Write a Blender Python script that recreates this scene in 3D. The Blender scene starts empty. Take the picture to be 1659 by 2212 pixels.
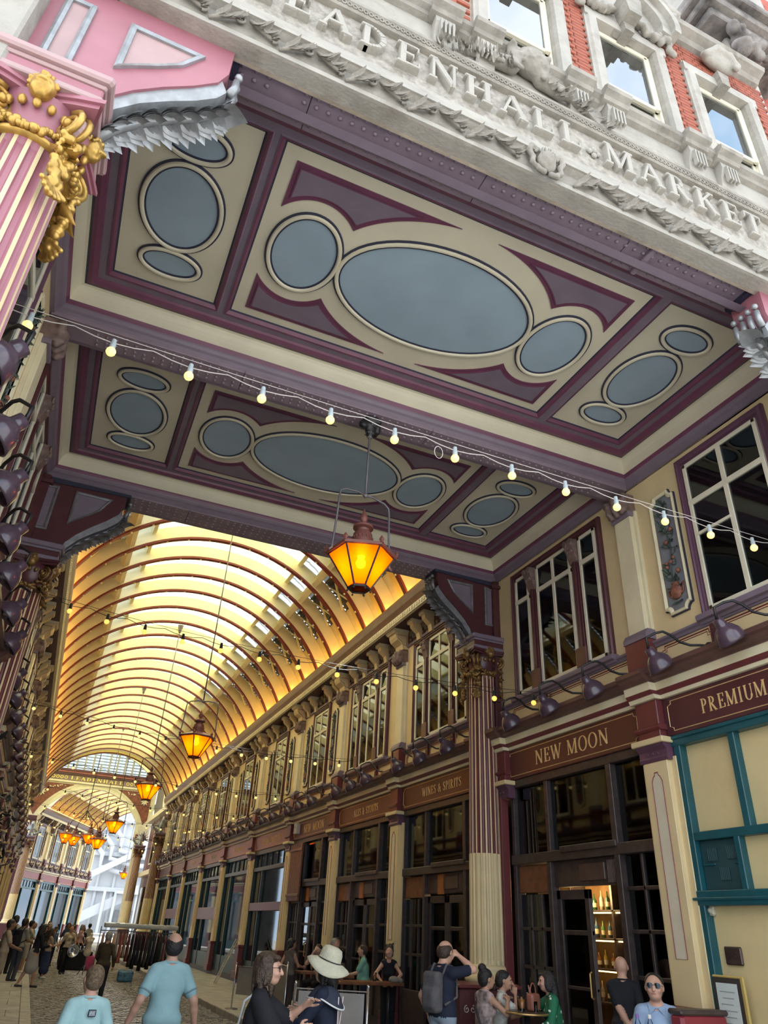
import bpy, bmesh, math, random, time
import numpy as np
from mathutils import Vector, Matrix
PI = math.pi
rnd = random.Random(7)
sc = bpy.context.scene
C = sc.collection

# ------------------------------------------------------------------ camera, sky, exposure
F_PX, YAW, PITCH, ROLL = 1549.07, math.radians(21.926), math.radians(30.476), math.radians(-3.137)
cam = bpy.data.cameras.new('camera')
cam.sensor_fit = 'VERTICAL'; cam.sensor_height = 36.0; cam.lens = 36.0 * F_PX / 2212.0
cam.clip_start = 0.05; cam.clip_end = 500
camo = bpy.data.objects.new('camera', cam); C.objects.link(camo)
_fw = Vector((math.sin(YAW)*math.cos(PITCH), math.cos(YAW)*math.cos(PITCH), math.sin(PITCH)))
_r = _fw.cross(Vector((0, 0, 1))).normalized(); _d = _fw.cross(_r)
_r2 = math.cos(ROLL)*_r + math.sin(ROLL)*_d; _d2 = -math.sin(ROLL)*_r + math.cos(ROLL)*_d
_m = Matrix((_r2, -_d2, -_fw)).transposed().to_4x4(); _m.translation = (0, 0, 1.5)
camo.matrix_world = _m
sc.camera = camo
sc.view_settings.view_transform = 'Standard'; sc.view_settings.look = 'None'
sc.view_settings.gamma = 1.0; sc.view_settings.exposure = 1.25
sc.view_settings.use_curve_mapping = False
sc.cycles.use_denoising = True
sc.cycles.max_bounces = 8; sc.cycles.diffuse_bounces = 5; sc.cycles.transparent_max_bounces = 12
sc.cycles.sample_clamp_indirect = 6.0
sc.cycles.caustics_reflective = False; sc.cycles.caustics_refractive = False

w = bpy.data.worlds.new('sky'); sc.world = w; w.use_nodes = True
nt = w.node_tree; nt.nodes.clear()
_o = nt.nodes.new('ShaderNodeOutputWorld'); _b = nt.nodes.new('ShaderNodeBackground')
_tc = nt.nodes.new('ShaderNodeTexCoord'); _n = nt.nodes.new('ShaderNodeTexNoise'); _cr = nt.nodes.new('ShaderNodeValToRGB')
_n.inputs['Scale'].default_value = 2.4; _n.inputs['Detail'].default_value = 6; _n.inputs['Roughness'].default_value = .55
_cr.color_ramp.elements[0].position = .40; _cr.color_ramp.elements[0].color = (.42, .60, .80, 1)
_cr.color_ramp.elements[1].position = .56; _cr.color_ramp.elements[1].color = (.93, .96, 1.0, 1)
nt.links.new(_tc.outputs['Generated'], _n.inputs['Vector']); nt.links.new(_n.outputs['Fac'], _cr.inputs['Fac'])
nt.links.new(_cr.outputs['Color'], _b.inputs['Color']); nt.links.new(_b.outputs['Background'], _o.inputs['Surface'])
_b.inputs['Strength'].default_value = 1.25

sun = bpy.data.lights.new('sun', 'SUN'); sun.energy = 4.5; sun.angle = math.radians(6); sun.color = (1, .96, .88)
suno = bpy.data.objects.new('sun', sun); C.objects.link(suno); suno.rotation_euler = Vector((-.22, -.50, -.84)).to_track_quat('-Z', 'Y').to_euler()

# ------------------------------------------------------------------ materials
MATS = {}
def mat(name, col, rough=.55, metal=0., var=.08, scale=4., bump=0., bscale=40., dirt=0., emit=None, estr=0., spec=.5, coat=0.):
    if name in MATS: return MATS[name]
    m = bpy.data.materials.new(name); m.use_nodes = True; t = m.node_tree
    b = t.nodes['Principled BSDF']
    b.inputs['Roughness'].default_value = rough; b.inputs['Metallic'].default_value = metal
    b.inputs['Specular IOR Level'].default_value = spec
    if coat: b.inputs['Coat Weight'].default_value = coat
    tc = t.nodes.new('ShaderNodeTexCoord')
    if var > 0:
        n = t.nodes.new('ShaderNodeTexNoise'); n.inputs['Scale'].default_value = scale; n.inputs['Detail'].default_value = 5
        t.links.new(tc.outputs['Object'], n.inputs['Vector'])
        r = t.nodes.new('ShaderNodeValToRGB')
        lo = [c*(1-var*1.6) for c in col]; hi = [min(1, c*(1+var)) for c in col]
        r.color_ramp.elements[0].position = .3; r.color_ramp.elements[0].color = (*lo, 1)
        r.color_ramp.elements[1].position = .7; r.color_ramp.elements[1].color = (*hi, 1)
        t.links.new(n.outputs['Fac'], r.inputs['Fac']); src = r.outputs['Color']
        if dirt > 0:
            n2 = t.nodes.new('ShaderNodeTexNoise'); n2.inputs['Scale'].default_value = scale*.45; n2.inputs['Detail'].default_value = 8
            n2.inputs['Roughness'].default_value = .7
            t.links.new(tc.outputs['Object'], n2.inputs['Vector'])
            mr = t.nodes.new('ShaderNodeMapRange'); mr.inputs[1].default_value = .52; mr.inputs[2].default_value = .72
            mr.inputs[3].default_value = 0; mr.inputs[4].default_value = dirt
            t.links.new(n2.outputs['Fac'], mr.inputs[0])
            mx = t.nodes.new('ShaderNodeMix'); mx.data_type = 'RGBA'
            t.links.new(mr.outputs[0], mx.inputs[0]); t.links.new(src, mx.inputs[6])
            mx.inputs[7].default_value = (col[0]*.35, col[1]*.30, col[2]*.24, 1); src = mx.outputs[2]
        t.links.new(src, b.inputs['Base Color'])
    else: b.inputs['Base Color'].default_value = (*col, 1)
    if bump > 0:
        n = t.nodes.new('ShaderNodeTexNoise'); n.inputs['Scale'].default_value = bscale; n.inputs['Detail'].default_value = 4
        t.links.new(tc.outputs['Object'], n.inputs['Vector'])
        bp = t.nodes.new('ShaderNodeBump'); bp.inputs['Strength'].default_value = bump; bp.inputs['Distance'].default_value = .02
        t.links.new(n.outputs['Fac'], bp.inputs['Height']); t.links.new(bp.outputs['Normal'], b.inputs['Normal'])
    if emit: b.inputs['Emission Color'].default_value = (*emit, 1); b.inputs['Emission Strength'].default_value = estr
    MATS[name] = m; return m
def glass(name, tint=(.02, .025, .03), refl=.5, rough=.03, trans=.5):
    """window pane: part clear, part mirror (fresnel)"""
    if name in MATS: return MATS[name]
    m = bpy.data.materials.new(name); m.use_nodes = True; t = m.node_tree; t.nodes.clear()
    o = t.nodes.new('ShaderNodeOutputMaterial'); mx = t.nodes.new('ShaderNodeMixShader'); fr = t.nodes.new('ShaderNodeFresnel')
    tr = t.nodes.new('ShaderNodeBsdfTransparent'); gl = t.nodes.new('ShaderNodeBsdfGlossy')
    tr.inputs['Color'].default_value = (*tint, 1); gl.inputs['Roughness'].default_value = rough
    gl.inputs['Color'].default_value = (.9, .95, 1, 1)
    fr.inputs['IOR'].default_value = refl
    t.links.new(fr.outputs[0], mx.inputs[0]); t.links.new(tr.outputs[0], mx.inputs[1]); t.links.new(gl.outputs[0], mx.inputs[2])
    t.links.new(mx.outputs[0], o.inputs['Surface']); MATS[name] = m; return m
def frosted(name, col, t_w=.7):
    if name in MATS: return MATS[name]
    m = bpy.data.materials.new(name); m.use_nodes = True; t = m.node_tree; t.nodes.clear()
    o = t.nodes.new('ShaderNodeOutputMaterial'); mx = t.nodes.new('ShaderNodeMixShader')
    a = t.nodes.new('ShaderNodeBsdfTranslucent'); b = t.nodes.new('ShaderNodeBsdfDiffuse')
    a.inputs['Color'].default_value = (*col, 1); b.inputs['Color'].default_value = (*col, 1); mx.inputs[0].default_value = t_w
    t.links.new(b.outputs[0], mx.inputs[1]); t.links.new(a.outputs[0], mx.inputs[2]); t.links.new(mx.outputs[0], o.inputs['Surface'])
    MATS[name] = m; return m
def emis(name, col, s):
    return mat(name, col, var=0, emit=col, estr=s)

CREAM = mat('cream_paint', (.70, .565, .32), .5, var=.05, dirt=.12, scale=2)
CREAM2 = mat('pale_cream_paint', (.74, .67, .46), .5, var=.05, dirt=.10, scale=3)
PURPLE = mat('mauve_paint', (.200, .158, .205), .42, var=.06)
CRIM = mat('crimson_paint', (.155, .050, .095), .42, var=.08)
NAVY = mat('navy_line_paint', (.030, .032, .062), .5, var=.05)
BLUE = mat('grey_blue_paint', (.32, .42, .50), .5, var=.05, scale=2)
MAROON = mat('maroon_paint', (.150, .034, .036), .38, var=.08)
MAROON_D = mat('dark_maroon_paint', (.085, .026, .032), .36, var=.1)
BROWN = mat('brown_cornice_paint', (.125, .062, .052), .4, var=.12, dirt=.3)
STONE = mat('pale_stone', (.375, .352, .312), .85, var=.1, scale=3, bump=.35, bscale=30, dirt=.55)
STONE_D = mat('weathered_stone', (.30, .277, .24), .9, var=.16, scale=5, bump=.5, bscale=22, dirt=.75)
RUSTST = mat('rust_stained_stone', (.38, .32, .25), .8, var=.3, scale=2.2, bump=.2, dirt=.8)
BRICK = mat('red_brick', (.30, .085, .052), .85, var=.22, scale=6, bump=.3)
MORTAR = mat('pale_mortar', (.42, .33, .26), .9, var=.1, bump=.3)
SILVER = mat('silver_paint', (.33, .345, .36), .38, metal=.35, var=.15, scale=9, dirt=.35)
GOLD = mat('gilding', (.55, .34, .085), .36, metal=.6, var=.18, scale=12, dirt=.55)
GOLDP = mat('gold_lettering', (.82, .58, .26), .45, metal=.2, var=.12, scale=8)
PINK = mat('pink_paint', (.35, .135, .17), .42, var=.06, scale=3)
PINKL = mat('pale_pink_paint', (.40, .265, .265), .5, var=.05)
WOODW = mat('white_sash_paint', (.70, .66, .52), .45, var=.05)
DARKWOOD = mat('dark_wood', (.052, .036, .033), .4, var=.25, scale=9)
BROWNWOOD = mat('brown_wood', (.17, .062, .026), .42, var=.2, scale=9)
TEAL = mat('teal_paint', (.010, .085, .105), .35, var=.12, scale=4)
BLACK = mat('black_metal', (.016, .015, .017), .4, var=.2)
IRON = mat('grey_iron', (.17, .16, .17), .5, metal=.3, var=.2)
GLASS = glass('window_glass', (.55, .62, .62), 1.45)
CREAMC = mat('stone_cream_paint', (.68, .635, .49), .5, var=.04, dirt=.08, scale=2)
GLASSS = glass('sky_window_glass', (.55, .62, .62), 4.0)
GLASSD = glass('dark_window_glass', (.50, .53, .54), 1.6)
ROOMD = mat('dark_interior', (.06, .058, .06), .8, var=.3, scale=1.5)

# ------------------------------------------------------------------ mesh builder
class MB:
    def __init__(s): s.v = []; s.f = []; s.mi = []; s.cur = 0
    def add(s, vs, fs):
        k = len(s.v); s.v += [tuple(p) for p in vs]
        for f in fs: s.f.append(tuple(i+k for i in f)); s.mi.append(s.cur)
        return s
    def box(s, x0, y0, z0, x1, y1, z1):
        if x1 < x0: x0, x1 = x1, x0
        if y1 < y0: y0, y1 = y1, y0
        if z1 < z0: z0, z1 = z1, z0
        return s.add([(x0,y0,z0),(x1,y0,z0),(x1,y1,z0),(x0,y1,z0),(x0,y0,z1),(x1,y0,z1),(x1,y1,z1),(x0,y1,z1)],
              [(0,3,2,1),(4,5,6,7),(0,1,5,4),(1,2,6,5),(2,3,7,6),(3,0,4,7)])
    def bbox(s, x0, y0, z0, x1, y1, z1, b=.01):
        """box with chamfered edges in all directions"""
        if x1 < x0: x0, x1 = x1, x0
        if y1 < y0: y0, y1 = y1, y0
        if z1 < z0: z0, z1 = z1, z0
        b = min(b, (x1-x0)*.45, (y1-y0)*.45, (z1-z0)*.45)
        ring = lambda z, e: [(x0+e,y0+b*(e==0)+e*(e>0),z)] if 0 else None
        def sq(z, i):
            return [(x0+i+b,y0+i,z),(x1-i-b,y0+i,z),(x1-i,y0+i+b,z),(x1-i,y1-i-b,z),(x1-i-b,y1-i,z),(x0+i+b,y1-i,z),(x0+i,y1-i-b,z),(x0+i,y0+i+b,z)]
        return s.loft([sq(z0, b*.7), sq(z0+b, 0), sq(z1-b, 0), sq(z1, b*.7)])
    def prism(s, poly, c0, c1, P=lambda a, b, c: (a, b, c)):
        n = len(poly)
        vs = [P(a, b, c0) for a, b in poly] + [P(a, b, c1) for a, b in poly]
        fs = [tuple(range(n))[::-1], tuple(range(n, 2*n))] + [(i, (i+1) % n, n+(i+1) % n, n+i) for i in range(n)]
        return s.add(vs, fs)
    def loft(s, rings, closed=True, cap=True, loop=False):
        n = len(rings[0]); vs = [p for r in rings for p in r]; fs = []
        R = len(rings)
        for j in range(R if loop else R-1):
            a = j*n; b = ((j+1) % R)*n
            for i in range(n if closed else n-1):
                fs.append((a+i, a+(i+1) % n, b+(i+1) % n, b+i))
        if cap and closed and not loop:
            fs.append(tuple(range(n))[::-1]); fs.append(tuple(range((R-1)*n, R*n)))
        return s.add(vs, fs)
    def tube(s, path, r, n=8, cap=True, loop=False):
        pts = [Vector(p) for p in path]; rings = []
        L = len(pts); rr = r if hasattr(r, '__len__') else [r]*L
        prev = None
        for i, p in enumerate(pts):
            if loop: t = pts[(i+1) % L]-pts[i-1]
            else: t = (pts[min(i+1, L-1)]-pts[max(i-1, 0)])
            if t.length < 1e-9: t = Vector((0, 0, 1))
            t.normalize()
            if prev is None:
                ref = Vector((0, 0, 1)) if abs(t.z) < .9 else Vector((1, 0, 0))
                a = t.cross(ref).normalized()
            else: a = (prev-t*prev.dot(t)).normalized()
            b = t.cross(a); prev = a
            rings.append([tuple(p+(a*math.cos(2*PI*k/n)+b*math.sin(2*PI*k/n))*rr[i]) for k in range(n)])
        return s.loft(rings, True, cap, loop)
    def lathe(s, prof, n=16, c=(0, 0, 0), cap=True, sx=1., sy=1.):
        return s.loft([[(c[0]+r*sx*math.cos(2*PI*k/n), c[1]+r*sy*math.sin(2*PI*k/n), c[2]+z) for k in range(n)] for r, z in prof], True, cap)
    def ball(s, c, r, n=8, m=6, sc=(1, 1, 1)):
        prof = [(max(1e-4, math.sin(PI*j/m)), -math.cos(PI*j/m)) for j in range(m+1)]
        return s.loft([[(c[0]+r*sc[0]*a*math.cos(2*PI*k/n), c[1]+r*sc[1]*a*math.sin(2*PI*k/n), c[2]+r*sc[2]*z) for k in range(n)] for a, z in prof])
    def xf(s, M, k=0):
        for i in range(k, len(s.v)): s.v[i] = tuple(M @ Vector(s.v[i]))
        return s
    def merge(s, o, M=None):
        vs = o.v if M is None else [tuple(M @ Vector(p)) for p in o.v]
        k = len(s.v); s.v += vs
        for f, m in zip(o.f, o.mi): s.f.append(tuple(i+k for i in f)); s.mi.append(m)
        return s
    def mesh(s, name, mats, smooth=False):
        me = bpy.data.meshes.new(name); me.from_pydata(s.v, [], s.f)
        if not isinstance(mats, (list, tuple)): mats = [mats]
        for m in mats: me.materials.append(m)
        if len(mats) > 1: me.polygons.foreach_set('material_index', s.mi)
        if smooth:
            me.polygons.foreach_set('use_smooth', [True]*len(me.polygons))
            if smooth is not True:
                try: me.set_sharp_from_angle(angle=math.radians(smooth))
                except Exception: pass
        me.update(); return me
    def build(s, name, mats, parent=None, smooth=False, loc=None, rz=None):
        return link(name, s.mesh(name, mats, smooth), parent, loc, rz)
def link(name, data, parent=None, loc=None, rz=None):
    o = bpy.data.objects.new(name, data); C.objects.link(o)
    if parent is not None: o.parent = parent
    if loc is not None: o.location = loc
    if rz is not None: o.rotation_euler = (0, 0, rz)
    return o
def empty(name, loc=(0, 0, 0), rz=0., parent=None):
    o = link(name, None, parent, loc, rz); o.empty_display_size = .1; return o
def tag(o, label=None, cat=None, group=None, kind=None):
    if label: o['label'] = label
    if cat: o['category'] = cat
    if group: o['group'] = group
    if kind: o['kind'] = kind
    return o
def struct(o, label=None): 
    o['kind'] = 'structure'
    if label: o['label'] = label
    return o
def copy_tree(o, parent=None):
    c = o.copy(); C.objects.link(c); c.parent = parent
    for ch in list(o.children): copy_tree(ch, c)
    return c
def ellipse(cx, cy, a, b, n=48, t0=0., t1=2*PI):
    return [(cx+a*math.cos(t0+(t1-t0)*i/n), cy+b*math.sin(t0+(t1-t0)*i/n)) for i in range(n)]
def ering(mb, cx, cy, a, b, prof, n=48):
    """moulding swept round an ellipse in XY; prof = [(offset outward, z)] closed section"""
    rings = []
    for i in range(n):
        t = 2*PI*i/n; nx, ny = math.cos(t)*b, math.sin(t)*a; L = math.hypot(nx, ny); nx /= L; ny /= L
        rings.append([(cx+a*math.cos(t)+nx*o, cy+b*math.sin(t)+ny*o, z) for o, z in prof])
    return mb.loft(rings, True, False, True)
def text_curve(name, s, size, ext=.004, font_shear=0., align='CENTER', bevel=0., space=1.):
    cu = bpy.data.curves.new(name, 'FONT'); cu.body = s; cu.size = size; cu.extrude = ext; cu.shear = font_shear
    cu.align_x = align; cu.align_y = 'CENTER'; cu.bevel_depth = bevel; cu.space_character = space
    return cu
_dg = None
def text_mesh(s, size, ext=.004, sx=1., align='CENTER', offset=0., space=1.):
    cu = text_curve('t', s, size, ext, align=align, space=space); cu.offset = offset
    o = bpy.data.objects.new('t', cu)
    me = bpy.data.meshes.new_from_object(o); bpy.data.objects.remove(o)
    v = np.empty(len(me.vertices)*3); me.vertices.foreach_get('co', v); v = v.reshape(-1, 3); v[:, 0] *= sx
    me.vertices.foreach_set('co', v.ravel()); me.update(); return me
# ------------------------------------------------------------------ signed-distance modelling (naive surface nets)
def sdf_mesh(field, lo, hi, h):
    """field(X,Y,Z)->(d, id); returns verts, quads, face ids"""
    lo = np.array(lo, float); hi = np.array(hi, float)
    n = np.ceil((hi-lo)/h).astype(int)+1
    ax = [lo[i]+h*np.arange(n[i]) for i in range(3)]
    X, Y, Z = np.meshgrid(*ax, indexing='ij')
    d, idm = field(X.astype(np.float32), Y.astype(np.float32), Z.astype(np.float32))
    s = d < 0
    cs = np.zeros(tuple(n-1), np.int16)
    acc = np.zeros(tuple(n-1)+(3,), np.float64); cnt = np.zeros(tuple(n-1), np.float64)
    sl = lambda o: tuple(slice(o[i], n[i]-1+o[i]) for i in range(3))
    corners = [(i, j, k) for i in (0, 1) for j in (0, 1) for k in (0, 1)]
    for c in corners: cs += s[sl(c)]
    act = (cs > 0) & (cs < 8)
    for c in corners:
        for a in range(3):
            if c[a] == 0:
                e = list(c); e[a] = 1
                d0 = d[sl(c)]; d1 = d[sl(e)]; cr = (d0 < 0) != (d1 < 0)
                t = np.where(cr, d0/np.where(cr, d0-d1, 1), 0)
                for b in range(3):
                    acc[..., b] += np.where(cr, c[b] + (t if b == a else 0), 0)
                cnt += cr
    vid = -np.ones(tuple(n-1), np.int64); ijk = np.argwhere(act); vid[act] = np.arange(len(ijk))
    V = lo+h*(ijk+acc[act]/cnt[act][:, None])
    Fs = []; ids = []
    for a in range(3):
        b, c = (a+1) % 3, (a+2) % 3
        sA = [slice(1, n[i]-1) for i in range(3)]; sA[a] = slice(0, n[a]-1)
        sB = list(sA); sB[a] = slice(1, n[a])
        s0 = s[tuple(sA)]; s1 = s[tuple(sB)]; ch = np.argwhere(s0 != s1)
        if len(ch) == 0: continue
        base = ch.copy(); base[:, b] += 1; base[:, c] += 1
        def g(db, dc):
            q = base.copy(); q[:, b] -= db; q[:, c] -= dc; return vid[q[:, 0], q[:, 1], q[:, 2]]
        q = np.stack([g(1, 1), g(0, 1), g(0, 0), g(1, 0)], 1)
        fl = ~s0[tuple(ch.T)]
        q[fl] = q[fl][:, ::-1]
        Fs.append(q)
        if idm is not None:
            ids.append(np.where(s0[tuple(ch.T)], idm[tuple(sA)][tuple(ch.T)], idm[tuple(sB)][tuple(ch.T)]))
    Fq = np.concatenate(Fs); ok = (Fq >= 0).all(1); Fq = Fq[ok]
    ids = np.concatenate(ids)[ok] if ids else np.zeros(len(Fq), int)
    return V, Fq, ids
def np_mesh(name, V, Fq, mats, ids=None, smooth=True):
    me = bpy.data.meshes.new(name)
    me.from_pydata(V.tolist(), [], Fq.tolist())
    for m in (mats if isinstance(mats, (list, tuple)) else [mats]): me.materials.append(m)
    if ids is not None: me.polygons.foreach_set('material_index', ids.astype(np.int32))
    if smooth: me.polygons.foreach_set('use_smooth', np.ones(len(Fq), bool))
    me.update(); return me
class SDF:
    """smooth union of tapered capsules / ellipsoids / rounded boxes, each with a material id"""
    def __init__(s): s.p = []
    def cap(s, a, b, ra, rb=None, m=0, k=.02): s.p.append(('c', np.array(a, float), np.array(b, float), ra, ra if rb is None else rb, m, k)); return s
    def ell(s, c, r, m=0, k=.02, R=None): s.p.append(('e', np.array(c, float), np.array(r, float), R, 0, m, k)); return s
    def box(s, c, hs, rd=.01, m=0, k=.01, R=None): s.p.append(('b', np.array(c, float), np.array(hs, float), rd, R, m, k)); return s
    def chain(s, pts, rs, m=0, k=.02):
        for i in range(len(pts)-1): s.cap(pts[i], pts[i+1], rs[i], rs[i+1], m, k)
        return s
    def bounds(s, pad):
        lo = np.full(3, 1e9); hi = -lo
        for p in s.p:
            if p[0] == 'c':
                r = max(p[3], p[4]); lo = np.minimum(lo, np.minimum(p[1], p[2])-r); hi = np.maximum(hi, np.maximum(p[1], p[2])+r)
            else:
                r = np.full(3, p[2].max()*1.2+ (p[3] if p[0] == 'b' else 0)) if (p[3] is not None and p[0] == 'e') or (p[0] == 'b' and p[4] is not None) else p[2]
                lo = np.minimum(lo, p[1]-r); hi = np.maximum(hi, p[1]+r)
        return lo-pad, hi+pad
    def field(s, X, Y, Z):
        d = np.full(X.shape, 10., np.float32); best = np.full(X.shape, 10., np.float32); idm = np.zeros(X.shape, np.int16)
        x0, y0, z0 = X[0, 0, 0], Y[0, 0, 0], Z[0, 0, 0]
        h = float(X[1, 0, 0]-X[0, 0, 0]) if X.shape[0] > 1 else .01
        for p in s.p:
            k = p[6]
            if p[0] == 'c': r = max(p[3], p[4]); lo = np.minimum(p[1], p[2])-r; hi = np.maximum(p[1], p[2])+r
            else: r = p[2].max()*1.3; lo = p[1]-r; hi = p[1]+r
            pad = k+2.5*h
            i0 = np.clip(np.floor((lo-pad-np.array([x0, y0, z0]))/h).astype(int), 0, None)
            i1 = np.clip(np.ceil((hi+pad-np.array([x0, y0, z0]))/h).astype(int)+1, 0, X.shape)
            if (i1 <= i0).any(): continue
            S = tuple(slice(i0[i], i1[i]) for i in range(3))
            x, y, z = X[S], Y[S], Z[S]
            if p[0] == 'c':
                a, b = p[1], p[2]; ab = b-a; L2 = float(ab@ab)+1e-12
                t = np.clip(((x-a[0])*ab[0]+(y-a[1])*ab[1]+(z-a[2])*ab[2])/L2, 0, 1)
                q = np.sqrt((x-a[0]-t*ab[0])**2+(y-a[1]-t*ab[1])**2+(z-a[2]-t*ab[2])**2)-(p[3]+(p[4]-p[3])*t)
            else:
                u, v, wv = x-p[1][0], y-p[1][1], z-p[1][2]
                R = p[3] if p[0] == 'e' else p[4]
                if R is not None:
                    R = np.array(R); u, v, wv = (R[0, 0]*u+R[1, 0]*v+R[2, 0]*wv, R[0, 1]*u+R[1, 1]*v+R[2, 1]*wv, R[0, 2]*u+R[1, 2]*v+R[2, 2]*wv)
                if p[0] == 'e':
                    e = p[2]; k0 = np.sqrt((u/e[0])**2+(v/e[1])**2+(wv/e[2])**2); k1 = np.sqrt((u/e[0]**2)**2+(v/e[1]**2)**2+(wv/e[2]**2)**2)+1e-9
                    q = k0*(k0-1)/k1
                else:
                    e = p[2]-p[3]; du, dv, dw = np.abs(u)-e[0], np.abs(v)-e[1], np.abs(wv)-e[2]
                    q = np.sqrt(np.maximum(du, 0)**2+np.maximum(dv, 0)**2+np.maximum(dw, 0)**2)+np.minimum(np.maximum(du, np.maximum(dv, dw)), 0)-p[3]
            q = q.astype(np.float32); D = d[S]
            nb = q < best[S]; best[S] = np.where(nb, q, best[S]); idm[S] = np.where(nb, p[5], idm[S])
            if k > 0:
                hh = np.maximum(k-np.abs(D-q), 0)/k; d[S] = np.minimum(D, q)-hh*hh*k*.25
            else: d[S] = np.minimum(D, q)
        return d, idm
    def mesh(s, name, mats, h, smooth=True, disp=None):
        lo, hi = s.bounds(h*2.2+.02)
        V, Fq, ids = sdf_mesh(s.field, lo, hi, h)
        if disp is not None: V = disp(V)
        return np_mesh(name, V, Fq, mats, ids if isinstance(mats, (list, tuple)) and len(mats) > 1 else None, smooth)
def rotm(ax, ang):
    return np.array(Matrix.Rotation(ang, 3, ax))
CX = 2.785; XR = 7.0; XL = -1.46; ZC = 8.1
def leaf(mb, base, d, n, L, W, curl=.3, cup=.15, nt=6, taper=.7, thick=0.):
    """a pointed leaf blade: base point, direction d, surface normal n"""
    d = Vector(d).normalized(); n = Vector(n); n = (n-d*n.dot(d)).normalized(); s = d.cross(n); base = Vector(base)
    rows = []
    for i in range(nt+1):
        t = i/nt; wv = W*math.sin(PI*min(.999, .12+.88*t**taper))
        if i == nt: wv = W*.02
        a = curl*t*1.6
        p = base+d*(L*(math.sin(a)/a if a > .01 else 1)*t)+n*(L*curl*t*t*.8)
        rows.append([tuple(p+s*wv*q+n*(abs(q)*wv*cup*2)) for q in (-1, -.45, 0, .45, 1)])
    k = len(mb.v); mb.v += [p for r in rows for p in r]
    for i in range(nt):
        for j in range(4):
            a = k+i*5+j; mb.f.append((a, a+1, a+6, a+5)); mb.mi.append(mb.cur)
    return mb
def acanthus(mb, path, wid, n_lobes, up, lift=.06):
    """long acanthus leaf lying on a path (list of points), lobes to both sides"""
    P = [Vector(p) for p in path]
    mb.tube(P, [wid*.16*(1-.5*i/len(P)) for i in range(len(P))], 8)
    L = len(P)-1
    for i in range(n_lobes):
        t = (i+.3)/n_lobes*L; k = min(int(t), L-1); p = P[k].lerp(P[k+1], t-k); tg = (P[k+1]-P[k]).normalized()
        upv = Vector(up) if not callable(up) else Vector(up(k))
        upv = (upv-tg*upv.dot(tg)).normalized(); s = tg.cross(upv)
        w2 = wid*(.75+.25*math.sin(PI*(i+.5)/n_lobes))
        for sg in (-1, 1):
            for q in range(3):
                leaf(mb, p+upv*.0+tg*(q-1)*.016, s*sg*(1.0-.12*q)+tg*(.35+.3*q), upv, w2*(.66-.06*q), w2*.19, .6+.12*q, .22, 6)
    leaf(mb, P[-2], P[-1]-P[-2], up(0) if callable(up) else up, wid*.8, wid*.35, .9, .2, 6)
    return mb
# ---------------------------------------------------------------- entrance ceiling
ceil = struct(empty('ceiling', (0, 0, 0)), 'mauve and cream coffered entrance ceiling with blue ovals')
def ring_strip(mb, r0, z0, r1, z1, mi):
    mb.cur = mi
    a = [(r0[0], r0[1], z0), (r0[2], r0[1], z0), (r0[2], r0[3], z0), (r0[0], r0[3], z0)]
    b = [(r1[0], r1[1], z1), (r1[2], r1[1], z1), (r1[2], r1[3], z1), (r1[0], r1[3], z1)]
    mb.add(a+b, [(i, (i+1) % 4, 4+(i+1) % 4, 4+i) for i in range(4)])
def grow(r, o): return (r[0]-o, r[1]-o, r[2]+o, r[3]+o)
FM = [NAVY, CRIM, PURPLE, CREAMC]
def oval(parent, cx, cy, a, b):
    """blue field, moulded cream ring with navy lines; a,b = outer half axes"""
    n = 56
    mb = MB(); mb.prism(ellipse(cx, cy, a-.085, b-.085, n), ZC-.014, ZC+.01); f = mb.build('oval_field', BLUE, parent)
    mb = MB(); mb.cur = 0
    ering(mb, cx, cy, a-.085, b-.085, [(.0, ZC+.002), (.0, ZC-.026), (.018, ZC-.028), (.018, ZC+.002)], n)
    mb.cur = 1; ering(mb, cx, cy, a-.085, b-.085, [(.018, ZC+.002), (.018, ZC-.03), (.03, ZC-.046), (.044, ZC-.05), (.058, ZC-.046), (.067, ZC-.03), (.067, ZC+.002)], n)
    mb.cur = 0; ering(mb, cx, cy, a-.085, b-.085, [(.067, ZC+.002), (.067, ZC-.024), (.085, ZC-.02), (.085, ZC+.002)], n)
    mb.build('oval_moulding', [NAVY, CREAMC], parent, smooth=35)
def spandrel(parent, sx, sy, pcx, pcy):
    """corner field with two concave sides, crimson moulded border; sx,sy = corner sign"""
    ba, bb, ca, cb, cdx = 1.48, 1.08, .57, .73, 1.67
    def shape(e):
        x0 = 2.09-e; y0 = 1.07-e
        pts = [(x0, y0)]
        A, B = ca+e, cb+e
        yA = B*math.sqrt(max(0, 1-((x0-cdx)/A)**2))
        pts.append((x0, yA))
        BA, BB = ba+e, bb+e
        xs = np.linspace(x0, .05, 140); last = None
        for xx in xs[1:]:
            c = B*math.sqrt(max(0, 1-((xx-cdx)/A)**2)) if abs(xx-cdx) < A else 0
            g = BB*math.sqrt(max(0, 1-(xx/BA)**2)) if abs(xx) < BA else 0
            yy = max(c, g)
            if yy >= y0-.004: pts.append((xx, y0)); break
            pts.append((xx, yy))
        if sx*sy < 0: pts = pts[::-1]
        return [(pcx+sx*a, pcy+sy*b) for a, b in pts]
    MB().prism(shape(0)[::-1], ZC-.012, ZC+.005).build('spandrel_border', CRIM, parent)
    MB().prism(shape(.05)[::-1], ZC-.026, ZC+.004).build('spandrel_ridge', CRIM, parent)
    MB().prism(shape(.065)[::-1], ZC-.029, ZC+.003).build('spandrel_field', PURPLE, parent)
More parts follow.
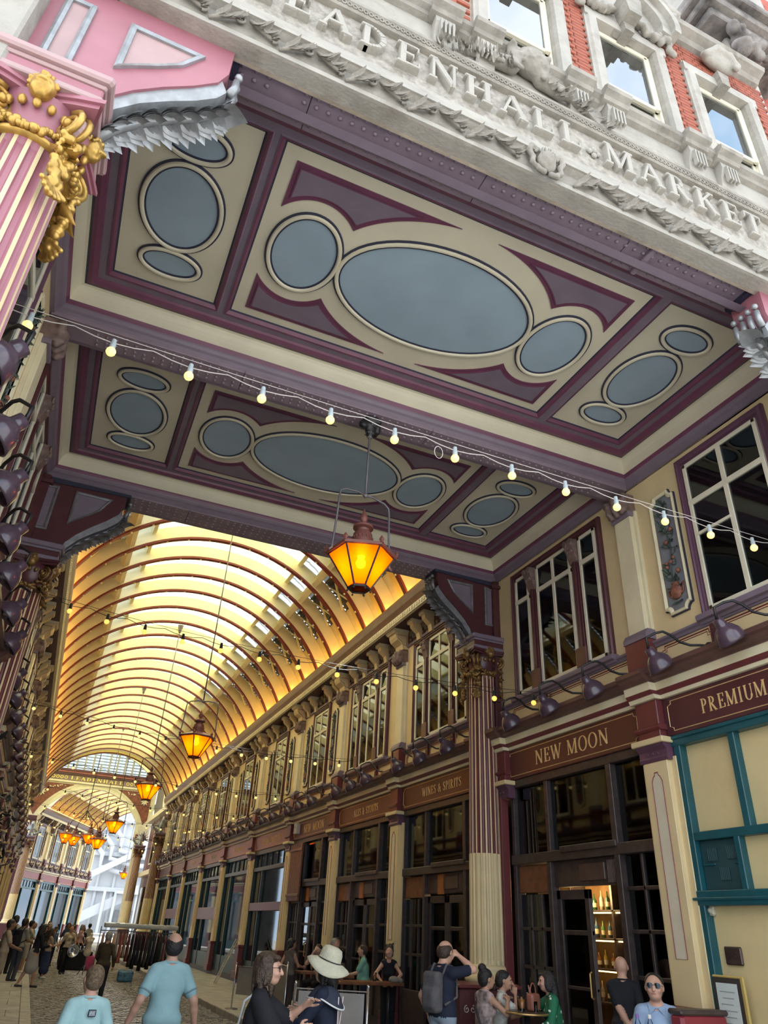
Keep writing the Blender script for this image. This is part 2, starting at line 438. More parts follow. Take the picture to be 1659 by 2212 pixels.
for ci, oy in enumerate((0., 3.91)):
    y0, y1 = 4.335+oy, 6.745+oy; yc = (y0+y1)/2
    rects = [(-.875, y0, .30, y1), (.525, y0, 5.0, y1), (5.265, y0, 6.445, y1)]
    outer = (rects[0][0], y0, rects[2][2], y1)
    # mauve ground with crimson frame, cove and cornice
    mb = MB(); mb.cur = 2
    g = grow(outer, .165); zg = ZC-.04
    xs = [g[0]] + [v for r in rects for v in (r[0]-.085, r[2]+.085)] + [g[2]]
    for a, b in ((xs[0], xs[1]), (xs[2], xs[3]), (xs[4], xs[5]), (xs[6], xs[7])):
        mb.add([(a, y0-.085, zg), (b, y0-.085, zg), (b, y1+.085, zg), (a, y1+.085, zg)], [(0, 3, 2, 1)])
    for a, b in ((g[1], y0-.085), (y1+.085, g[3])):
        mb.add([(g[0], a, zg), (g[2], a, zg), (g[2], b, zg), (g[0], b, zg)], [(0, 3, 2, 1)])
    for r in rects:
        ring_strip(mb, r, ZC, grow(r, .02), ZC-.012, 0)
        ring_strip(mb, grow(r, .02), ZC-.012, grow(r, .05), ZC-.052, 1); ring_strip(mb, grow(r, .05), ZC-.052, grow(r, .07), ZC-.055, 1)
        ring_strip(mb, grow(r, .07), ZC-.055, grow(r, .085), zg, 2)
    for o0, z0, o1, z1, m in ((.165, zg, .18, zg-.03, 1), (.18, zg-.03, .225, zg-.055, 1), (.225, zg-.055, .27, zg-.045, 1), (.27, zg-.045, .30, zg-.03, 0)):
        ring_strip(mb, grow(outer, o0), z0, grow(outer, o1), z1, m)
    mb.build('coffer_frame', FM, ceil)
    mb = MB(); q = [(.30, ZC-.07)] + [(.30+.11*math.sin(t), ZC-.07-.21*(1-math.cos(t))) for t in (.3, .6, .9, 1.2, 1.45)]+[(.41, 7.82)]
    for (a, za), (b, zb) in zip(q[:-1], q[1:]): ring_strip(mb, grow(outer, a), za, grow(outer, b), zb, 0)
    mb.build('cove', CREAMC, ceil, smooth=40)
    mb = MB()
    for o0, z0, o1, z1, m in ((.41, 7.82, .425, 7.80, 1), (.425, 7.80, .44, 7.77, 1), (.44, 7.77, .445, 7.75, 2), (.445, 7.75, .47, 7.72, 2), (.47, 7.72, .50, 7.70, 2), (.50, 7.70, .53, 7.67, 2), (.53, 7.67, .53, 7.64, 2), (.53, 7.64, .62, 7.64, 2)):
        ring_strip(mb, grow(outer, o0), z0, grow(outer, o1), z1, m)
    mb.build('cornice', FM, ceil)
    for k, r in enumerate(rects):
        p = MB().box(r[0], r[1], ZC, r[2], r[3], ZC+.04).build('panel', CREAMC, ceil)
        cx = (r[0]+r[2])/2
        if k == 1:
            cx = 2.76
            oval(p, cx-1.675, yc+.01, .435, .575); oval(p, cx+1.675, yc+.01, .435, .575); oval(p, cx, yc+.01, 1.295, .80)
            for sx in (-1, 1):
                for sy in (-1, 1): spandrel(p, sx, sy, cx, yc+.01)
        else:
            oval(p, cx, yc-.82, .375, .235); oval(p, cx, yc+.81, .375, .235); oval(p, cx, yc+.01, .455, .60)
MB().box(XL, 3.5, ZC+.05, XR, 11.9, ZC+.2).build('ceiling_slab', PURPLE, ceil)
# ---------------------------------------------------------------- riveted beams
def rivet_mesh(): 
    return MB().lathe([(.022, 0), (.021, -.008), (.015, -.016), (.006, -.02)], 8).mesh('rivet', PURPLE_R, True)
PURPLE_R = mat('riveted_beam_paint', (.27, .205, .25), .42, var=.08, bump=.15, bscale=90)
RIV = rivet_mesh()
def beam(label, y0, y1, z, rows, xs, joints, single):
    b = struct(empty('trim_1', (0, (y0+y1)/2, z)), label)
    mb = MB()
    jx = [XL+.02]+joints+[XR-.02]
    for a, c in zip(jx[:-1], jx[1:]): MB().bbox(a+.003, y0-b.location.y, 0, c-.003, y1-b.location.y, .5, .006).build('soffit_plate', PURPLE_R, b)
    if single:
        for x in xs:
            for r in rows: link('rivet', RIV, b, (x, r-b.location.y, 0))
    else:
        mb = MB()
        for x in xs:
            for r in rows: mb.lathe([(.02, 0), (.019, -.008), (.013, -.015), (.005, -.018)], 6, (x, r-b.location.y, 0))
        tag(mb.build('rivets', PURPLE_R, b, True), kind='stuff')
    return b
xs = [(.64+.1135*k) for k in range(-7, 46)]
xs = [x for x in xs if not (.28 < x < .5 or 4.98 < x < 5.12 or 2.28 < x < 2.38)]
fb = beam('riveted mauve beam over the street opening', 3.585, 3.975, 7.80, (3.645, 3.722, 3.842, 3.912), xs, [.575, 2.34, 4.05], True)
MB().bbox(4.30, 3.60-fb.location.y, -.045, 4.36, 3.97-fb.location.y, 0, .008).build('joint_cover', PURPLE_R, fb)
xs = [-.9+.1135*k for k in range(0, 66)]
beam('riveted mauve beam between the two coffers', 7.27, 7.64, 7.62, (7.325, 7.40, 7.51, 7.585), xs, [.9, 3.6], False)
beam('riveted mauve beam at the mouth of the vaulted arcade', 11.19, 11.66, 7.62, (11.25, 11.34, 11.47, 11.57), xs, [.9, 3.6], False)
MB().box(XL, 11.66, 7.62, XR, 11.72, 9.2).build('soffit_plate', PURPLE, bpy.data.objects['trim_1.002'], loc=(0, -11.425, -7.62))
# ---------------------------------------------------------------- columns and brackets
def fluted(mb, z0, z1, r0, r1, n=20, split=None):
    zs = [z0, z0+.06]+([split, split+.001] if split else [])+[z0+(z1-z0)*.6, z1-.05, z1]
    for za, zb in zip(zs[:-1], zs[1:]):
        ring = []
        for z in (za, zb):
            t = (z-z0)/(z1-z0); R = r0+(r1-r0)*t**1.3; dep = 0 if z in (z0, z1) else .085*R
            pts = []
            for k in range(n):
                for q, dd in ((-.5, 0), (-.18, 0), (-.14, .55), (0, 1), (.14, .55), (.18, 0)) if 0 else ((-.5, 0), (-.34, 0), (-.2, .8), (0, 1.), (.2, .8), (.34, 0)):
                    a = 2*PI*(k+q)/n; rr = R-dep*dd; pts.append((rr*math.cos(a), rr*math.sin(a), z))
            ring.append(pts)
        m = len(ring[0]); k0 = len(mb.v); mb.v += ring[0]+ring[1]
        for i in range(m):
            fl = i % 6 in (1, 2, 3, 4)
            mb.f.append((k0+i, k0+(i+1) % m, k0+m+(i+1) % m, k0+m+i))
            mb.mi.append(0 if (split and zb <= split+1e-6) or not fl or za < z0+.05 else 1)
def spiral(c, a, b, r0, turns, n=36, sg=1):
    """spiral path in plane (a,b)"""
    c = Vector(c); a = Vector(a); b = Vector(b); out = []
    for i in range(n+1):
        t = i/n; r = r0*(1-.82*t); th = PI/2-sg*turns*2*PI*t
        out.append(tuple(c+a*(r*math.cos(th))+b*(r*math.sin(th))))
    return out
def head_sdf(s, c, R, f, m=0):
    """small modelled head at c, radius R, facing horizontal vector f"""
    c = np.array(c); f = np.array(f)/np.linalg.norm(f); r = np.cross(f, [0, 0, 1.]); r /= np.linalg.norm(r); f = f*.86-np.array([0, 0, .5]); f /= np.linalg.norm(f); u = np.cross(r, f)
    s.ell(c, (R*.86, R*.86, R*1.12), m, R*.2)
    s.ell(c+f*R*.8-u*R*.12, (R*.2, R*.2, R*.32), m, R*.15)
    s.ell(c+f*R*.62-u*R*.62, (R*.4, R*.34, R*.3), m, R*.2)
    for q in (-1, 1): s.ell(c+f*R*.62+r*q*R*.38-u*R*.28, (R*.26,)*3, m, R*.2)
    s.ell(c+f*R*.72+u*R*.24, (R*.5, R*.34, R*.14), m, R*.12)
    rr = random.Random(3)
    for i in range(70):
        th = rr.uniform(-3.1, 3.1); ph = rr.uniform(-.5, 1.5)
        v = -f*math.cos(th)*math.cos(ph)*.9+r*math.sin(th)*math.cos(ph)+u*math.sin(ph)
        if v@f > .25 and v@u < .66: continue
        s.ell(c+v*R*np.array([.95, .95, 1.12]), (R*rr.uniform(.13, .19),)*3, m, R*.04)
    for q in (-1, 1): s.ell(c+f*R*.80+r*q*R*.33+u*R*.08, (R*.13, R*.13, R*.07), m, R*.03)
    s.ell(c+f*R*.86-u*R*.46, (R*.26, R*.12, R*.07), m, R*.05)
    s.cap(c-u*R*.5-f*R*.2, c-u*R*1.1-f*R*.6, R*.42, R*.5, m, R*.2)
def capital(parent, r, gold, bell, fine):
    """gilded composite capital, local origin at column axis, z=0 at shaft top"""
    cap = MB().lathe([(r*1.0, -.02), (r*1.02, .0), (r*.96, .03), (r*1.0, .12), (r*1.1, .24), (r*1.3, .33)], 28).build('capital', bell, parent, True)
    MB().lathe([(r*1.02, -.06), (r*1.16, -.055), (r*1.2, -.035), (r*1.16, -.015), (r*1.0, -.01)], 28).build('astragal', gold, cap, True)
    ab = MB(); q = r*1.62
    for z0, z1, e in ((.33, .37, 1.), (.37, .41, 1.08)):
        pts = []
        for k in range(4):
            a0 = PI/4+k*PI/2
            for t in np.linspace(0, 1, 8)[:-1]:
                th = a0+t*PI/2; cut = .24*math.sin(PI*t); R0 = q*e*(1-cut)*(1.0 if True else 1)
                L = R0/max(abs(math.cos(th)), abs(math.sin(th)))*.80*math.sqrt(2)*.78
                pts.append((L*math.cos(th), L*math.sin(th)))
        ab.prism(pts, z0, z1)
    ab.build('abacus', [bell], cap)
    for k in range(4):
        a = PI/4+k*PI/2; dv = Vector((math.cos(a), math.sin(a), 0)); tv = Vector((-dv.y, dv.x, 0))
        for sg in (-1, 1):
            mb = MB(); c = dv*(r*1.32)+tv*sg*.035+Vector((0, 0, .20))
            mb.tube(spiral(c, dv, (0, 0, 1), r*.46, 2.2, 34 if fine else 20), [.026*(1-.55*i/34) for i in range(35)] if fine else .02, 6)
            mb.ball(c+tv*sg*.012, .032, 8, 6); mb.build('volute', gold, cap, True)
        mb = MB(); c = dv*(r*1.32)+Vector((0, 0, .20))
        mb.prism([(c.x+0, 0)] and [(r*1.32+r*.40*math.cos(t), .20+r*.40*math.sin(t)) for t in np.linspace(0, 2*PI, 18)[:-1]], -.03, .03,
                 lambda p, z, t: (dv.x*p+tv.x*t, dv.y*p+tv.y*t, z)); mb.build('volute_web', PINKL if bell == PINK else bell, cap)
        mb = MB(); leaf(mb, dv*(r*1.05)+Vector((0, 0, .02)), dv*.35+Vector((0, 0, -.6)), dv, .30, .07, .5, .2, 7)
        for j in range(5): leaf(mb, dv*(r*1.15)+tv*(.05*(j-2)/2)+Vector((0, 0, .02-.045*abs(j-2))), dv*.5+tv*.5*(j-2)/2+Vector((0, 0, -1)), dv, .17, .035, .6, .2, 5)
        mb.build('acanthus_drop', gold, cap, True)
        if fine:
            s = SDF(); rr = random.Random(20+k)
            for j in range(70):
                t = rr.random()**.8; z = .06-.50*t; wd = .085*(1-.55*t)*(1 if t < .85 else 1.25); a2 = rr.uniform(-1, 1)
                p = dv*(r*1.16+.05+rr.uniform(0, .05)*(1-t*.4))+tv*(a2*wd)+Vector((0, 0, z)); s.ell(tuple(p), (rr.uniform(.016, .036),)*3, 0, .008)
            head_sdf(s, tuple(dv*(r*1.30)+Vector((0, 0, .08))), .055, tuple(dv))
            for j in range(7): s.cap(tuple(dv*(r*1.16+.05)+Vector((0, 0, -.36))), tuple(dv*(r*1.16+.10)+tv*(.03*(j-3))+Vector((0, 0, -.50+.006*(j-3)**2))), .014, .018, 0, .006)
            link('festoon_drop', s.mesh('festoon_drop', gold, .009), cap)
        # face, swag and egg moulding on each side
        a = k*PI/2; dv = Vector((math.cos(a), math.sin(a), 0)); tv = Vector((-dv.y, dv.x, 0))
        s = SDF(); head_sdf(s, tuple(dv*(r*1.26)+Vector((0, 0, .37))), .095, tuple(dv)); link('mask', s.mesh('mask', gold, .0075 if fine else .016), cap)
        mb = MB()
        for j in range(-2, 3):
            b = a+j*.30; mb.ball((math.cos(b)*r*1.22, math.sin(b)*r*1.20, .235), .032, 8, 6, (.9, .9, 1.3))
        mb.build('egg_moulding', gold, cap, True)
        mb = MB(); n = 15 if fine else 9
        for j in range(n):
            t = j/(n-1); b = a-.72+1.44*t; z = .10-.13*math.sin(PI*t); rr = r*1.13+.03*math.sin(PI*t)
            for q in range(3): mb.ball((math.cos(b+.03*q)*rr+rnd.uniform(-.012, .012), math.sin(b+.03*q)*rr+rnd.uniform(-.012, .012), z+rnd.uniform(-.018, .018)), rnd.uniform(.02, .034), 6, 4)
        mb.build('swag', gold, cap, True)
    return cap
def column(name, x, y, r, ztop, flute_m, bell, label, zb=1.18, fine=True, split=2.72, gold=GOLD):
    c = tag(empty(name, (x, y, 0)), label, 'column')
    mb = MB(); fluted(mb, zb, ztop-.06, r*1.16, r, 20, split); mb.build('shaft', [CREAM, flute_m], c, smooth=30)
    MB().lathe([(r*1.16, zb), (r*1.3, zb-.03), (r*1.34, zb-.07), (r*1.26, zb-.11), (r*1.4, zb-.14), (r*1.48, zb-.19), (r*1.4, zb-.24)], 28).build('base', CREAM, c, True)
    MB().bbox(-r*1.5, -r*1.5, 0, r*1.5, r*1.5, zb-.24, .02).build('plinth', MAROON_D, c)
    cap = capital(c, r, gold, bell, fine); cap.location.z = ztop
    mb = MB(); mb.cur = 0; q = r*1.42
    mb.bbox(-q, -q, ztop+.41, q, q, ztop+.47, .01); mb.cur = 1; mb.bbox(-q*.96, -q*.96, ztop+.47, q*.96, q*.96, ztop+.56, .01)
    mb.cur = 0; mb.bbox(-q, -q, ztop+.56, q, q, ztop+.60, .01); mb.bbox(-q*1.1, -q*1.1, ztop+.60, q*1.1, q*1.1, ztop+.68, .02)
    mb.build('impost', [PINKL if bell == PINK else PURPLE, bell], c)
    return c
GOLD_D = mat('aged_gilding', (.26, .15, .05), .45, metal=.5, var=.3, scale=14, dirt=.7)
column('column', -1.20, 3.72, .25, 5.80, PINK, PINK, 'pink and cream fluted column with gilded capital at the left edge', zb=1.18)
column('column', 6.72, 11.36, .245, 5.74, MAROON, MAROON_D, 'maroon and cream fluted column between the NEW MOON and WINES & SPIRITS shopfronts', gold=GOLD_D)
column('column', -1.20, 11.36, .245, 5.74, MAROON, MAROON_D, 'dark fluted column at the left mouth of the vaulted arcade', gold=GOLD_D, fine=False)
def bracket(label, xw, sg, yc, body, panel_m, sil, fine=True):
    """carved spandrel bracket; d measured from wall xw in direction sg"""
    b = tag(empty('spandrel_bracket', (xw, yc, 0)), label, 'bracket')
    PX = lambda d, z, y: (sg*d, y, z)
    low = [(1.30, 7.24), (1.14, 7.07), (.94, 6.90), (.76, 6.72), (.64, 6.56), (.60, 6.42)]
    top = 7.62 if yc > 5 else 7.80
    mb = MB(); mb.prism([(0, 6.42), (0, top), (1.36, top), (1.36, 7.40)]+low, -.19, .19, PX); mb.build('spandrel', body, b)
    mb = MB()
    mb.prism([(.0, top-.1), (0, top), (1.42, top), (1.42, top-.05)], -.215, .215, PX); mb.build('top_moulding', NAVY, b)
    tri = [(1.16, 7.46), (1.02, 7.22), (.86, 7.08), (.70, 6.96), (.585, 6.86), (.585, 7.47)]
    for y0, y1 in ((-.215, -.19), (.19, .215)):
        y = y0 if y0 < 0 else y1
        for poly in (tri, [(.12, 6.68), (.33, 6.68), (.33, 7.48), (.12, 7.48)]):
            cxp = sum(p[0] for p in poly)/len(poly); czp = sum(p[1] for p in poly)/len(poly)
            inn = [(cxp+(a-cxp)*.80, czp+(c-czp)*.84) for a, c in poly]
            if len(poly) == 4: inn = [(.165, 6.725), (.285, 6.725), (.285, 7.435), (.165, 7.435)]
            mid = [((a+c)/2, (bb+dd)/2) for (a, bb), (c, dd) in zip(poly, inn)]
            mb = MB(); y_in = -.19 if y < 0 else .19; yo = y*1.0
            mb.loft([[PX(a, c, y_in) for a, c in poly], [PX(a, c, yo) for a, c in poly], [PX(a, c, yo*1.06) for a, c in mid], [PX(a, c, yo) for a, c in inn], [PX(a, c, y_in) for a, c in inn]], True, False)
            mb.build('moulded_frame', sil, b)
            MB().prism(inn, y_in, y_in*1.03, PX).build('field', panel_m, b)
    # acanthus leaf under the curve
    path = [PX(d, z, 0) for d, z in [(.60, 6.30), (.68, 6.48), (.82, 6.66), (1.0, 6.82), (1.18, 6.96), (1.32, 7.10), (1.38, 7.22)]]
    mb = MB(); up = (sg*.55, 0, -.83)
    acanthus(mb, path, .36 if fine else .34, 9, up)
    mb.build('acanthus_leaf', sil, b, True)
    mb = MB(); 
    mb.loft([[tuple(Vector(p)+Vector((0, yy, 0))) for p, yy in ((path[i], -.15), (tuple(Vector(path[i])+Vector((-sg*.06, 0, .10))), -.17), (tuple(Vector(path[i])+Vector((-sg*.06, 0, .10))), .17), (path[i], .15))] for i in range(len(path))])
    mb.build('leaf_bed', sil, b)
    mb = MB()
    for k in range(4):
        y = -.14+.093*k
        mb.tube([PX(1.40, 7.22, y), PX(1.43, 7.32, y), PX(1.43, 7.42, y)], [.035, .034, .03], 8); mb.ball(PX(1.44, 7.485, y), .036, 8, 6)
    mb.build('pendant_drops', sil, b, True)
    return b
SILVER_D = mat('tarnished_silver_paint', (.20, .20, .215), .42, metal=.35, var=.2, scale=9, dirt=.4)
bracket('pink spandrel bracket with silver leaf above the left column', XL-.03, 1, 3.72, PINK, PINKL, SILVER)
bracket('spandrel bracket with silver leaf at the right edge of the street opening', XR+.03, -1, 3.72, PINK, PINKL, SILVER)
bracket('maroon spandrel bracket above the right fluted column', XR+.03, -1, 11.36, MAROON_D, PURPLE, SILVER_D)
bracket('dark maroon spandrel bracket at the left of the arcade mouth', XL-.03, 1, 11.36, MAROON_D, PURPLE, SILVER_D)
# ---------------------------------------------------------------- stroke lettering (serif capitals)
def glyph(ch, T=.17, t=.075, sl=.10, st=.06):
    """list of polygons (x,y), plus advance width; cap height 1"""
    P = []
    def ln(x0, y0, x1, y1, wd):
        dx, dy = x1-x0, y1-y0; L = math.hypot(dx, dy); nx, ny = -dy/L*wd/2, dx/L*wd/2
        P.append([(x0+nx, y0+ny), (x0-nx, y0-ny), (x1-nx, y1-ny), (x1+nx, y1+ny)])
    def bx(x0, y0, x1, y1): P.append([(x0, y0), (x1, y0), (x1, y1), (x0, y1)])
    def stem(x, wd=T, y0=0., y1=1., s0=True, s1=True):
        bx(x-wd/2, y0+(.02 if s0 else 0), x+wd/2, y1-(.02 if s1 else 0))
        if s0: bx(x-wd/2-sl, y0, x+wd/2+sl, y0+st)
        if s1: bx(x-wd/2-sl, y1-st, x+wd/2+sl, y1)
    def arc(cx, cy, rx, ry, a0, a1, ts, tt, n=14):
        for i in range(n):
            q = []
            for a in (a0+(a1-a0)*i/n, a0+(a1-a0)*(i+1)/n):
                c, s = math.cos(a), math.sin(a); th = ts*abs(c)**1.5+tt*(1-abs(c)**1.5)
                q.append(((cx+rx*c, cy+ry*s), (cx+(rx-th)*c, cy+(ry-th*.9)*s)))
            P.append([q[0][0], q[1][0], q[1][1], q[0][1]])
    def path(pts, ws):
        for (a, b), (c, d), wv in zip(pts[:-1], pts[1:], ws): ln(a, b, c, d, wv)
    w = .8
    if ch == 'I': stem(.24); w = .48
    elif ch == 'L': stem(.24); bx(.24, .012, .74, t); bx(.70, .02, .76, .28); w = .82
    elif ch in 'EF':
        stem(.24); bx(.24, 1-t, .72, .988); bx(.68, .74, .74, .98); bx(.24, .47, .56, .47+t); bx(.54, .40, .59, .61); w = .78
        if ch == 'E': bx(.24, .012, .76, t); bx(.72, .02, .78, .28); w = .84
    elif ch == 'T': stem(.42, s1=False); bx(.04, 1-t, .80, 1); bx(.03, .72, .09, 1); bx(.75, .72, .81, 1); w = .84
    elif ch == 'H': stem(.24); stem(.80); bx(.24, .47, .80, .47+t); w = 1.04
    elif ch == 'N': stem(.18, t); stem(.86, t, s0=False); ln(.20, .97, .84, .03, T*1.05); w = 1.0
    elif ch == 'M': stem(.16, t); stem(1.02, T); ln(.18, .97, .58, .04, T); ln(.58, .04, .98, .97, t); w = 1.22
    elif ch == 'A': ln(.10, 0, .46, 1, t); ln(.42, 1, .84, 0, T); bx(.24, .30, .70, .30+t); bx(-.02, 0, .24, st); bx(.66, 0, 1.0, st); w = .96
    elif ch == 'D': stem(.24); arc(.30, .5, .56, .5, -PI/2, PI/2, T, t); bx(.2, 0, .31, t); bx(.2, 1-t, .31, 1); w = .94
    elif ch in 'PR':
        stem(.24); arc(.36, .74, .36, .26, -PI/2, PI/2, T, t); bx(.24, 1-t, .37, 1); bx(.24, .48, .37, .48+t); w = .78
        if ch == 'R': ln(.40, .50, .82, 0, T); bx(.74, 0, .98, st); w = .98
    elif ch == 'K': stem(.24); ln(.28, .40, .76, .98, t); ln(.44, .58, .84, 0, T); bx(.62, 1-st, .92, 1); bx(.72, 0, 1.0, st); w = 1.0
    elif ch == 'O': arc(.5, .5, .48, .52, 0, 2*PI, T, t, 24); w = 1.0
    elif ch in 'CG':
        arc(.5, .5, .46, .52, .7, 2*PI-.7, T, t, 18); bx(.80, .68, .86, .95)
        if ch == 'G': stem(.80, T, 0.05, .42, False, True)
        w = .95
    elif ch == 'S': path([(.68, .78), (.60, .94), (.40, .97), (.18, .88), (.14, .72), (.30, .57), (.54, .46), (.66, .28), (.58, .10), (.36, .03), (.14, .10), (.08, .26)], [t, t, t*1.3, T*.8, T, T, T, T*.9, t*1.3, t, t]); w = .78
    elif ch == 'U': stem(.22, T, .3, 1, False); stem(.82, t, .3, 1, False); arc(.51, .34, .375, .36, PI, 2*PI, T, t); w = 1.0
    elif ch == 'V': ln(.10, 1, .46, 0, T); ln(.84, 1, .46, 0, t); bx(-.02, 1-st, .28, 1); bx(.72, 1-st, .98, 1); w = .95
    elif ch == 'W': ln(.10, 1, .40, 0, T); ln(.66, .98, .40, 0, t); ln(.58, 1, .90, 0, T); ln(1.2, 1, .90, 0, t); bx(-.04, 1-st, .26, 1); bx(1.08, 1-st, 1.32, 1); w = 1.3
    elif ch == 'Y': ln(.10, 1, .44, .46, T); ln(.80, 1, .46, .46, t); stem(.45, T, 0, .5, True, False); bx(-.04, 1-st, .26, 1); bx(.66, 1-st, .94, 1); w = .9
    elif ch == 'Z': bx(.08, 1-t, .78, 1); bx(.06, 0, .80, t); ln(.72, .97, .14, .03, T); w = .86
    elif ch == '&': path([(.92, .0), (.30, .66), (.26, .84), (.38, .98), (.52, .90), (.50, .72), (.16, .40), (.12, .18), (.28, .03), (.52, .06), (.74, .28), (.84, .50)], [T, T, t, t, t*1.2, t, T, T, t, t, t]); bx(.7, .5, .96, .56); w = 1.0
    elif ch == '.': P.append([(.12, .38), (.24, .50), (.36, .38), (.24, .26)]); w = .48
    elif ch == ' ': w = .45
    elif ch == "'": ln(.15, 1, .12, .75, t*1.3); w = .26
    return P, w
def letters(s, h, sx=1., gap=.10, **kw):
    """[(glyph polys scaled, x offset)] centred"""
    out = []; x = 0
    for ch in s:
        P, wd = glyph(ch, **kw); out.append((ch, [[(a*h*sx, b*h) for a, b in p] for p in P], x)); x += (wd+gap)*h*sx
    W = x-gap*h*sx
    return [(c, P, xo-W/2) for c, P, xo in out], W
def letter_mesh(P, depth, Pm):
    mb = MB()
    for p in P:
        a = sum(p[i][0]*p[(i+1) % len(p)][1]-p[(i+1) % len(p)][0]*p[i][1] for i in range(len(p)))
        mb.prism(p if a > 0 else p[::-1], 0, depth, Pm)
    return mb
# ---------------------------------------------------------------- street front over the opening
wf = struct(empty('wall_front', (0, 0, 0)), 'carved stone and red brick street front above the opening')
x0f, x1f = -1.9, 6.9
def band(name, m, prof, smooth=False, x0=x0f, x1=x1f):
    """profile [(y,z)] extruded along x"""
    return MB().prism(prof, x0, x1, lambda a, b, c: (c, a, b)).build(name, m, wf, smooth)
# stone soffit slabs
for a, b in ((-1.5, .42), (.42, .62), (.62, 1.9), (1.9, 3.3), (3.3, 4.7), (4.7, 5.9), (5.9, 6.9)):
    MB().bbox(a+.004, 3.40, 7.72, b-.004, 3.60, 7.95, .008).build('soffit_slab', RUSTST, wf)
band('fillet', STONE, [(3.38, 7.70), (3.38, 7.76), (3.6, 7.76), (3.6, 7.725), (3.41, 7.70)][::-1])
band('leaf_bed', STONE_D, [(3.40, 7.76), (3.385, 7.80), (3.385, 7.92), (3.33, 7.965), (3.6, 7.965), (3.6, 7.76)][::-1])
band('ogee_moulding', STONE, [(3.31, 7.965), (3.31, 8.01), (3.34, 8.03), (3.335, 8.08), (3.36, 8.10), (3.36, 8.16), (3.385, 8.18), (3.385, 8.24), (3.43, 8.25), (3.6, 8.25), (3.6, 7.965)][::-1])
FRZ = mat('pitted_frieze_stone', (.39, .36, .315), .95, var=.2, scale=14, bump=1., bscale=38, dirt=.6)
band('frieze', FRZ, [(3.42, 8.25), (3.42, 8.90), (3.6, 8.90), (3.6, 8.25)][::-1])
band('rope_bed', STONE_D, [(3.36, 8.88), (3.345, 8.90), (3.345, 8.98), (3.33, 8.99), (3.33, 9.03), (3.42, 9.04), (3.6, 9.04), (3.6, 8.88)][::-1])
band('plain_course', STONE, [(3.42, 9.04), (3.42, 9.52), (3.7, 9.52), (3.7, 9.04)][::-1])
band('sill_course', STONE_D, [(3.42, 9.50), (3.36, 9.52), (3.35, 9.57), (3.30, 9.60), (3.29, 9.66), (3.34, 9.69), (3.7, 9.69), (3.7, 9.50)][::-1])
# inscription
ls, W = letters('LEADENHALL.MARKET', .355, 1.0, .21, T=.20, t=.10, sl=.09, st=.09)
k = 5.98/W
for ch, P, xo in ls:
    mb = MB()
    P2 = [[(a*k, b) for a, b in p] for p in P]
    for p in P2:
        a = sum(p[i][0]*p[(i+1) % len(p)][1]-p[(i+1) % len(p)][0]*p[i][1] for i in range(len(p)))
        dep = .058+rnd.uniform(0, .006)
        p = p if a > 0 else p[::-1]; cxp = sum(q[0] for q in p)/len(p); czp = sum(q[1] for q in p)/len(p)
        PX = lambda a, b, c: (a, 3.42-c, b)
        inn = [(cxp+(q[0]-cxp)*.86, czp+(q[1]-czp)*.86) for q in p]
        mb.loft([[PX(q[0], q[1], 0) for q in p], [PX(q[0], q[1], dep) for q in p], [PX(q[0], q[1], dep+.014) for q in inn]])
    if ch == '.':
        mb = MB()
        for q in range(4): mb.ball((.13*k+.05*math.cos(q*PI/2), 3.40, .14+.05*math.sin(q*PI/2)), .035, 8, 6, (1, .7, 1))
        mb.ball((.13*k, 3.385, .14), .03, 8, 6)
    mb.build('letter', STONE, wf, loc=(2.80+xo*k-.0, 0, 8.43))
# bead-and-loop rope
mb = MB()
for i in range(160):
    x = x0f+.06+i*.0545; mb.tube([(x+.022*math.cos(a), 3.34, 8.94+.03*math.sin(a)) for a in np.linspace(0, 2*PI, 9)[:-1]], .009, 4, False, True)
tag(mb.build('bead_rope', STONE_D, wf, True), kind='stuff')
# leaf scroll carving
def scroll_mesh():
    mb = MB(); yb = -.0
    mb.tube([(-.14+.28*t, -.02-.02*math.sin(PI*t), -.05+.10*math.sin(2.2*t-.6)) for t in np.linspace(0, 1, 9)], [.016, .018, .02, .022, .022, .02, .016, .012, .008], 6)
    for i, (x, z, ang, L) in enumerate([(-.10, -.05, .5, .15), (-.05, -.03, 1.1, .15), (0, 0, .25, .16), (.04, .03, -.5, .14), (.0, -.02, -.9, .13), (-.06, -.05, -.25, .15), (.08, .03, .7, .11), (.06, .04, -.1, .13)]):
        leaf(mb, (x, -.03, z), (math.cos(ang), -.25, math.sin(ang)), (0, -1, 0), L, .03, .5, .3, 6)
    mb.tube(spiral((.09, -.035, .03), (1, 0, 0), (0, 0, 1), .045, 1.6, 18), [.014*(1-.5*i/18) for i in range(19)], 5)
    mb.ball((.09, -.045, .03), .014, 6, 4)
    return mb.mesh('leaf_scroll', STONE_D, True)
SCR = scroll_mesh()
for i in range(29):
    x = -1.42+.293*i
    if abs(x-2.80) < .22: continue
    o = link('leaf_scroll', SCR, wf, (x, 3.385, 7.86))
    if i % 2: o.scale = (1, 1, -1)
# boss with shield
s = SDF()
s.ell((0, -.05, .0), (.10, .06, .13), 0, .03); s.ell((0, -.09, .01), (.06, .04, .09), 0, .02)
for q in (-1, 1):
    s.chain([(q*.10, -.04, -.13), (q*.16, -.05, -.08), (q*.15, -.05, 0), (q*.19, -.05, .08), (q*.16, -.06, .15), (q*.10, -.06, .13), (q*.12, -.06, .09)], [.02, .025, .028, .03, .03, .022, .018], 0, .01)
    s.chain([(q*.04, -.05, -.16), (q*.10, -.06, -.17), (q*.11, -.06, -.12)], [.03, .026, .02], 0, .01)
for i in range(9): s.ell((-.08+.02*i, -.085-.02*math.sin(i/8*PI), .08-.02*0), (.006, .02, .08), 0, .008)
link('shield_boss', s.mesh('shield_boss', STONE_D, .012), wf, (2.80, 3.38, 7.86))
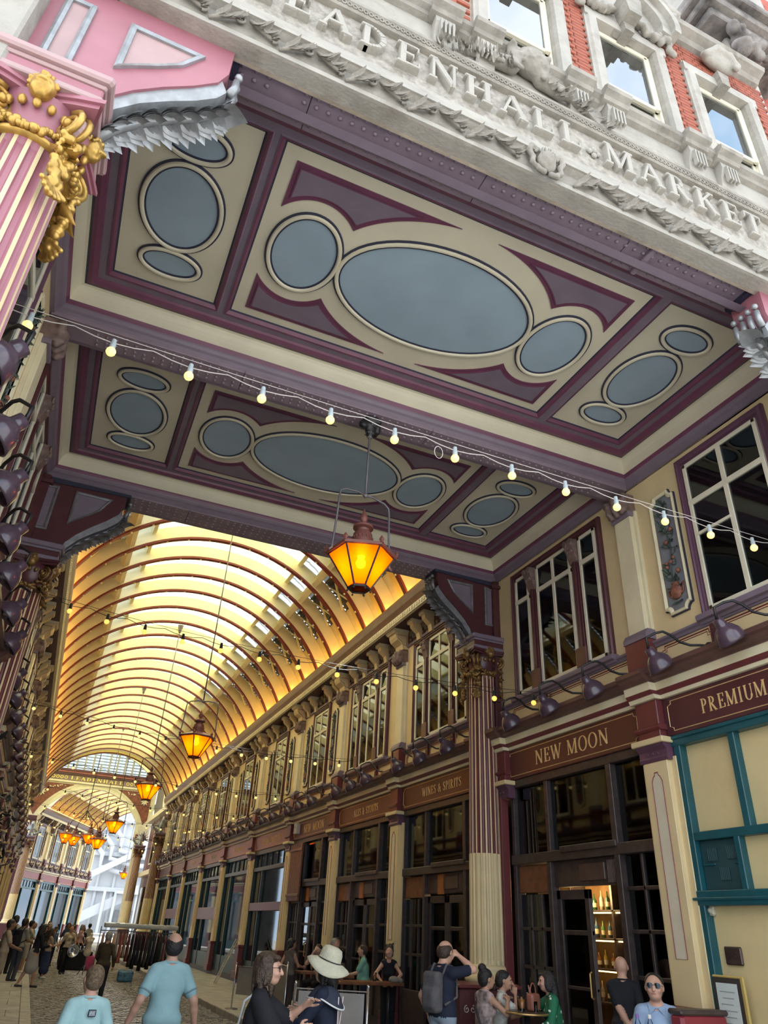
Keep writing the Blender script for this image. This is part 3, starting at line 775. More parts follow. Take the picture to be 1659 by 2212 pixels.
# crest of fruit basket, beasts and branches
s = SDF(); rr = random.Random(5)
s.ell((0.05, -.10, .36), (.20, .13, .17), 0, .02); s.ell((.05, -.12, .47), (.14, .10, .08), 0, .03)
for i in range(70):
    th = rr.uniform(-1.3, 1.3); z = rr.uniform(.24, .5); R = .2*math.sqrt(max(.05, 1-((z-.36)/.19)**2))
    s.ell((.05+R*math.sin(th), -.10-.66*R*math.cos(th), z), (.017, .017, .017), 0, .004)
for q in (-1, 1):   # reclining beasts either side of the basket
    s.cap((q*.18, -.08, .20), (q*.42, -.08, .14), .085, .07, 0, .05); s.cap((q*.18, -.08, .22), (q*.20, -.11, .40), .06, .05, 0, .05)
    s.ell((q*.20+.0, -.13, .46), (.055, .07, .055), 0, .03); s.ell((q*.22, -.19, .44), (.028, .035, .025), 0, .02)
    for e in (-.03, .03): s.cap((q*.19+e, -.10, .50), (q*.19+e, -.09, .55), .016, .006, 0, .01)
    s.cap((q*.20, -.13, .18), (q*.12, -.17, .06), .03, .022, 0, .03); s.cap((q*.40, -.12, .14), (q*.34, -.16, .03), .035, .025, 0, .03)
    s.chain([(q*.44, -.07, .15), (q*.55, -.07, .16), (q*.62, -.07, .10), (q*.72, -.06, .05), (q*.85, -.05, -.02), (q*1.0, -.04, -.10)], [.05, .045, .04, .035, .028, .015], 0, .02)
link('crest', s.mesh('crest', STONE_D, .016), wf, (2.68, 3.42, 9.12))
mb = MB()
for i in range(110):
    q = rr.choice((-1, 1)); t = rr.random(); x = q*(.18+.85*t); z = .12-.22*t+rr.uniform(-.05, .14*(1-t)+.03)
    leaf(mb, (x, -.08-rr.random()*.06, z), (q*rr.uniform(.2, 1), -.3, rr.uniform(-.8, .8)), (0, -1, 0), rr.uniform(.07, .13), rr.uniform(.018, .03), .6, .2, 4)
mb.build('crest_leaves', STONE_D, wf, True, (2.68, 3.42, 9.12))
# brackets under the jambs
def console_stone(x):
    mb = MB()
    mb.prism([(0, 9.52), (-.10, 9.52), (-.11, 9.40), (-.07, 9.28), (-.05, 9.14), (-.02, 9.08), (0, 9.08)], -.11, .11, lambda a, b, c: (x+c, 3.42+a, b))
    for q in (-.07, -.025, .02, .065): mb.box(x+q, 3.28, 9.18, x+q+.018, 3.33, 9.42)
    mb.build('jamb_console', STONE, wf)
    mb = MB(); e = .17
    mb.prism([(3.42, 9.50), (3.29, 9.52), (3.27, 9.57), (3.21, 9.60), (3.20, 9.66), (3.24, 9.70), (3.42, 9.70)][::-1], x-e, x+e, lambda a, b, c: (c, a, b))
    mb.build('sill_block', STONE_D, wf)
WC = [1.14, 2.77, 4.40, 6.03]
for c in WC:
    for q in (-.575, .575): console_stone(c+q)
# brick field with mortar, bricks as pieces
mb = MB(); _e = [x0f]+[v for c in WC for v in (c-.48, c+.48)]+[x1f]
for a, b in zip(_e[0::2], _e[1::2]): mb.box(a, 3.475, 9.66, b, 3.80, 12.5)
for c in WC: mb.box(c-.48, 3.475, 11.74, c+.48, 3.80, 12.5)
mb.build('brick_backing', MORTAR, wf)
BM = [MB().bbox(-.104, -.02, -.031, .104, .03, .031, .006).mesh('brick', BRICK), MB().bbox(-.048, -.02, -.031, .048, .03, .031, .006).mesh('brick', BRICK)]
jam = [(c-.66, c+.66) for c in WC]
def in_win(x): return any(a < x < b for a, b in jam)
bricks = []
for j in range(37):
    z = 9.74+j*.0735
    x = 1.55 + (0 if j % 2 else -.055); i = 0
    while x < 6.85:
        head = (i % 2 == (j % 2)); wdt = .105 if head else .218
        xc = x+wdt/2
        if not ((in_win(xc-wdt/2+.02) or in_win(xc+wdt/2-.02)) and z < 11.95): bricks.append((xc, z, head))
        x += wdt; i += 1
bricks.sort(key=lambda b: (b[0]-3.9)**2*.3+(b[1]-10)**2)
for x, z, hd in bricks[:300]: link('brick', BM[1 if hd else 0], wf, (x, 3.47, z))
mb = MB()
for x, z, hd in bricks[300:]:
    hw = .048 if hd else .104; mb.box(x-hw, 3.45, z-.031, x+hw, 3.5, z+.031)
tag(mb.build('brickwork', BRICK, wf), kind='stuff')
BLIND = mat('pale_blind', (.55, .60, .55), .8, var=.08)
for wi, c in enumerate(WC):
    wv = struct(empty('window_%d' % (wi+1), (c, 3.5, 9.69)), 'white sash window in stone surround on the brick front, number %s from the left' % ['one', 'two', 'three', 'four'][wi])
    for q in (-1, 1):     # stone jambs
        mb = MB(); mb.prism([(.46, -.04), (.48, -.09), (.60, -.09), (.62, -.065), (.655, -.065), (.655, .3), (.46, .3)], 0, 2.04, lambda a, b, z: (q*a, b, z)); mb.build('stone_jamb', STONE, wv)
        mb = MB()
        for zz in (.5, 1.0, 1.5): mb.box(q*.385, -.03, zz, q*.40, .28, zz+.008)
    MB().prism([(-.09, 2.04), (-.09, 2.22), (-.065, 2.22), (-.065, 2.27), (.3, 2.27), (.3, 2.04)], -.655, .655, lambda a, b, x: (x, a, b)).build('stone_head', STONE, wv)
    MB().prism([(-.07, 2.0), (.07, 2.0), (.10, 2.29), (-.10, 2.29)], -.16, .1, lambda a, b, y: (a, y, b)).build('keystone', STONE_D, wv)
    mb = MB()
    for q in (-1, 1): mb.bbox(q*.42, .02, 0, q*.46, .12, 2.04, .01)
    mb.bbox(-.46, .02, 2.0, .46, .12, 2.04, .01); mb.build('box_frame', WOODW, wv)
    for nm, z0, z1, y in (('lower_sash', .02, .84, .07), ('upper_sash', .78, 2.02, .03)):
        mb = MB(); b = .05
        mb.bbox(-.425, y, z0, -.425+b, y+.045, z1, .006).bbox(.425-b, y, z0, .425, y+.045, z1, .006).bbox(-.425, y, z0, .425, y+.045, z0+.07, .006).bbox(-.425, y, z1-.05, .425, y+.045, z1, .006)
        so = mb.build(nm, WOODW, wv)
        MB().box(-.38, y+.02, z0+.06, .38, y+.026, z1-.04).build('pane', GLASSS, so)
    MB().bbox(.36, .0, .76, .42, .05, .84, .01).build('sash_horn', WOODW, wv)
    MB().box(-.46, .26, 0, .46, .30, 2.05).build('blind', BLIND, wv)
# arched hood with swags over the third window, top cornice, scrolled gable
cxh = WC[2]
mb = MB(); n = 22
for r0, r1, y in ((.60, .74, 3.30), (.74, .84, 3.22)):
    mb.loft([[(cxh+r*math.cos(a), yy, 12.28+r*.95*math.sin(a)) for r, yy in ((r0, 3.5), (r0, y), (r1, y), (r1, 3.5))] for a in np.linspace(-.25, PI+.25, n)], True, True)
mb.build('hood_arch', STONE, wf, smooth=40)
MB().prism([(cxh+.62*math.cos(a), 12.28+.58*math.sin(a)) for a in np.linspace(0, 2*PI, 25)[:-1]], 3.42, 3.5, lambda a, b, y: (a, y, b)).build('hood_tympanum', STONE, wf)
MB().prism([(-.10, 11.86), (.10, 11.86), (.15, 12.30), (-.15, 12.30)], 3.20, 3.5, lambda a, b, y: (cxh+a, y, b)).build('hood_console', STONE_D, wf)
for q in (-1, 1):
    s = SDF(); rr = random.Random(9)
    for i in range(46):
        t = i/45; x = q*(.20+.52*t); z = 12.10-.16*math.sin(PI*t)+(.10 if t > .9 else 0)*0
        s.ell((x+rr.uniform(-.03, .03), -.04-rr.random()*.05, z+rr.uniform(-.05, .05)), (rr.uniform(.025, .05),)*3, 0, .01)
    for i in range(16): s.ell((q*(.74+rr.uniform(-.04, .04)), -.04, 12.14-i*.022), (rr.uniform(.02, .045),)*3, 0, .01)
    link('swag', s.mesh('swag', STONE_D, .016), wf, (cxh, 3.42, 0))
prof = [(3.48, 12.44), (3.40, 12.46), (3.36, 12.52), (3.26, 12.56), (3.24, 12.64), (3.30, 12.70), (3.8, 12.74), (3.8, 12.44)]
MB().prism(prof[::-1], cxh+.8, 6.9, lambda a, b, c: (c, a, b)).build('top_cornice', STONE_D, wf)
MB().prism(prof[::-1], x0f, cxh-.8, lambda a, b, c: (c, a, b)).build('top_cornice', STONE_D, wf)
MB().box(2.6, 3.47, 12.5, cxh+.86, 3.8, 14.6).build('gable_brick', BRICK, wf)
for q in (1,):
    mb = MB(); mb.tube(spiral((cxh+1.18, 3.45, 12.98), (1, 0, 0), (0, 0, 1), .26, 1.4, 22, -1), [.07*(1-.5*i/22) for i in range(23)], 8)
    mb.tube([(cxh+1.18, 3.45, 13.24), (cxh+.98, 3.45, 13.34), (cxh+.90, 3.45, 13.6), (cxh+.9, 3.45, 14.2)], .09, 8); mb.build('gable_scroll', STONE, wf, True)
s = SDF(); s.ell((0, 0, 0), (.30, .10, .16), 0, .02); s.chain([(-.26, -.05, -.05), (-.1, -.1, .08), (.12, -.1, .05), (.26, -.08, -.06), (.2, -.1, -.14)], [.05, .06, .06, .05, .04], 0, .03)
link('window_scroll', s.mesh('window_scroll', STONE, .02), wf, (WC[3], 3.36, 12.28))
# pier at the left of the opening
MB().bbox(-2.3, 3.36, 0, -1.46, 3.95, 9.1, .02).build('left_pier', STONE, wf)
MB().bbox(-2.6, 3.42, 0, -1.92, 3.9, 9.1, .02).build('left_brick', BRICK, wf)
MB().bbox(7.0, 3.36, 0, 7.9, 3.95, 9.1, .02).build('right_pier', STONE, wf)
# neighbouring building seen over the right end
nb = tag(empty('corner_building', (7.3, 3.9, 0)), 'sooty stone and red brick corner building at the upper right', 'building')
SOOT = mat('sooty_stone', (.21, .19, .175), .9, var=.5, scale=2.5, bump=.6, bscale=18, dirt=.8)
BRICK2 = mat('bright_red_brick', (.40, .09, .06), .85, var=.2, scale=8, bump=.5)
MB().box(.35, .4, 9, 3.4, 3, 20).build('brick_wall', BRICK2, nb)
MB().bbox(.0, -.1, 9, .42, .6, 17.0, .03).build('stone_pilaster', STONE, nb)
MB().box(-.35, .3, 9, .1, 1.2, 15.2).build('soot_wall', SOOT, nb)
mb = MB()
for z, e in ((14.9, .10), (15.1, .22), (15.3, .34), (15.5, .28)): mb.bbox(-.4-e, -.2-e, z, 1.4+e, 1.4, z+.2, .03)
mb.build('cornice', SOOT, nb)
MB().bbox(-.10, -.2, 16.0, 1.4, 1.2, 18.0, .03).build('attic', STONE, nb)
s = SDF(); rr = random.Random(4)
for i in range(40): s.ell((rr.uniform(-.1, .5), -.25+rr.uniform(-.1, .05), 14.1+rr.uniform(0, .7)), (rr.uniform(.05, .12),)*3, 0, .03)
link('leaf_capital', s.mesh('leaf_capital', SOOT, .03), nb)
for z in (11.0, 12.6):
    MB().bbox(-.42, .2, z, .15, 1.2, z+.12, .02).build('string_course', STONE_D, nb)
mb = MB(); mb.tube([(-.42, .25, 10), (-.42, .25, 14.6)], .05, 8); mb.tube([(-.42, .25, 12), (-.7, .2, 12.1), (-.72, .2, 12.5)], .03, 6); mb.build('drainpipe', BLACK, nb, True)
# ---------------------------------------------------------------- long arcade walls, built bay by bay
PY = [7.38, 11.36, 15.5, 19.5, 23.5, 28.2, 32.8, 37.45, 42.05, 46.6, 51.2]
wr = struct(empty('wall_right', (XR, 0, 0), PI/2), 'cream and maroon shop front wall on the right side of the arcade')
wl = struct(empty('wall_left', (XL, 0, 0), -PI/2), 'cream and maroon wall on the left side, seen edge-on')
LP = lambda a, b, c: (c, a, b)      # profile (n,z) swept along u
ORN = mat('bronze_green_ornament', (.16, .125, .075), .6, var=.35, scale=12, bump=.3)
CAPM = mat('mauve_brown_capital', (.20, .135, .12), .55, var=.25, scale=10)
PANELF = mat('slate_panel_field', (.20, .21, .235), .6, var=.12)
VINE = mat('painted_vine', (.055, .085, .065), .6, var=.3, scale=14)
FRUIT = mat('painted_terracotta', (.26, .10, .065), .6, var=.25, scale=12)
SOFF = mat('dark_maroon_soffit', (.075, .022, .030), .5, var=.12)
REDLINE = mat('red_line_paint', (.20, .028, .035), .5, var=.05)
def run(prof, u0, u1, m, parent, name, closed=True):
    return MB().prism(prof[::-1], u0, u1, LP).build(name, m, parent)
_cache = {}
def shared(key, fn):
    if key not in _cache: _cache[key] = fn()
    return _cache[key]
# --- continuous runs
def runs(W, a, b, arcade):
    for (u0, u1) in ((a, b),):
        run([(0, 4.32), (.09, 4.32), (.10, 4.365), (0, 4.365)], u0, u1, CREAM2, W, 'cream_fillet')
        run([(0, 4.365), (.11, 4.365), (.13, 4.39), (.15, 4.42), (0, 4.42)], u0, u1, MAROON, W, 'maroon_bead')
        run([(0, 4.42), (.15, 4.42), (.16, 4.52), (0, 4.52)], u0, u1, CREAM2, W, 'cream_corona')
        run([(0, 4.52), (.18, 4.52), (.20, 4.545), (.25, 4.56), (.27, 4.60), (.31, 4.62), (.31, 4.67), (.28, 4.69), (0, 4.72)], u0, u1, BROWN, W, 'brown_cornice')
        run([(0, 5.04), (.03, 5.04), (.045, 5.07), (.07, 5.09), (.07, 5.12), (0, 5.13)], u0, u1, PURPLE, W, 'string_course')
        if arcade:
            run([(0, 7.56), (.04, 7.57), (.05, 7.62), (0, 7.64)], u0, u1, PURPLE, W, 'frieze_fillet')
            run([(0, 7.64), (.02, 7.64), (.02, 8.0), (0, 8.0)], u0, u1, SOFF, W, 'frieze')
            run([(0, 8.0), (.50, 8.0), (.50, 8.05), (0, 8.05)], u0, u1, SOFF, W, 'soffit')
            run([(.44, 7.985), (.52, 7.985), (.53, 8.13), (.44, 8.13)], u0, u1, CREAM2, W, 'dentil_fascia')
            run([(.40, 8.13), (.53, 8.13), (.55, 8.18), (.585, 8.26), (.60, 8.36), (.585, 8.46), (.55, 8.54), (.50, 8.60), (.30, 8.60), (.30, 8.13)], u0, u1, BROWN, W, 'gutter')
# --- lamp
LAMPM = mat('plum_enamel', (.072, .045, .066), .26, var=.12, scale=14, coat=.4)
def lamp_parts():
    ax = Vector((0, -.62, -.78)); c = Vector((0, .40, 4.66))
    rot = Vector((0, 0, 1)).rotation_difference(-ax).to_matrix().to_4x4()
    M = Matrix.Translation(c) @ rot
    sh = MB().lathe([(.035, .20), (.062, .195), (.066, .12), (.075, .10), (.115, .07), (.155, .01), (.172, -.06), (.178, -.09), (.166, -.09), (.158, -.05), (.14, .01), (.10, .06), (.03, .09)], 20, cap=True)
    sh.xf(M)
    top = M @ Vector((0, 0, .2))
    pts = [(-.50, .06, 4.78), (-.46, .12, 4.79), (-.38, .20, 4.80), (-.28, .26, 4.86), (-.20, .31, 4.97), (-.13, .37, 5.03), (-.06, .43, 5.02), (-.01, top.y+.02, 4.95), (0, top.y, top.z-.01)]
    arm = MB().tube(pts, .017, 8)
    base = MB(); base.xf(Matrix()); base.lathe([(.055, 0), (.055, .03), (.03, .05)], 12); base.xf(Matrix.Translation((-.50, .0, 4.78)) @ Matrix.Rotation(-PI/2, 4, 'X'))
    base.tube([(-.50, .02, 4.74), (-.46, .03, 4.72), (-.47, .05, 4.76)], .012, 6)
    bulb = MB().ball(M @ Vector((0, 0, -.02)), .05, 10, 8)
    return [('shade', sh.mesh('shade', LAMPM, True)), ('arm', arm.mesh('arm', BLACK, True)), ('wall_mount', base.mesh('wall_mount', BLACK, True)), ('bulb', bulb.mesh('bulb', mat('unlit_bulb', (.5, .5, .45), .3, var=0), True))]
LAMP = lamp_parts()
def lamp(x, y, rz, label, group=None, parts=4):
    o = tag(empty('gooseneck_lamp', (x, y, 0), rz), label, 'lamp', group)
    for n, me in LAMP[:parts]: link(n, me, o)
    return o
# --- window
def sash(mb, u0, u1, z0, z1, rails, cols, n=.02, b=.06):
    mb.bbox(u0, n, z0, u0+b, n+.04, z1, .006).bbox(u1-b, n, z0, u1, n+.04, z1, .006).bbox(u0, n, z0, u1, n+.04, z0+.09, .006).bbox(u0, n, z1-b, u1, n+.04, z1, .006)
    for z in rails: mb.bbox(u0, n, z, u1, n+.045, z+.08, .006)
    for u in cols: mb.bbox(u-.038, n-.004, z0, u+.038, n+.036, z1, .006)
def casing(mb, u0, u1, z0, z1):
    """moulded frame round an opening, projecting from the wall"""
    prof = [(0, .0), (0, .05), (.02, .075), (.045, .08), (.06, .06), (.085, .055), (.10, .03), (.135, .025), (.15, -.02), (.15, -.06)]
    rings = []
    for (u, z, su, sz) in ((u0, z0, 1, 0), (u0, z1, 1, -1), (u1, z1, -1, -1), (u1, z0, -1, 0)):
        rings.append([(u+su*a, b, z+sz*a) for a, b in prof])
    mb.loft(rings, False, False)
def win_mesh(kind):
    z0, z1 = 5.15, 7.52
    if kind == 'triple':
        hw = 1.31; fr = MB(); casing(fr, -hw, hw, z0, z1)
        for q in (-1, 1):
            for a, b, n in ((.50, .74, .03), (.54, .70, .06), (.585, .655, .085)): fr.bbox(q*a, -.05, z0, q*b, n, z1-.12, .008)
            fr.bbox(q*.49, -.04, z0, q*.75, .10, z0+.35, .01)
        cap = MB()
        for q in (-1, 1):
            cap.prism([(.03, 6.95), (.08, 6.97), (.12, 7.10), (.16, 7.22), (.17, 7.36), (.03, 7.38)], q*.62-.10, q*.62+.10, LP)
            for e in (-.07, .07): cap.tube(spiral((q*.62+e, .17, 7.31), (1, 0, 0), (0, 0, 1), .055, 1.5, 14), .016, 5)
            for e in (-.05, 0, .05): cap.ball((q*.62+e, .13, 7.16), .035, 6, 4)
        sa = MB()
        sash(sa, -1.18, -.74, z0+.02, z1-.14, [6.86], []); sash(sa, .74, 1.18, z0+.02, z1-.14, [6.86], [])
        sash(sa, -.50, .50, z0+.02, z1-.14, [6.86], [0.])
        panes = [(-1.15, -.77), (-.47, -.02), (.02, .47), (.77, 1.15)]
    else:
        hw = .76; fr = MB(); casing(fr, -hw, hw, z0, z1); cap = None
        sa = MB(); sash(sa, -.63, .63, z0+.02, z1-.14, [6.72], [0.])
        if kind == 'near': sa.bbox(.02, .03, 6.25, .60, .065, 6.29, .004)
        panes = [(-.60, -.02), (.02, .60)]
    si = MB().prism([(0, 5.06), (.06, 5.06), (.08, 5.09), (.13, 5.10), (.14, 5.14), (.13, 5.17), (0, 5.18)][::-1], -hw-.04, hw+.04, LP)
    P = [('casing', fr.mesh('casing', MAROON_D if kind != 'near' else MAROON_P)), ('sash', sa.mesh('sash', WOODW)), ('window_sill', si.mesh('window_sill', PURPLE))]
    if cap: P.append(('mullion_capital', cap.mesh('mullion_capital', CAPM)))
    pm = []
    for a, b in panes:
        for c, d in ((z0+.10, 6.73 if kind == 'single' or kind == 'near' else 6.87), (6.76 if kind != 'triple' else 6.90, z1-.17)):
            pm.append(MB().box(a, .034, c, b, .04, d).mesh('pane', GLASSD))
    return P, pm, hw
MAROON_P = mat('purple_maroon_paint', (.115, .05, .085), .4, var=.1)
NWIN = [5]
def window(W, u, kind, label):
    P, pm, hw = shared('win'+kind, lambda: win_mesh(kind))
    o = empty('window_%d' % NWIN[0], (0, 0, 0)); NWIN[0] += 1
    o.matrix_world = Matrix.Translation(W.location) @ Matrix.Rotation(W.rotation_euler.z, 4, 'Z') @ Matrix.Translation((u, 0, 0))
    struct(o, label)
    for n, me in P: link(n, me, o)
    for me in pm: link('pane', me, o)
    return hw
# --- wall panels round a window, dado with red lined panels
def wall_bay(W, u0, u1, kind, uw, top):
    hw = 1.20 if kind == 'triple' else .64
    mb = MB()
    mb.box(u0, -.25, 4.70, u1, 0, 5.15); mb.box(u0, -.25, 7.42, u1, 0, top)
    mb.box(u0, -.25, 5.15, uw-hw, 0, 7.42); mb.box(uw+hw, -.25, 5.15, u1, 0, 7.42)
    mb.build('plaster_panel', CREAM, W)
    mb = MB()
    def loop(a, b, c, d):
        p = .05; P = [(a+p, c), (b-p, c), (b-p, c+p), (b, c+p), (b, d-p), (b-p, d-p), (b-p, d), (a+p, d), (a+p, d-p), (a, d-p), (a, c+p), (a+p, c+p)]
        mb.tube([(x, .004, z) for x, z in P], .009, 4, False, True)
        Q = [(x+(.03 if x < (a+b)/2 else -.03), z+(.03 if z < (c+d)/2 else -.03)) for x, z in P]
        mb.tube([(x, .004, z) for x, z in Q], .005, 4, False, True)
    n = 3 if u1-u0 > 3.4 else 2; wv = (u1-u0-.5)/n
    for k in range(n): loop(u0+.25+k*wv+.06, u0+.25+(k+1)*wv-.06, 4.75, 5.01)
    mb.build('red_line_border', REDLINE, W)
    for k in range(1, n):
        u = u0+.25+k*wv
        m2 = MB(); m2.bbox(u-.055, 0, 4.72, u+.055, .05, 5.04, .006)
        for q in (-.03, 0, .03): m2.box(u+q-.008, .05, 4.76, u+q+.008, .058, 4.92); m2.ball((u+q, .05, 4.97), .01, 6, 4)
        m2.build('dado_pilaster', MAROON_D, W)
# --- carved plant panel
def carved_meshes():
    fr = MB(); hw, z0, z1, c = .235, 5.36, 7.20, .09
    def outline(e):
        a, b, d, q = -hw+e, z0+e, hw-e, z1-e
        pts = []
        for (x, z, s) in ((a, b, 2), (d, b, 1), (d, q, 0), (a, q, 3)):
            cxx = x; pts2 = []
            for t in np.linspace(0, PI/2, 5):
                if (x, z) == (a, b): pts2.append((a+c*math.cos(PI/2-t), b+c*math.sin(PI/2-t)))
                elif (x, z) == (d, b): pts2.append((d-c*math.cos(t), b+c*math.sin(t)))
                elif (x, z) == (d, q): pts2.append((d-c*math.cos(PI/2-t), q-c*math.sin(PI/2-t)))
                else: pts2.append((a+c*math.cos(t), q-c*math.sin(t)))
            pts += pts2
        return pts
    O = [outline(e) for e in (0, .0, .02, .04, .05)]; N = [0, .05, .06, .045, .03]
    fr.loft([[(a, n, z) for a, z in o] for o, n in zip(O, N)], True, False)
    fr2 = MB().loft([[(a, n, z) for a, z in o] for o, n in ((outline(-.012), 0), (outline(-.012), .03), (outline(.0), .03), (outline(0), 0))], True, False)
    fd = MB().prism(outline(.045)[::-1], .0, .012, lambda a, z, n: (a, n, z))
    rr = random.Random(2); vn = MB(); ft = MB()
    stem = [(.03*math.sin(i*.9), .03, 5.72+i*.12) for i in range(12)]
    vn.tube(stem, .011, 5)
    for i in range(46):
        k = rr.randrange(11); p = stem[k]; q = rr.choice((-1, 1)); e = (p[0]+q*rr.uniform(.02, .11), .028, p[2]+rr.uniform(-.05, .08))
        vn.tube([p, ((p[0]+e[0])/2, .035, (p[2]+e[2])/2-.01), e], .006, 4)
        leaf(vn, e, (q*rr.uniform(.1, 1), .15, rr.uniform(-.7, 1)), (0, 1, 0), rr.uniform(.06, .10), rr.uniform(.015, .026), .4, .25, 4)
    for i in range(9): leaf(vn, (0, .03, 7.0), (rr.uniform(-1, 1), .2, rr.uniform(-.2, 1)), (0, 1, 0), .12, .02, .4, .2, 4)
    for i in range(11): ft.ball((rr.uniform(-.12, .12), .035, rr.uniform(5.9, 6.9)), rr.uniform(.02, .035), 8, 6)
    ft.lathe([(.03, -.10), (.06, -.09), (.10, -.03), (.105, .03), (.08, .09), (.05, .11), (.07, .13)], 14, (0, .03, 5.66), sy=.45)
    for q in (-1, 1): ft.tube([(q*.09, .03, 5.72), (q*.14, .03, 5.76), (q*.13, .03, 5.64), (q*.08, .03, 5.60)], .012, 5)
    for i in range(6): leaf(vn, ((i-2.5)*.02, .02, 5.53), ((i-2.5)*.3, .1, -.4), (0, 1, 0), .07, .015, .3, .2, 4)
    return [('panel_frame', fr.mesh('panel_frame', CREAM2)), ('panel_edge', fr2.mesh('panel_edge', NAVY)), ('panel_field', fd.mesh('panel_field', PANELF)), ('vine', vn.mesh('vine', VINE, True)), ('fruit_vase', ft.mesh('fruit_vase', FRUIT, True))]
def carved(W, u):
    P = shared('carved', carved_meshes)
    o = link('carved_panel', P[0][1], W, (u, 0, 0))
    for n, me in P[1:]: link(n, me, o)
# --- pilasters
def pil_meshes():
    d = {}
    w2 = .21
    mb = MB(); mb.bbox(-w2-.05, 0, 0, w2+.05, .17, .95, .015); mb.bbox(-w2-.08, 0, 0, w2+.08, .20, .22, .015); mb.bbox(-w2-.07, 0, .88, w2+.07, .19, .97, .015); d['plinth'] = mb.mesh('plinth', MAROON)
    mb = MB(); mb.bbox(-w2, 0, .97, w2, .12, 3.56, .006); mb.bbox(-w2-.09, 0, .97, w2+.09, .05, 3.6, .006); d['pilaster'] = mb.mesh('pilaster', CREAM)
    mb = MB()
    pts = [(-.09, 1.42), (.09, 1.42), (.09, 3.32), (.06, 3.38), (.03, 3.40), (.03, 3.43), (-.03, 3.43), (-.03, 3.40), (-.06, 3.38), (-.09, 3.32)]
    mb.tube([(x, .122, z) for x, z in pts], .007, 4, False, True); d['red_line_border'] = mb.mesh('red_line_border', REDLINE)
    mb = MB(); mb.prism(pts, .115, .121, lambda a, z, n: (a, n, z)); d['pale_field'] = mb.mesh('pale_field', mat('pale_field_paint', (.66, .60, .46), .5, var=.05))
    mb = MB(); mb.prism([(0, 3.56), (.13, 3.56), (.14, 3.60), (.13, 3.62), (.13, 3.69), (.17, 3.73), (.19, 3.76), (0, 3.76)][::-1], -w2-.04, w2+.04, LP)
    for q in (-.09, 0, .09): mb.ball((q, .13, 3.655), .017, 8, 6)
    d['capital_block'] = mb.mesh('capital_block', MAROON_P)
    d['abacus'] = MB().bbox(-w2-.08, 0, 3.76, w2+.08, .22, 3.83, .01).mesh('abacus', CREAM)
    mb = MB(); mb.bbox(-w2+.01, 0, 3.83, w2-.01, .15, 4.32, .01); mb.prism([(0, 3.93), (.16, 3.93), (.19, 3.955), (.19, 3.98), (.16, 4.0), (0, 4.0)][::-1], -w2-.02, w2+.02, LP); d['fascia_block'] = mb.mesh('fascia_block', MAROON)
    mb = MB()
    for pr, m in (([(0, 4.32), (.19, 4.32), (.21, 4.37), (0, 4.37)], 0), ([(0, 4.37), (.22, 4.37), (.25, 4.42), (0, 4.42)], 1), ([(0, 4.42), (.26, 4.42), (.27, 4.52), (0, 4.52)], 0), ([(0, 4.52), (.29, 4.52), (.34, 4.56), (.36, 4.60), (.39, 4.62), (.39, 4.67), (.36, 4.69), (0, 4.74)], 2)):
        mb.cur = m; mb.prism(pr[::-1], -w2-.03, w2+.03, LP)
    d['cornice_break'] = mb.mesh('cornice_break', [CREAM2, MAROON, BROWN])
    mb = MB(); mb.cur = 0; mb.bbox(-w2-.01, 0, 4.70, w2+.01, .17, 5.16, .01); mb.cur = 1; mb.prism([(0, 5.16), (.18, 5.16), (.18, 5.22), (.13, 5.30), (0, 5.30)][::-1], -w2-.02, w2+.02, LP); d['upper_base'] = mb.mesh('upper_base', [MAROON, PURPLE])
    mb = MB(); mb.bbox(-w2+.04, 0, 5.28, w2-.04, .11, 7.12, .006); mb.bbox(-w2-.02, 0, 5.28, w2+.02, .05, 7.2, .006); d['upper_shaft'] = mb.mesh('upper_shaft', CREAM2)
    s = SDF(); rr = random.Random(1)
    s.box((0, .09, 7.34), (.20, .12, .16), .02, 0, .02)
    for q in (-1, 1):
        s.ell((q*.19, .19, 7.42), (.06, .06, .07), 0, .01); s.chain([(q*.19, .23, 7.47), (q*.23, .22, 7.42), (q*.19, .22, 7.36), (q*.16, .23, 7.41)], [.02, .02, .018, .015], 0, .01)
    for i in range(3):
        for q in (-1, 0, 1): s.chain([(q*.12, .19, 7.18+i*.07), (q*.13, .24, 7.25+i*.06), (q*.13, .26, 7.23+i*.06)], [.035, .04, .02], 0, .02)
    s.ell((0, .24, 7.44), (.06, .05, .06), 0, .02)
    d['leaf_capital'] = s.mesh('leaf_capital', CAPM, .022)
    mb = MB(); mb.bbox(-.2, 0, 7.12, .2, .15, 7.19, .01); d['neck_band'] = mb.mesh('neck_band', PURPLE)
    # big console under the soffit
    cp = [(0, 7.52), (.14, 7.52), (.16, 7.58), (.17, 7.64), (.22, 7.68), (.30, 7.73), (.34, 7.80), (.36, 7.90), (0, 7.90)]
    mb = MB(); mb.prism(cp[::-1], -.20, .20, LP); mb.box(-.21, 0, 7.90, .21, .40, 7.93); d['console'] = mb.mesh('console', CREAM)
    mb = MB()
    for q in (-.202, .202): mb.tube([(q, .05, 7.60), (q, .14, 7.62), (q, .18, 7.70), (q, .28, 7.76), (q, .30, 7.86), (q, .05, 7.86)], .006, 4, False, True)
    d['line_border'] = mb.mesh('line_border', REDLINE)
    mb = MB(); mb.prism([(0, 7.93), (.40, 7.93), (.43, 7.96), (.43, 8.0), (0, 8.0)][::-1], -.25, .25, LP); d['console_cap'] = mb.mesh('console_cap', CREAM2)
    cp2 = [(0, 7.55), (.07, 7.55), (.08, 7.62), (.10, 7.70), (.18, 7.76), (.25, 7.82), (.27, 7.91), (0, 7.91)]
    d['small_console'] = MB().prism(cp2[::-1], -.085, .085, LP).mesh('small_console', CREAM)
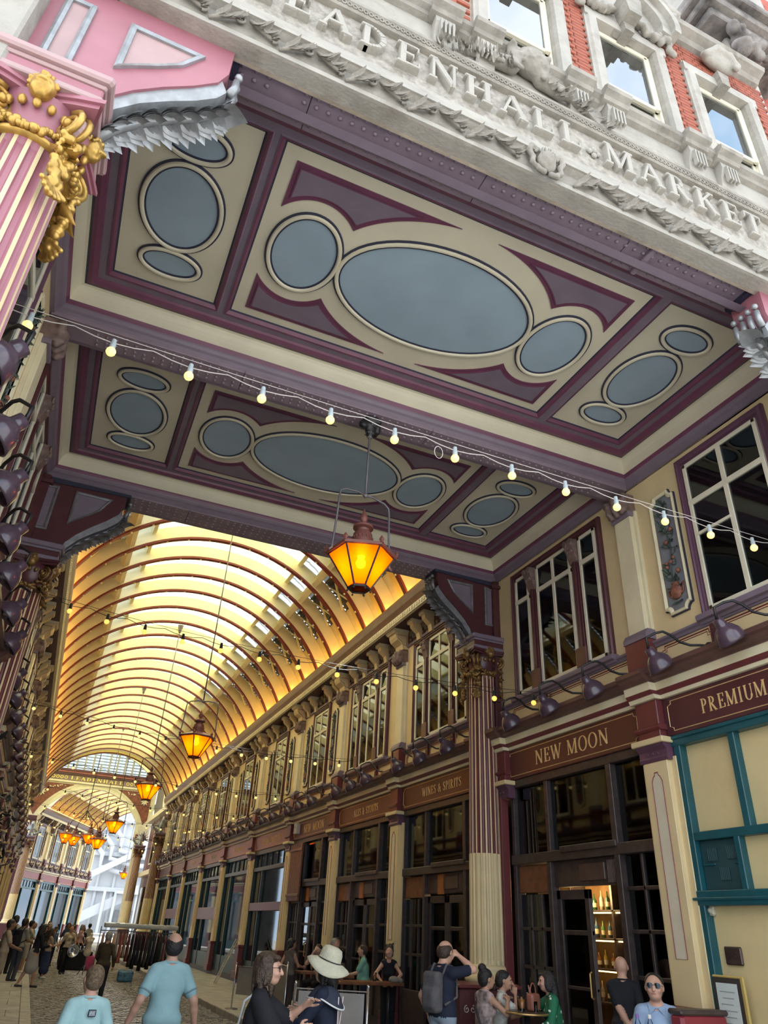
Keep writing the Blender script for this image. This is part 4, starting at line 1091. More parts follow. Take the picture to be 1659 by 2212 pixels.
    mb = MB(); mb.prism([(0, 7.91), (.30, 7.91), (.32, 7.95), (.32, 8.0), (0, 8.0)][::-1], -.13, .13, LP); d['small_console_cap'] = mb.mesh('small_console_cap', CREAM2)
    s = SDF()
    for i in range(40): s.ell((rr.uniform(-.2, .2), .05, rr.uniform(7.68, 7.94)), (rr.uniform(.02, .05), .04, rr.uniform(.02, .05)), 0, .008)
    s.ell((0, .09, 7.82), (.05, .05, .08), 0, .01)
    d['frieze_carving'] = s.mesh('frieze_carving', ORN, .018)
    return d
def pilaster(W, u, entrance=False, ground=True):
    d = shared('pil', pil_meshes)
    g = ['plinth', 'pilaster', 'pale_field', 'red_line_border', 'capital_block', 'abacus', 'fascia_block', 'cornice_break'] if ground else ['fascia_block', 'cornice_break']
    ups = ['upper_base', 'upper_shaft', 'neck_band', 'leaf_capital']
    p = link(g[0] if not ground else 'pilaster', d['pilaster'] if ground else d[g[0]], W, (u, 0, 0))
    for n in g:
        if n != p.name.split('.')[0]: link(n, d[n], p)
    q = link('upper_pilaster', d['upper_shaft'], W, (u, 0, 0))
    for n in ups:
        if n != 'upper_shaft': link(n, d[n], q)
    if not entrance:
        c = link('console', d['console'], W, (u, 0, 0)); link('line_border', d['line_border'], c); link('console_cap', d['console_cap'], c)
def small_consoles(W, us):
    d = shared('pil', pil_meshes)
    for u in us:
        c = link('small_console', d['small_console'], W, (u, 0, 0)); link('small_console_cap', d['small_console_cap'], c)
def carvings(W, us):
    d = shared('pil', pil_meshes)
    for u in us: link('frieze_carving', d['frieze_carving'], W, (u, 0, 0))
# --- sign boards
def sign(W, u0, u1, text, h, label, uc=None, width=None, bm=None, tm=None, left=None):
    bm = bm or MAROON_D; tm = tm or GOLDP
    o = empty('shop_sign', (0, 0, 0))
    o.matrix_world = Matrix.Translation(W.location) @ Matrix.Rotation(W.rotation_euler.z, 4, 'Z') @ Matrix.Translation(((u0+u1)/2, 0, 3.84))
    tag(o, label, 'sign')
    hw = (u1-u0)/2
    MB().bbox(-hw, 0, 0, hw, .05, .48, .01).build('board', bm, o)
    a, c = hw-.08, .055; p = .06
    P = [(-a+p, c), (a-p, c), (a-p, c+p*.6), (a, c+p), (a, .43-p), (a-p, .43-p*.6), (a-p, .43), (-a+p, .43), (-a+p, .43-p*.6), (-a, .43-p), (-a, c+p), (-a+p, c+p*.6)]
    MB().tube([(x, .051, z) for x, z in P], .0055, 4, False, True).build('gold_line', tm, o)
    if text:
        ls, Wd = letters(text, h, 1., .12, T=.15, t=.055, sl=.08, st=.045)
        k = (width/Wd) if width else 1.
        um = (uc if uc is not None else (u0+u1)/2)-(u0+u1)/2
        mb = MB(); far = (u0+u1)/2 > 24 or W is not wr
        for ch, Pg, xo in ls:
            if not far and mb.v: mb.build('letter', tm, o); mb = MB()
            for p in Pg:
                ar = sum(p[i][0]*p[(i+1) % len(p)][1]-p[(i+1) % len(p)][0]*p[i][1] for i in range(len(p)))
                p = p if ar > 0 else p[::-1]
                mb.prism(p, 0, .006+rnd.uniform(0, .002), lambda a, b, n, xo=xo: (um-(a+xo)*k, .05+n, .245-h/2+b))
        if mb.v: mb.build('lettering' if far else 'letter', tm, o)
    return o
# --- shopfronts
def pane(parent, u0, z0, u1, z1, n=-.08, m=None): return MB().box(u0, n-.003, z0, u1, n+.003, z1).build('pane', m or GLASSD, parent)
def bars(parent, name, m, items, b=.008):
    for (u0, n0, z0, u1, n1, z1) in items: MB().bbox(u0, n0, z0, u1, n1, z1, b).build(name, m, parent)
def shopfront_root(W, u, label, cat='shopfront'):
    o = empty('shopfront', (0, 0, 0))
    o.matrix_world = Matrix.Translation(W.location) @ Matrix.Rotation(W.rotation_euler.z, 4, 'Z') @ Matrix.Translation((u, 0, 0))
    return tag(o, label, cat)
def pub_front(W, u0, u1, label, variant=0):
    uc = (u0+u1)/2; o = shopfront_root(W, uc, label); hw = (u1-u0)/2; k = hw/1.54
    m1, m2 = .62*k, -.80*k           # mullion positions (local u, + is left in view)
    dr, dl = -.70*k, .52*k           # door opening
    D = DARKWOOD
    bars(o, 'post', D, [(-hw, -.16, 0, -hw+.09, .0, 3.84), (hw-.09, -.16, 0, hw, .0, 3.84)])
    bars(o, 'head_beam', D, [(-hw, -.16, 3.72, hw, .02, 3.84)])
    bars(o, 'transom', D, [(-hw, -.16, 2.56, hw, .03, 2.70), (-hw*.55, -.10, 2.66, hw*.2, .06, 2.74)])
    bars(o, 'mullion', D, [(m1-.045, -.13, 2.70, m1+.045, .0, 3.72), (m2-.055, -.13, 0, m2+.055, .02, 3.72), (m1-.03, -.13, 0, m1+.07, 0.01, 2.56)])
    for a, b in ((-hw+.09, m2-.055), (m2+.055, m1-.045), (m1+.045, hw-.09)): pane(o, a, 2.70, b, 3.72)
    # left light: panel, then small panes
    MB().bbox(m1+.09, -.09, 2.16, hw-.10, -.04, 2.54, .01).build('wood_panel', BROWNWOOD if variant != 2 else DARKWOOD, o)
    bars(o, 'stall_riser', D, [(m1+.07, -.13, 0, hw-.09, -.02, .62), (-hw+.09, -.13, 0, m2-.055, -.02, .62)])
    for (a, b) in ((m1+.07, hw-.09), (-hw+.09, m2-.055)):
        top = 2.14 if a > 0 else 2.56
        us = [a+(b-a)*t for t in ((1/3, 2/3) if a > 0 else (.5,))]
        for u in us: bars(o, 'glazing_bar', D, [(u-.022, -.11, .62, u+.022, -.05, top)], .005)
        for z in (1.17, 1.66) + ((2.14,) if a < 0 else ()): bars(o, 'glazing_bar', D, [(a, -.11, z, b, -.05, z+.045)], .005)
        es = [a]+us+[b]; zs = [.62, 1.19, 1.68, 2.16, top] if a < 0 else [.62, 1.19, 1.68, top]
        for x0, x1 in zip(es[:-1], es[1:]):
            for z0, z1 in zip(zs[:-1], zs[1:]): pane(o, x0, z0, x1, z1)
    # panel with carved console over the door
    bars(o, 'over_panel', D, [(m2+.055, -.14, 2.22, m1-.03, -.05, 2.56)])
    MB().bbox(m2+.34, -.06, 2.28, m2+.90, -.03, 2.50, .01).build('raised_panel', mat('brown_black_wood', (.085, .05, .042), .4, var=.2), o)
    mb = MB()
    for q in range(7): mb.bbox(m2+.09+q*.03, -.06, 2.24, m2+.11+q*.03, -.035, 2.52, .004)
    mb.tube([(m2+.08, -.02, 2.50), (m2+.10, 0, 2.46), (m2+.07, .01, 2.38), (m2+.06, 0, 2.28), (m2+.09, -.01, 2.24)], .012, 6); mb.build('reeded_console', mat('brown_black_wood', (.085, .05, .042)), o)
    if variant: 
        um = (m1+m2)/2+.18
        MB().bbox(um-.12, -.05, 2.20, um+.12, -.02, 2.54, .005).build('orange_panel', mat('orange_brown_panel', (.30, .095, .022), .5, var=.1), o)
    # door: one leaf shut (left), opening to the right
    dm = (m1+m2)/2
    dd = MB().bbox(dm+.0, -.13, .0, dm+.10, -.07, 2.18, .006).bbox(m1-.12, -.13, 0, m1-.03, -.07, 2.18, .006).bbox(dm, -.13, 2.06, m1-.03, -.07, 2.18, .006).bbox(dm, -.13, 0, m1-.03, -.07, .34, .006).bbox(dm, -.12, 1.62, m1-.03, -.08, 1.68, .006).bbox(dm, -.12, .98, m1-.03, -.08, 1.02, .006).build('door_leaf', D, o)
    for z0, z1 in ((.34, .98), (1.02, 1.62), (1.68, 2.06)): MB().box(dm+.10, -.102, z0, m1-.12, -.098, z1).build('pane', GLASSD, dd)
    MB().tube([(dm+.05, -.05, .9), (dm+.05, -.02, .92), (dm+.05, -.02, 1.18), (dm+.05, -.05, 1.2)], .012, 6).build('handle', mat('brass', (.6, .4, .15), .3, metal=.8), dd)
    if variant:      # second leaf shut too
        d2 = MB().bbox(dm-.10, -.13, .0, dm, -.07, 2.18, .006).bbox(m2+.055, -.13, 0, m2+.14, -.07, 2.18, .006).bbox(m2+.055, -.13, 2.06, dm, -.07, 2.18, .006).bbox(m2+.055, -.13, 0, dm, -.07, .34, .006).bbox(m2+.055, -.12, 1.62, dm, -.08, 1.68, .006).build('door_leaf', D, o)
        for z0, z1 in ((.34, 1.62), (1.68, 2.06)): MB().box(m2+.14, -.102, z0, dm-.10, -.098, z1).build('pane', GLASSD, d2)
    return o
def shop_front(W, u0, u1, label, frame, board=None, small=False):
    uc = (u0+u1)/2; o = shopfront_root(W, uc, label); hw = (u1-u0)/2
    bars(o, 'post', frame, [(-hw, -.16, 0, -hw+.10, .0, 3.84), (hw-.10, -.16, 0, hw, .0, 3.84), (hw*.42-.05, -.14, 0, hw*.42+.05, 0, 3.3)])
    bars(o, 'head_beam', frame, [(-hw, -.16, 3.70, hw, .02, 3.84)])
    bars(o, 'transom', frame, [(-hw, -.14, 3.18, hw, .02, 3.30)])
    bars(o, 'stall_riser', frame, [(-hw, -.16, 0, hw, -.02, .55)])
    for k in range(1, 6): bars(o, 'fanlight_bar', frame, [(-hw+k*hw/3-.02, -.10, 3.30, -hw+k*hw/3+.02, -.04, 3.70)], .004)
    for a, b in ((-hw+.1, hw*.42-.05), (hw*.42+.05, hw-.10)):
        pane(o, a, .55, b, 3.18, m=GLASSD)
    pane(o, -hw+.1, 3.30, hw-.1, 3.70)
    if board: MB().bbox(-hw+.1, -.03, board[0], hw-.10, .03, board[1], .01).build('name_board', MAROON, o)
    return o
def teal_front(W, u0, u1, label):
    uc = (u0+u1)/2; o = shopfront_root(W, uc, label); hw = (u1-u0)/2; L = lambda y: y-uc
    BOARD = mat('cream_boarding', (.70, .57, .30), .5, var=.05, dirt=.18, scale=1.5)
    MB().box(-hw, -.16, 0, hw, -.07, 3.84).build('boarding', BOARD, o)
    bars(o, 'post', TEAL, [(L(7.11), -.08, 0, L(7.005), .04, 3.84), (L(6.26), -.07, 2.70, L(6.165), .03, 3.72), (L(6.44), -.07, 2.08, L(6.36), .03, 2.70), (L(5.1), -.07, 2.70, L(5.0), .03, 3.72), (-hw, -.08, 0, -hw+.1, .04, 3.84)])
    bars(o, 'rail', TEAL, [(-hw, -.08, 3.71, hw, .05, 3.84), (-hw, -.07, 2.62, hw, .035, 2.71), (-hw, -.08, 1.95, hw, .05, 2.10)])
    bars(o, 'rail_bead', TEAL, [(-hw, .04, 2.00, hw, .065, 2.03), (-hw, .04, 3.79, hw, .075, 3.83)])
    MB().bbox(L(7.0), -.07, 2.10, L(6.44), -.03, 2.62, .01).build('vent_panel', mat('dark_teal_board', (.018, .06, .07), .5), o)
    VM = mat('vent_slot', (.006, .012, .014), .6, var=0); VS = mat('vent_slat', (.05, .11, .12), .4)
    for (yy, zz) in ((6.90, 2.40), (6.62, 2.41), (6.76, 2.20)):
        MB().box(L(yy), -.035, zz, L(yy-.14), -.025, zz+.13).build('vent_grille', VM, o)
        for q in range(6): MB().box(L(yy)-.14+q*.024, -.03, zz, L(yy)-.132+q*.024, -.015, zz+.13).build('slat', VS, o)
    bars(o, 'panel_rib', TEAL, [(L(6.98), -.04, 2.355, L(6.80), -.015, 2.375), (L(6.52), -.04, 2.36, L(6.46), -.015, 2.38)], .004)
    return o
# ---------------------------------------------------------------- assemble right and left walls
def band_names(k): return ['first', 'second', 'third', 'fourth', 'fifth', 'sixth', 'seventh', 'eighth', 'ninth', 'tenth', 'eleventh', 'twelfth'][k]
for W, s in ((wr, 1), (wl, -1)):
    a, b = sorted((s*3.95, s*11.36)); runs(W, a, b, False)
    a, b = sorted((s*11.7, s*51.4)); runs(W, a, b, True)
    run([(0, 4.32), (.09, 4.32), (.31, 4.62), (.31, 4.67), (0, 4.72)], *sorted((s*11.3, s*11.75)), BROWN, W, 'brown_cornice')
    # dark rooms behind
    u0, u1 = sorted((s*3.9, s*51.4))
    MB().box(u0, -3.2, -.1, u1, -3.0, 8.2).build('room_back', ROOMD, W)
    MB().box(u0, -3.0, 4.0, u1, -.05, 4.5).build('floor_edge', ROOMD, W)
    MB().box(u0, -3.0, 7.95, u1, -.05, 8.2).build('room_ceiling', mat('grey_interior_ceiling', (.16, .16, .15), .8), W)
    MB().box(u0, -.25, 3.84, u1, 0, 4.72).build('fascia_backing', MAROON_D, W)
    MB().box(u0, -.25, 7.62, u1, 0, 8.6).build('wall_top', PURPLE, W)
    kinds = ['near', 'triple', 'triple', 'triple']+['single']*7
    P = [3.4]+PY
    for k in range(len(P)-1):
        y0, y1 = P[k], P[k+1]; yc = (y0+y1)/2
        kd = kinds[k]; yw = [5.5, 9.28, 13.55, 17.6][k] if k < 4 else yc
        if k == 1: y1 = 11.1
        if k == 2: y0 = 11.6
        uu = sorted((s*(y0+(.0 if k else .5)), s*y1))
        wall_bay(W, uu[0], uu[1], kd, s*yw, 7.66)
        side = 'right' if s > 0 else 'left'
        window(W, s*yw, kd, 'upper window of the %s wall, %s from the street' % (side, band_names(k)))
        if kd in ('single', 'near'):
            off = 1.13 if kd == 'near' else 1.2 if yc < 24 else 1.28
            carved(W, s*(yw+off)); carved(W, s*(yw-off))
            if k >= 4 and yc < 60: 
                small_consoles(W, [s*(yw-.72), s*(yw+.72), s*(yw-.95), s*(yw+.95)] if 0 else [s*(yw-.68), s*(yw+.68), s*(yw-1.42), s*(yw+1.42)]); carvings(W, [s*yw, s*(yw-.35), s*(yw+.35), s*(yw-1.05), s*(yw+1.05)])
        elif k >= 2:
            small_consoles(W, [s*(yw+d) for d in (-1.05, -.42, .42, 1.05)]); carvings(W, [s*yw, s*(yw-.74), s*(yw+.74), s*(yw-1.4), s*(yw+1.4)])
    for k, y in enumerate(PY):
        if k == 1: continue
        pilaster(W, s*y, entrance=(k == 0))
    # pier behind the fluted column
    mb = MB(); mb.bbox(s*11.36-.30, 0, 0, s*11.36+.30, .14, 3.6, .01); mb.bbox(s*11.36-.36, 0, 0, s*11.36+.36, .2, .95, .015); mb.build('column_pier', MAROON, W)
    d = shared('pil', pil_meshes)
    for q in (-.28, .28):
        for n in ('capital_block', 'abacus', 'fascia_block', 'cornice_break'):
            link(n, d[n], W, (s*11.36+q, 0, 0))
    mb = MB(); mb.bbox(s*11.36-.27, 0, 4.7, s*11.36+.27, .14, 7.62, .01); mb.bbox(s*11.36-.31, 0, 4.7, s*11.36+.31, .18, 5.2, .01); mb.bbox(s*11.36-.33, 0, 5.2, s*11.36+.33, .2, 5.27, .01); mb.bbox(s*11.36-.33, 0, 7.45, s*11.36+.33, .2, 7.52, .01)
    mb.build('column_pier', MAROON_D, W)
    # dentils under the gutter, too fine to pick apart
    mb = MB()
    for i in range(300):
        u = s*(11.8+i*.13); mb.box(u, .53, 8.02, u+.05, .545, 8.10)
    tag(mb.build('dentils', CREAM2, W), kind='stuff')
    mb = MB()
    for i in range(9):
        u = s*(11.5+i*4.5); mb.tube([(u, .46, 8.02), (u, .42, 7.96)], .02, 6)
# shop signs and fronts, right
SG = mat('orange_brown_board', (.20, .055, .022), .38, var=.08)  # even orange-brown board colour of the farther right-hand signs
sign(wr, 3.95, 7.17, 'PREMIUM', .175, 'maroon fascia sign lettered PREMIUM at the right edge', uc=6.06, width=.97)
sign(wr, 7.60, 11.00, 'NEW MOON', .215, 'maroon fascia sign lettered NEW MOON right of the fluted column', uc=9.21, width=1.82, bm=mat('brown_maroon_board', (.105, .030, .024), .38))
BR = MATS['brown_maroon_board']
sign(wr, 11.70, 15.28, 'WINES & SPIRITS', .165, 'maroon fascia sign lettered WINES & SPIRITS', uc=13.43, width=1.68, bm=BR)
sign(wr, 15.72, 19.28, 'ALES & STOUTS', .165, 'maroon fascia sign lettered ALES & STOUTS', uc=17.4, width=1.57, bm=BR)
sign(wr, 19.72, 23.28, 'NEW MOON', .215, 'maroon fascia sign lettered NEW MOON further down the arcade', uc=21.36, width=1.82, bm=BR)
sign(wr, 23.72, 27.98, 'YIFANG FRUIT TEA', .165, 'orange-brown fascia sign lettered YIFANG FRUIT TEA', uc=25.75, width=2.3, bm=SG)
sign(wr, 28.42, 32.58, 'CHAMPAGNE', .165, 'orange-brown fascia sign lettered CHAMPAGNE', uc=30.4, width=1.4, bm=SG)
sign(wr, 33.02, 37.23, 'THE SPICE', .165, 'orange-brown fascia sign lettered THE SPICE', uc=35.1, width=1.3, bm=SG)
sign(wr, 37.67, 41.83, 'THE RIG', .165, 'small far fascia sign lettered THE RIG', uc=39.8, width=1.1, bm=SG)
sign(wr, 42.27, 46.38, None, .16, 'small far orange-brown fascia sign before the last pilasters', bm=SG)
sign(wr, 46.82, 51.0, None, .16, 'last dark fascia sign on the right before the crossing')
teal_front(wr, 3.95, 7.15, 'teal-framed front with cream boarding and vent grilles')
pub_front(wr, 7.62, 10.98, 'dark wood pub front with open door under the first NEW MOON sign', 0)
pub_front(wr, 11.72, 15.26, 'dark wood pub front under the WINES & SPIRITS sign', 1)
pub_front(wr, 15.74, 19.26, 'dark wood pub front under the ALES & STOUTS sign', 1)
pub_front(wr, 19.74, 23.26, 'dark wood pub front with shutter under the second NEW MOON sign', 1)
shop_front(wr, 23.74, 27.96, 'grey-framed tea shop window under the YIFANG FRUIT TEA sign', mat('dark_grey_frame', (.03, .045, .05), .4), (1.98, 2.22))
DT = mat('deep_teal_frame', (.010, .045, .055), .35)
shop_front(wr, 28.44, 32.56, 'teal shop window under the CHAMPAGNE sign', DT)
shop_front(wr, 33.04, 37.21, 'teal shop window under THE SPICE sign', DT, (1.7, 2.15))
shop_front(wr, 37.69, 41.81, 'teal shop window under THE RIG sign', DT)
shop_front(wr, 42.29, 46.36, 'far teal shop window behind the clothes rail', DT, (1.7, 2.15))
shop_front(wr, 46.84, 51.0, 'last teal shop window on the right before the crossing', DT)
# slatted shutter on the second NEW MOON front
sh = tag(empty('slatted_shutter', (XR-.10, 22.55, 2.2)), 'brown slatted shutter beside the second NEW MOON transom window', 'shutter')
for i in range(9): MB().bbox(-.03, -.55+i*.125, 0, .03, -.55+i*.125+.10, 1.5, .01).build('slat', BROWNWOOD, sh)
for z in (.12, 1.3): MB().bbox(-.05, -.58, z, -.02, .60, z+.07, .01).build('rail', BROWNWOOD, sh)
# lamps above the signs
near = [('above the PREMIUM sign, nearest the frame edge', 5.64), ('above the PREMIUM sign, beside the maroon pilaster base', 6.78), ('above the NEW MOON sign, nearest the PREMIUM sign', 8.12), ('above the NEW MOON sign, middle of three', 9.2), ('above the NEW MOON sign, nearest the fluted column', 10.28),
        ('above WINES & SPIRITS, nearest the fluted column', 12.55), ('above WINES & SPIRITS, middle of three', 13.75), ('above WINES & SPIRITS, beside the next pilaster', 14.8), ('above ALES & STOUTS, nearest the street', 16.65), ('above ALES & STOUTS, middle of three', 17.65), ('above ALES & STOUTS, beside the next pilaster', 18.7)]
for t, y in near: lamp(XR, y, PI/2, 'plum swan-neck lamp '+t)
sg_ = ['the second NEW MOON sign', 'the YIFANG FRUIT TEA sign', 'the CHAMPAGNE sign', 'THE SPICE sign', 'THE RIG sign', 'the far blank orange sign', 'the last dark sign']
for k, y in enumerate([20.7, 21.9, 23.0, 24.7, 26.0, 27.4, 29.2, 30.6, 32.0, 33.8, 35.2, 36.6, 38.4, 39.8, 41.2, 43.0, 44.4, 45.8, 47.6, 49.0, 50.4]):
    lamp(XR, y, PI/2, 'small plum swan-neck lamp above %s, %s' % (sg_[k//3], ['nearest the street', 'middle of three', 'farthest of three'][k % 3]), 'far right sign lamps', 3)
for k, y in enumerate([4.35, 5.25, 6.1, 7.15, 8.1, 9.3, 10.5]):
    lamp(XL, y, -PI/2, 'dark swan-neck lamp on the left wall, %s one from the street' % band_names(k))
for k, y in enumerate([12.4, 13.7, 15.0, 16.4, 17.8, 19.2, 20.7, 22.3, 24, 25.8, 27.8, 30, 32.5, 35.2, 38.2, 41.5, 45]):
    lamp(XL, y, -PI/2, 'dark swan-neck lamp far along the left wall, %s in its row' % ['eighth', 'ninth', 'tenth', 'eleventh', 'twelfth', 'thirteenth', 'fourteenth', 'fifteenth', 'sixteenth', 'seventeenth', 'eighteenth', 'nineteenth', 'twentieth', 'twenty-first', 'twenty-second', 'twenty-third', 'twenty-fourth'][k], 'far left wall lamps', 3)
# left shop fronts
for k in range(len(PY)-1):
    y0, y1 = ([3.4]+PY)[k]+.22, ([3.4]+PY)[k+1]-.22
    if k == 0: y0 = 3.95
    sign(wl, -y1, -y0, None, .16, 'maroon fascia sign on the left wall, %s from the street' % band_names(k))
    shop_front(wl, -y1, -y0, 'dark shop window on the left wall, %s from the street' % band_names(k), DARKWOOD)
# ---------------------------------------------------------------- ground
fl = struct(empty('floor', (0, 0, 0)), 'cobbled lane between paved footways')
PAVE = mat('grey_paving', (.36, .345, .325), .8, var=.15, scale=3, bump=.15, bscale=60, dirt=.4)
KERB = mat('granite_kerb', (.36, .34, .32), .75, var=.15, scale=9, bump=.3)
COB = mat('granite_setts', (.27, .245, .215), .7, var=.35, scale=5, bump=.4, bscale=30)
STREET = mat('street_paving', (.55, .53, .50), .9, var=.1, scale=2)
MB().box(-60, -60, -.4, 60, 3.0, -.14).build('street', STREET, fl)
MB().box(-40, 3.0, -.5, 60, 130, -.27).build('ground_bed', mat('mortar_bed', (.12, .11, .10), .9), fl)
MB().box(-40, 63, -.3, 60, 130, -.15).build('far_paving', PAVE, fl)
for (a, b, xa, xb) in ((3.0, 63, 4.72, 10.2), (3.0, 63, -4.6, .32)):
    k = 0; y = a
    while y < b:
        L = 1.1 if y < 30 else 3.0; x = xa; q = k % 2
        while x < xb-.05:
            wv = min((.85 if y < 30 else 2.0)*(1 if q == 0 or x > xa else .5), xb-x)
            MB().box(x+.004, y+.004, -.27, x+wv-.004, min(b, y+L)-.004, -.105).build('paving_slab', PAVE, fl); x += wv
        y += L; k += 1
for x in (.32, 4.52):
    for i in range(60): MB().bbox(x, 3.0+i*1.0+.004, -.27, x+.2, 4.0+i*1.0-.004, -.10, .015).build('kerb_stone', KERB, fl)
# cobbles: thousands of setts in one piece
V = []; Fq = []; r2 = np.random.default_rng(3); j = 0; y = 3.0
while y < 62:
    dy = .125 if y < 34 else .25; dx = .145 if y < 34 else .29; x = .60+(dx/2 if j % 2 else 0)
    while x < 4.46:
        h = r2.uniform(-.012, .012); k = len(V); a, b = dx/2-.008, dy/2-.008; t = r2.uniform(-.01, .01)
        V += [(x-a, y-b, -.26), (x+a, y-b, -.26), (x+a, y+b, -.26), (x-a, y+b, -.26), (x-a*.75, y-b*.7, -.22+h+t), (x+a*.75, y-b*.7, -.22+h-t), (x+a*.75, y+b*.7, -.22+h-t), (x-a*.75, y+b*.7, -.22+h+t)]
        Fq += [(k+4, k+5, k+6, k+7), (k, k+1, k+5, k+4), (k+1, k+2, k+6, k+5), (k+2, k+3, k+7, k+6), (k+3, k, k+4, k+7)]
        x += dx
    y += dy; j += 1
tag(link('cobbles', np_mesh('cobbles', np.array(V), np.array(Fq), COB, None, False), fl), kind='stuff')
# ---------------------------------------------------------------- glazed barrel vault
RIBC = mat('cream_rib_paint', (.86, .80, .52), .42, var=.05, scale=2)
RIBR = mat('oxblood_edge_paint', (.21, .032, .022), .4, var=.1)
CROWN = frosted('frosted_crown_glass', (.97, .93, .72), .80)
LATT = mat('grey_green_louvre', (.145, .135, .10), .6, var=.3, scale=3)
AMBER = mat('amber_uplight_tint', (.72, .50, .14), .45, var=.06)  # cream boards with the uplight's amber glow put into their colour
SKYG = glass('skylight_glass', (.92, .96, 1.0), 1.15)
R_V, R_S, ZV = 4.17, 4.60, 6.71     # intrados radius, shell radius, centre height
def arcpt(r, th): return (r*math.sin(th), ZV+r*math.cos(th))
def sector(mb, r0, r1, t0, t1, y0, y1, n=24):
    mb.loft([[(*[arcpt(r, t)[0]], y, arcpt(r, t)[1]) for r, y in ((r0, y0), (r0, y1), (r1, y1), (r1, y0))] for t in np.linspace(t0, t1, n)], True, True)
D = math.radians
def vault(root, ys, fine=True):
    TH = D(66)
    rib = MB(); rib.cur = 0; sector(rib, R_V+.05, R_S, -TH, TH, -.05, .05, 40)
    rib.cur = 1; sector(rib, R_V, R_V+.05, -TH, TH, -.075, .075, 40)
    rib.cur = 0; sector(rib, R_V+.06, R_V+.09, -TH, TH, -.068, .068, 40)
    RB = rib.mesh('rib', [RIBC, RIBR], smooth=30)
    st = MB()
    for i in range(-7, 8): p = arcpt(R_V-.012, i*D(8)); st.ball((p[0], 0, p[1]), .03, 6, 4)
    ST = st.mesh('rib_bolts', RIBC)
    for y in ys:
        o = link('rib', RB, root, (0, y, 0))
        tag(link('rib_bolts', ST, o), kind='stuff')
    cache = {}
    for ya, yb in zip(ys[:-1], ys[1:]):
        g = round(yb-ya, 2)
        if g not in cache:
            d = {}; h = g/2-.05
            m = MB(); sector(m, R_S-.03, R_S, -D(27), D(27), -h, h, 14); d['crown_panel'] = [m.mesh('crown_panel', CROWN, True)]
            L = []
            for q in (-1, 1):
                m = MB(); sector(m, R_S-.02, R_S-.01, q*D(28.2), q*D(35), -h, h, 4); L.append(('skylight_pane', m.mesh('skylight_pane', SKYG, True)))
                m = MB()
                for t in (27, 35.0): sector(m, R_S-.14, R_S+.03, q*D(t), q*D(t+1.5), -h, h, 3)
                sector(m, R_S-.05, R_S, q*D(28), q*D(35.5), -.03, .03, 5)
                sector(m, R_S-.34, R_S-.02, q*D(36), q*D(38), -h, h, 3)
                L.append(('purlin', m.mesh('purlin', RIBC)))
                m = MB()
                for t in np.arange(39, 52, 1.6):
                    a = arcpt(R_S-.02, q*D(t)); b = arcpt(R_S+.10, q*D(t+2.0)); m.loft([[(a[0], y, a[1]), (b[0], y, b[1]), (b[0], y, b[1]+.02), (a[0], y, a[1]+.02)] for y in (-h, h)])
                L.append(('louvre_bank', m.mesh('louvre_bank', LATT)))
                m = MB()
                a = arcpt(R_S-.10, q*D(37)); b = arcpt(R_S-.10, q*D(51)); mid = arcpt(R_S-.10, q*D(44))
                m.tube([(a[0], -h*.9, a[1]), (mid[0], h*.2, mid[1]), (b[0], h*.9, b[1])], .035, 5); m.tube([(a[0], h*.9, a[1]), (b[0], -h*.2, b[1])], .022, 5)
                L.append(('brace', m.mesh('brace', RIBC)))
                m = MB(); sector(m, R_S-.02, R_S, q*D(52), q*D(66), -h, h, 6); L.append(('haunch_board', m.mesh('haunch_board', mat('olive_cream_board', (.66, .58, .33), .5, var=.1))))
                m = MB(); sector(m, R_S-.10, R_S-.02, q*D(50), q*D(66), -.18, .18, 6); L.append(('amber_lit_board', m.mesh('amber_lit_board', AMBER)))
                m = MB(); sector(m, R_S+.03, R_S+.06, q*D(36.5), q*D(53), -h, h, 5); L.append(('translucent_roof', m.mesh('translucent_roof', frosted('light_leak_glass', (.30, .32, .33), .6))))  # dim translucent sheet added to leak daylight in through the louvres
            d['side'] = L; cache[g] = d
        d = cache[g]; yc = (ya+yb)/2
        for me in d['crown_panel']: link('crown_panel', me, root, (0, yc, 0))
        for n, me in d['side']: link(n, me, root, (0, yc, 0))
v1 = struct(empty('ceiling', (CX, 0, 0)), 'cream ribbed glazed barrel vault over the arcade')
RY = [11.84+1.333*k for k in range(9)]
while RY[-1] < 50.4: RY.append(RY[-1]+1.54)
vault(v1, RY)
# warm uplight tubes tucked behind both gutters
AMB = emis('amber_tube', (1.0, .52, .10), 9.0)
for x, nm in ((6.62, 'right'), (-1.05, 'left')):
    o = tag(empty('gutter_uplight', (x, 31.0, 8.64)), 'amber light tube along the top of the %s gutter' % nm, 'light')
    MB().tube([(0, -19, 0), (0, 19.6, 0)], .035, 6).build('tube', AMB, o)
    mb = MB()
    for i in range(20): mb.box(-.03, -19+i*2.0, -.06, .03, -18.95+i*2.0, -.03)
    tag(mb.build('clips', BLACK, o), kind='stuff')
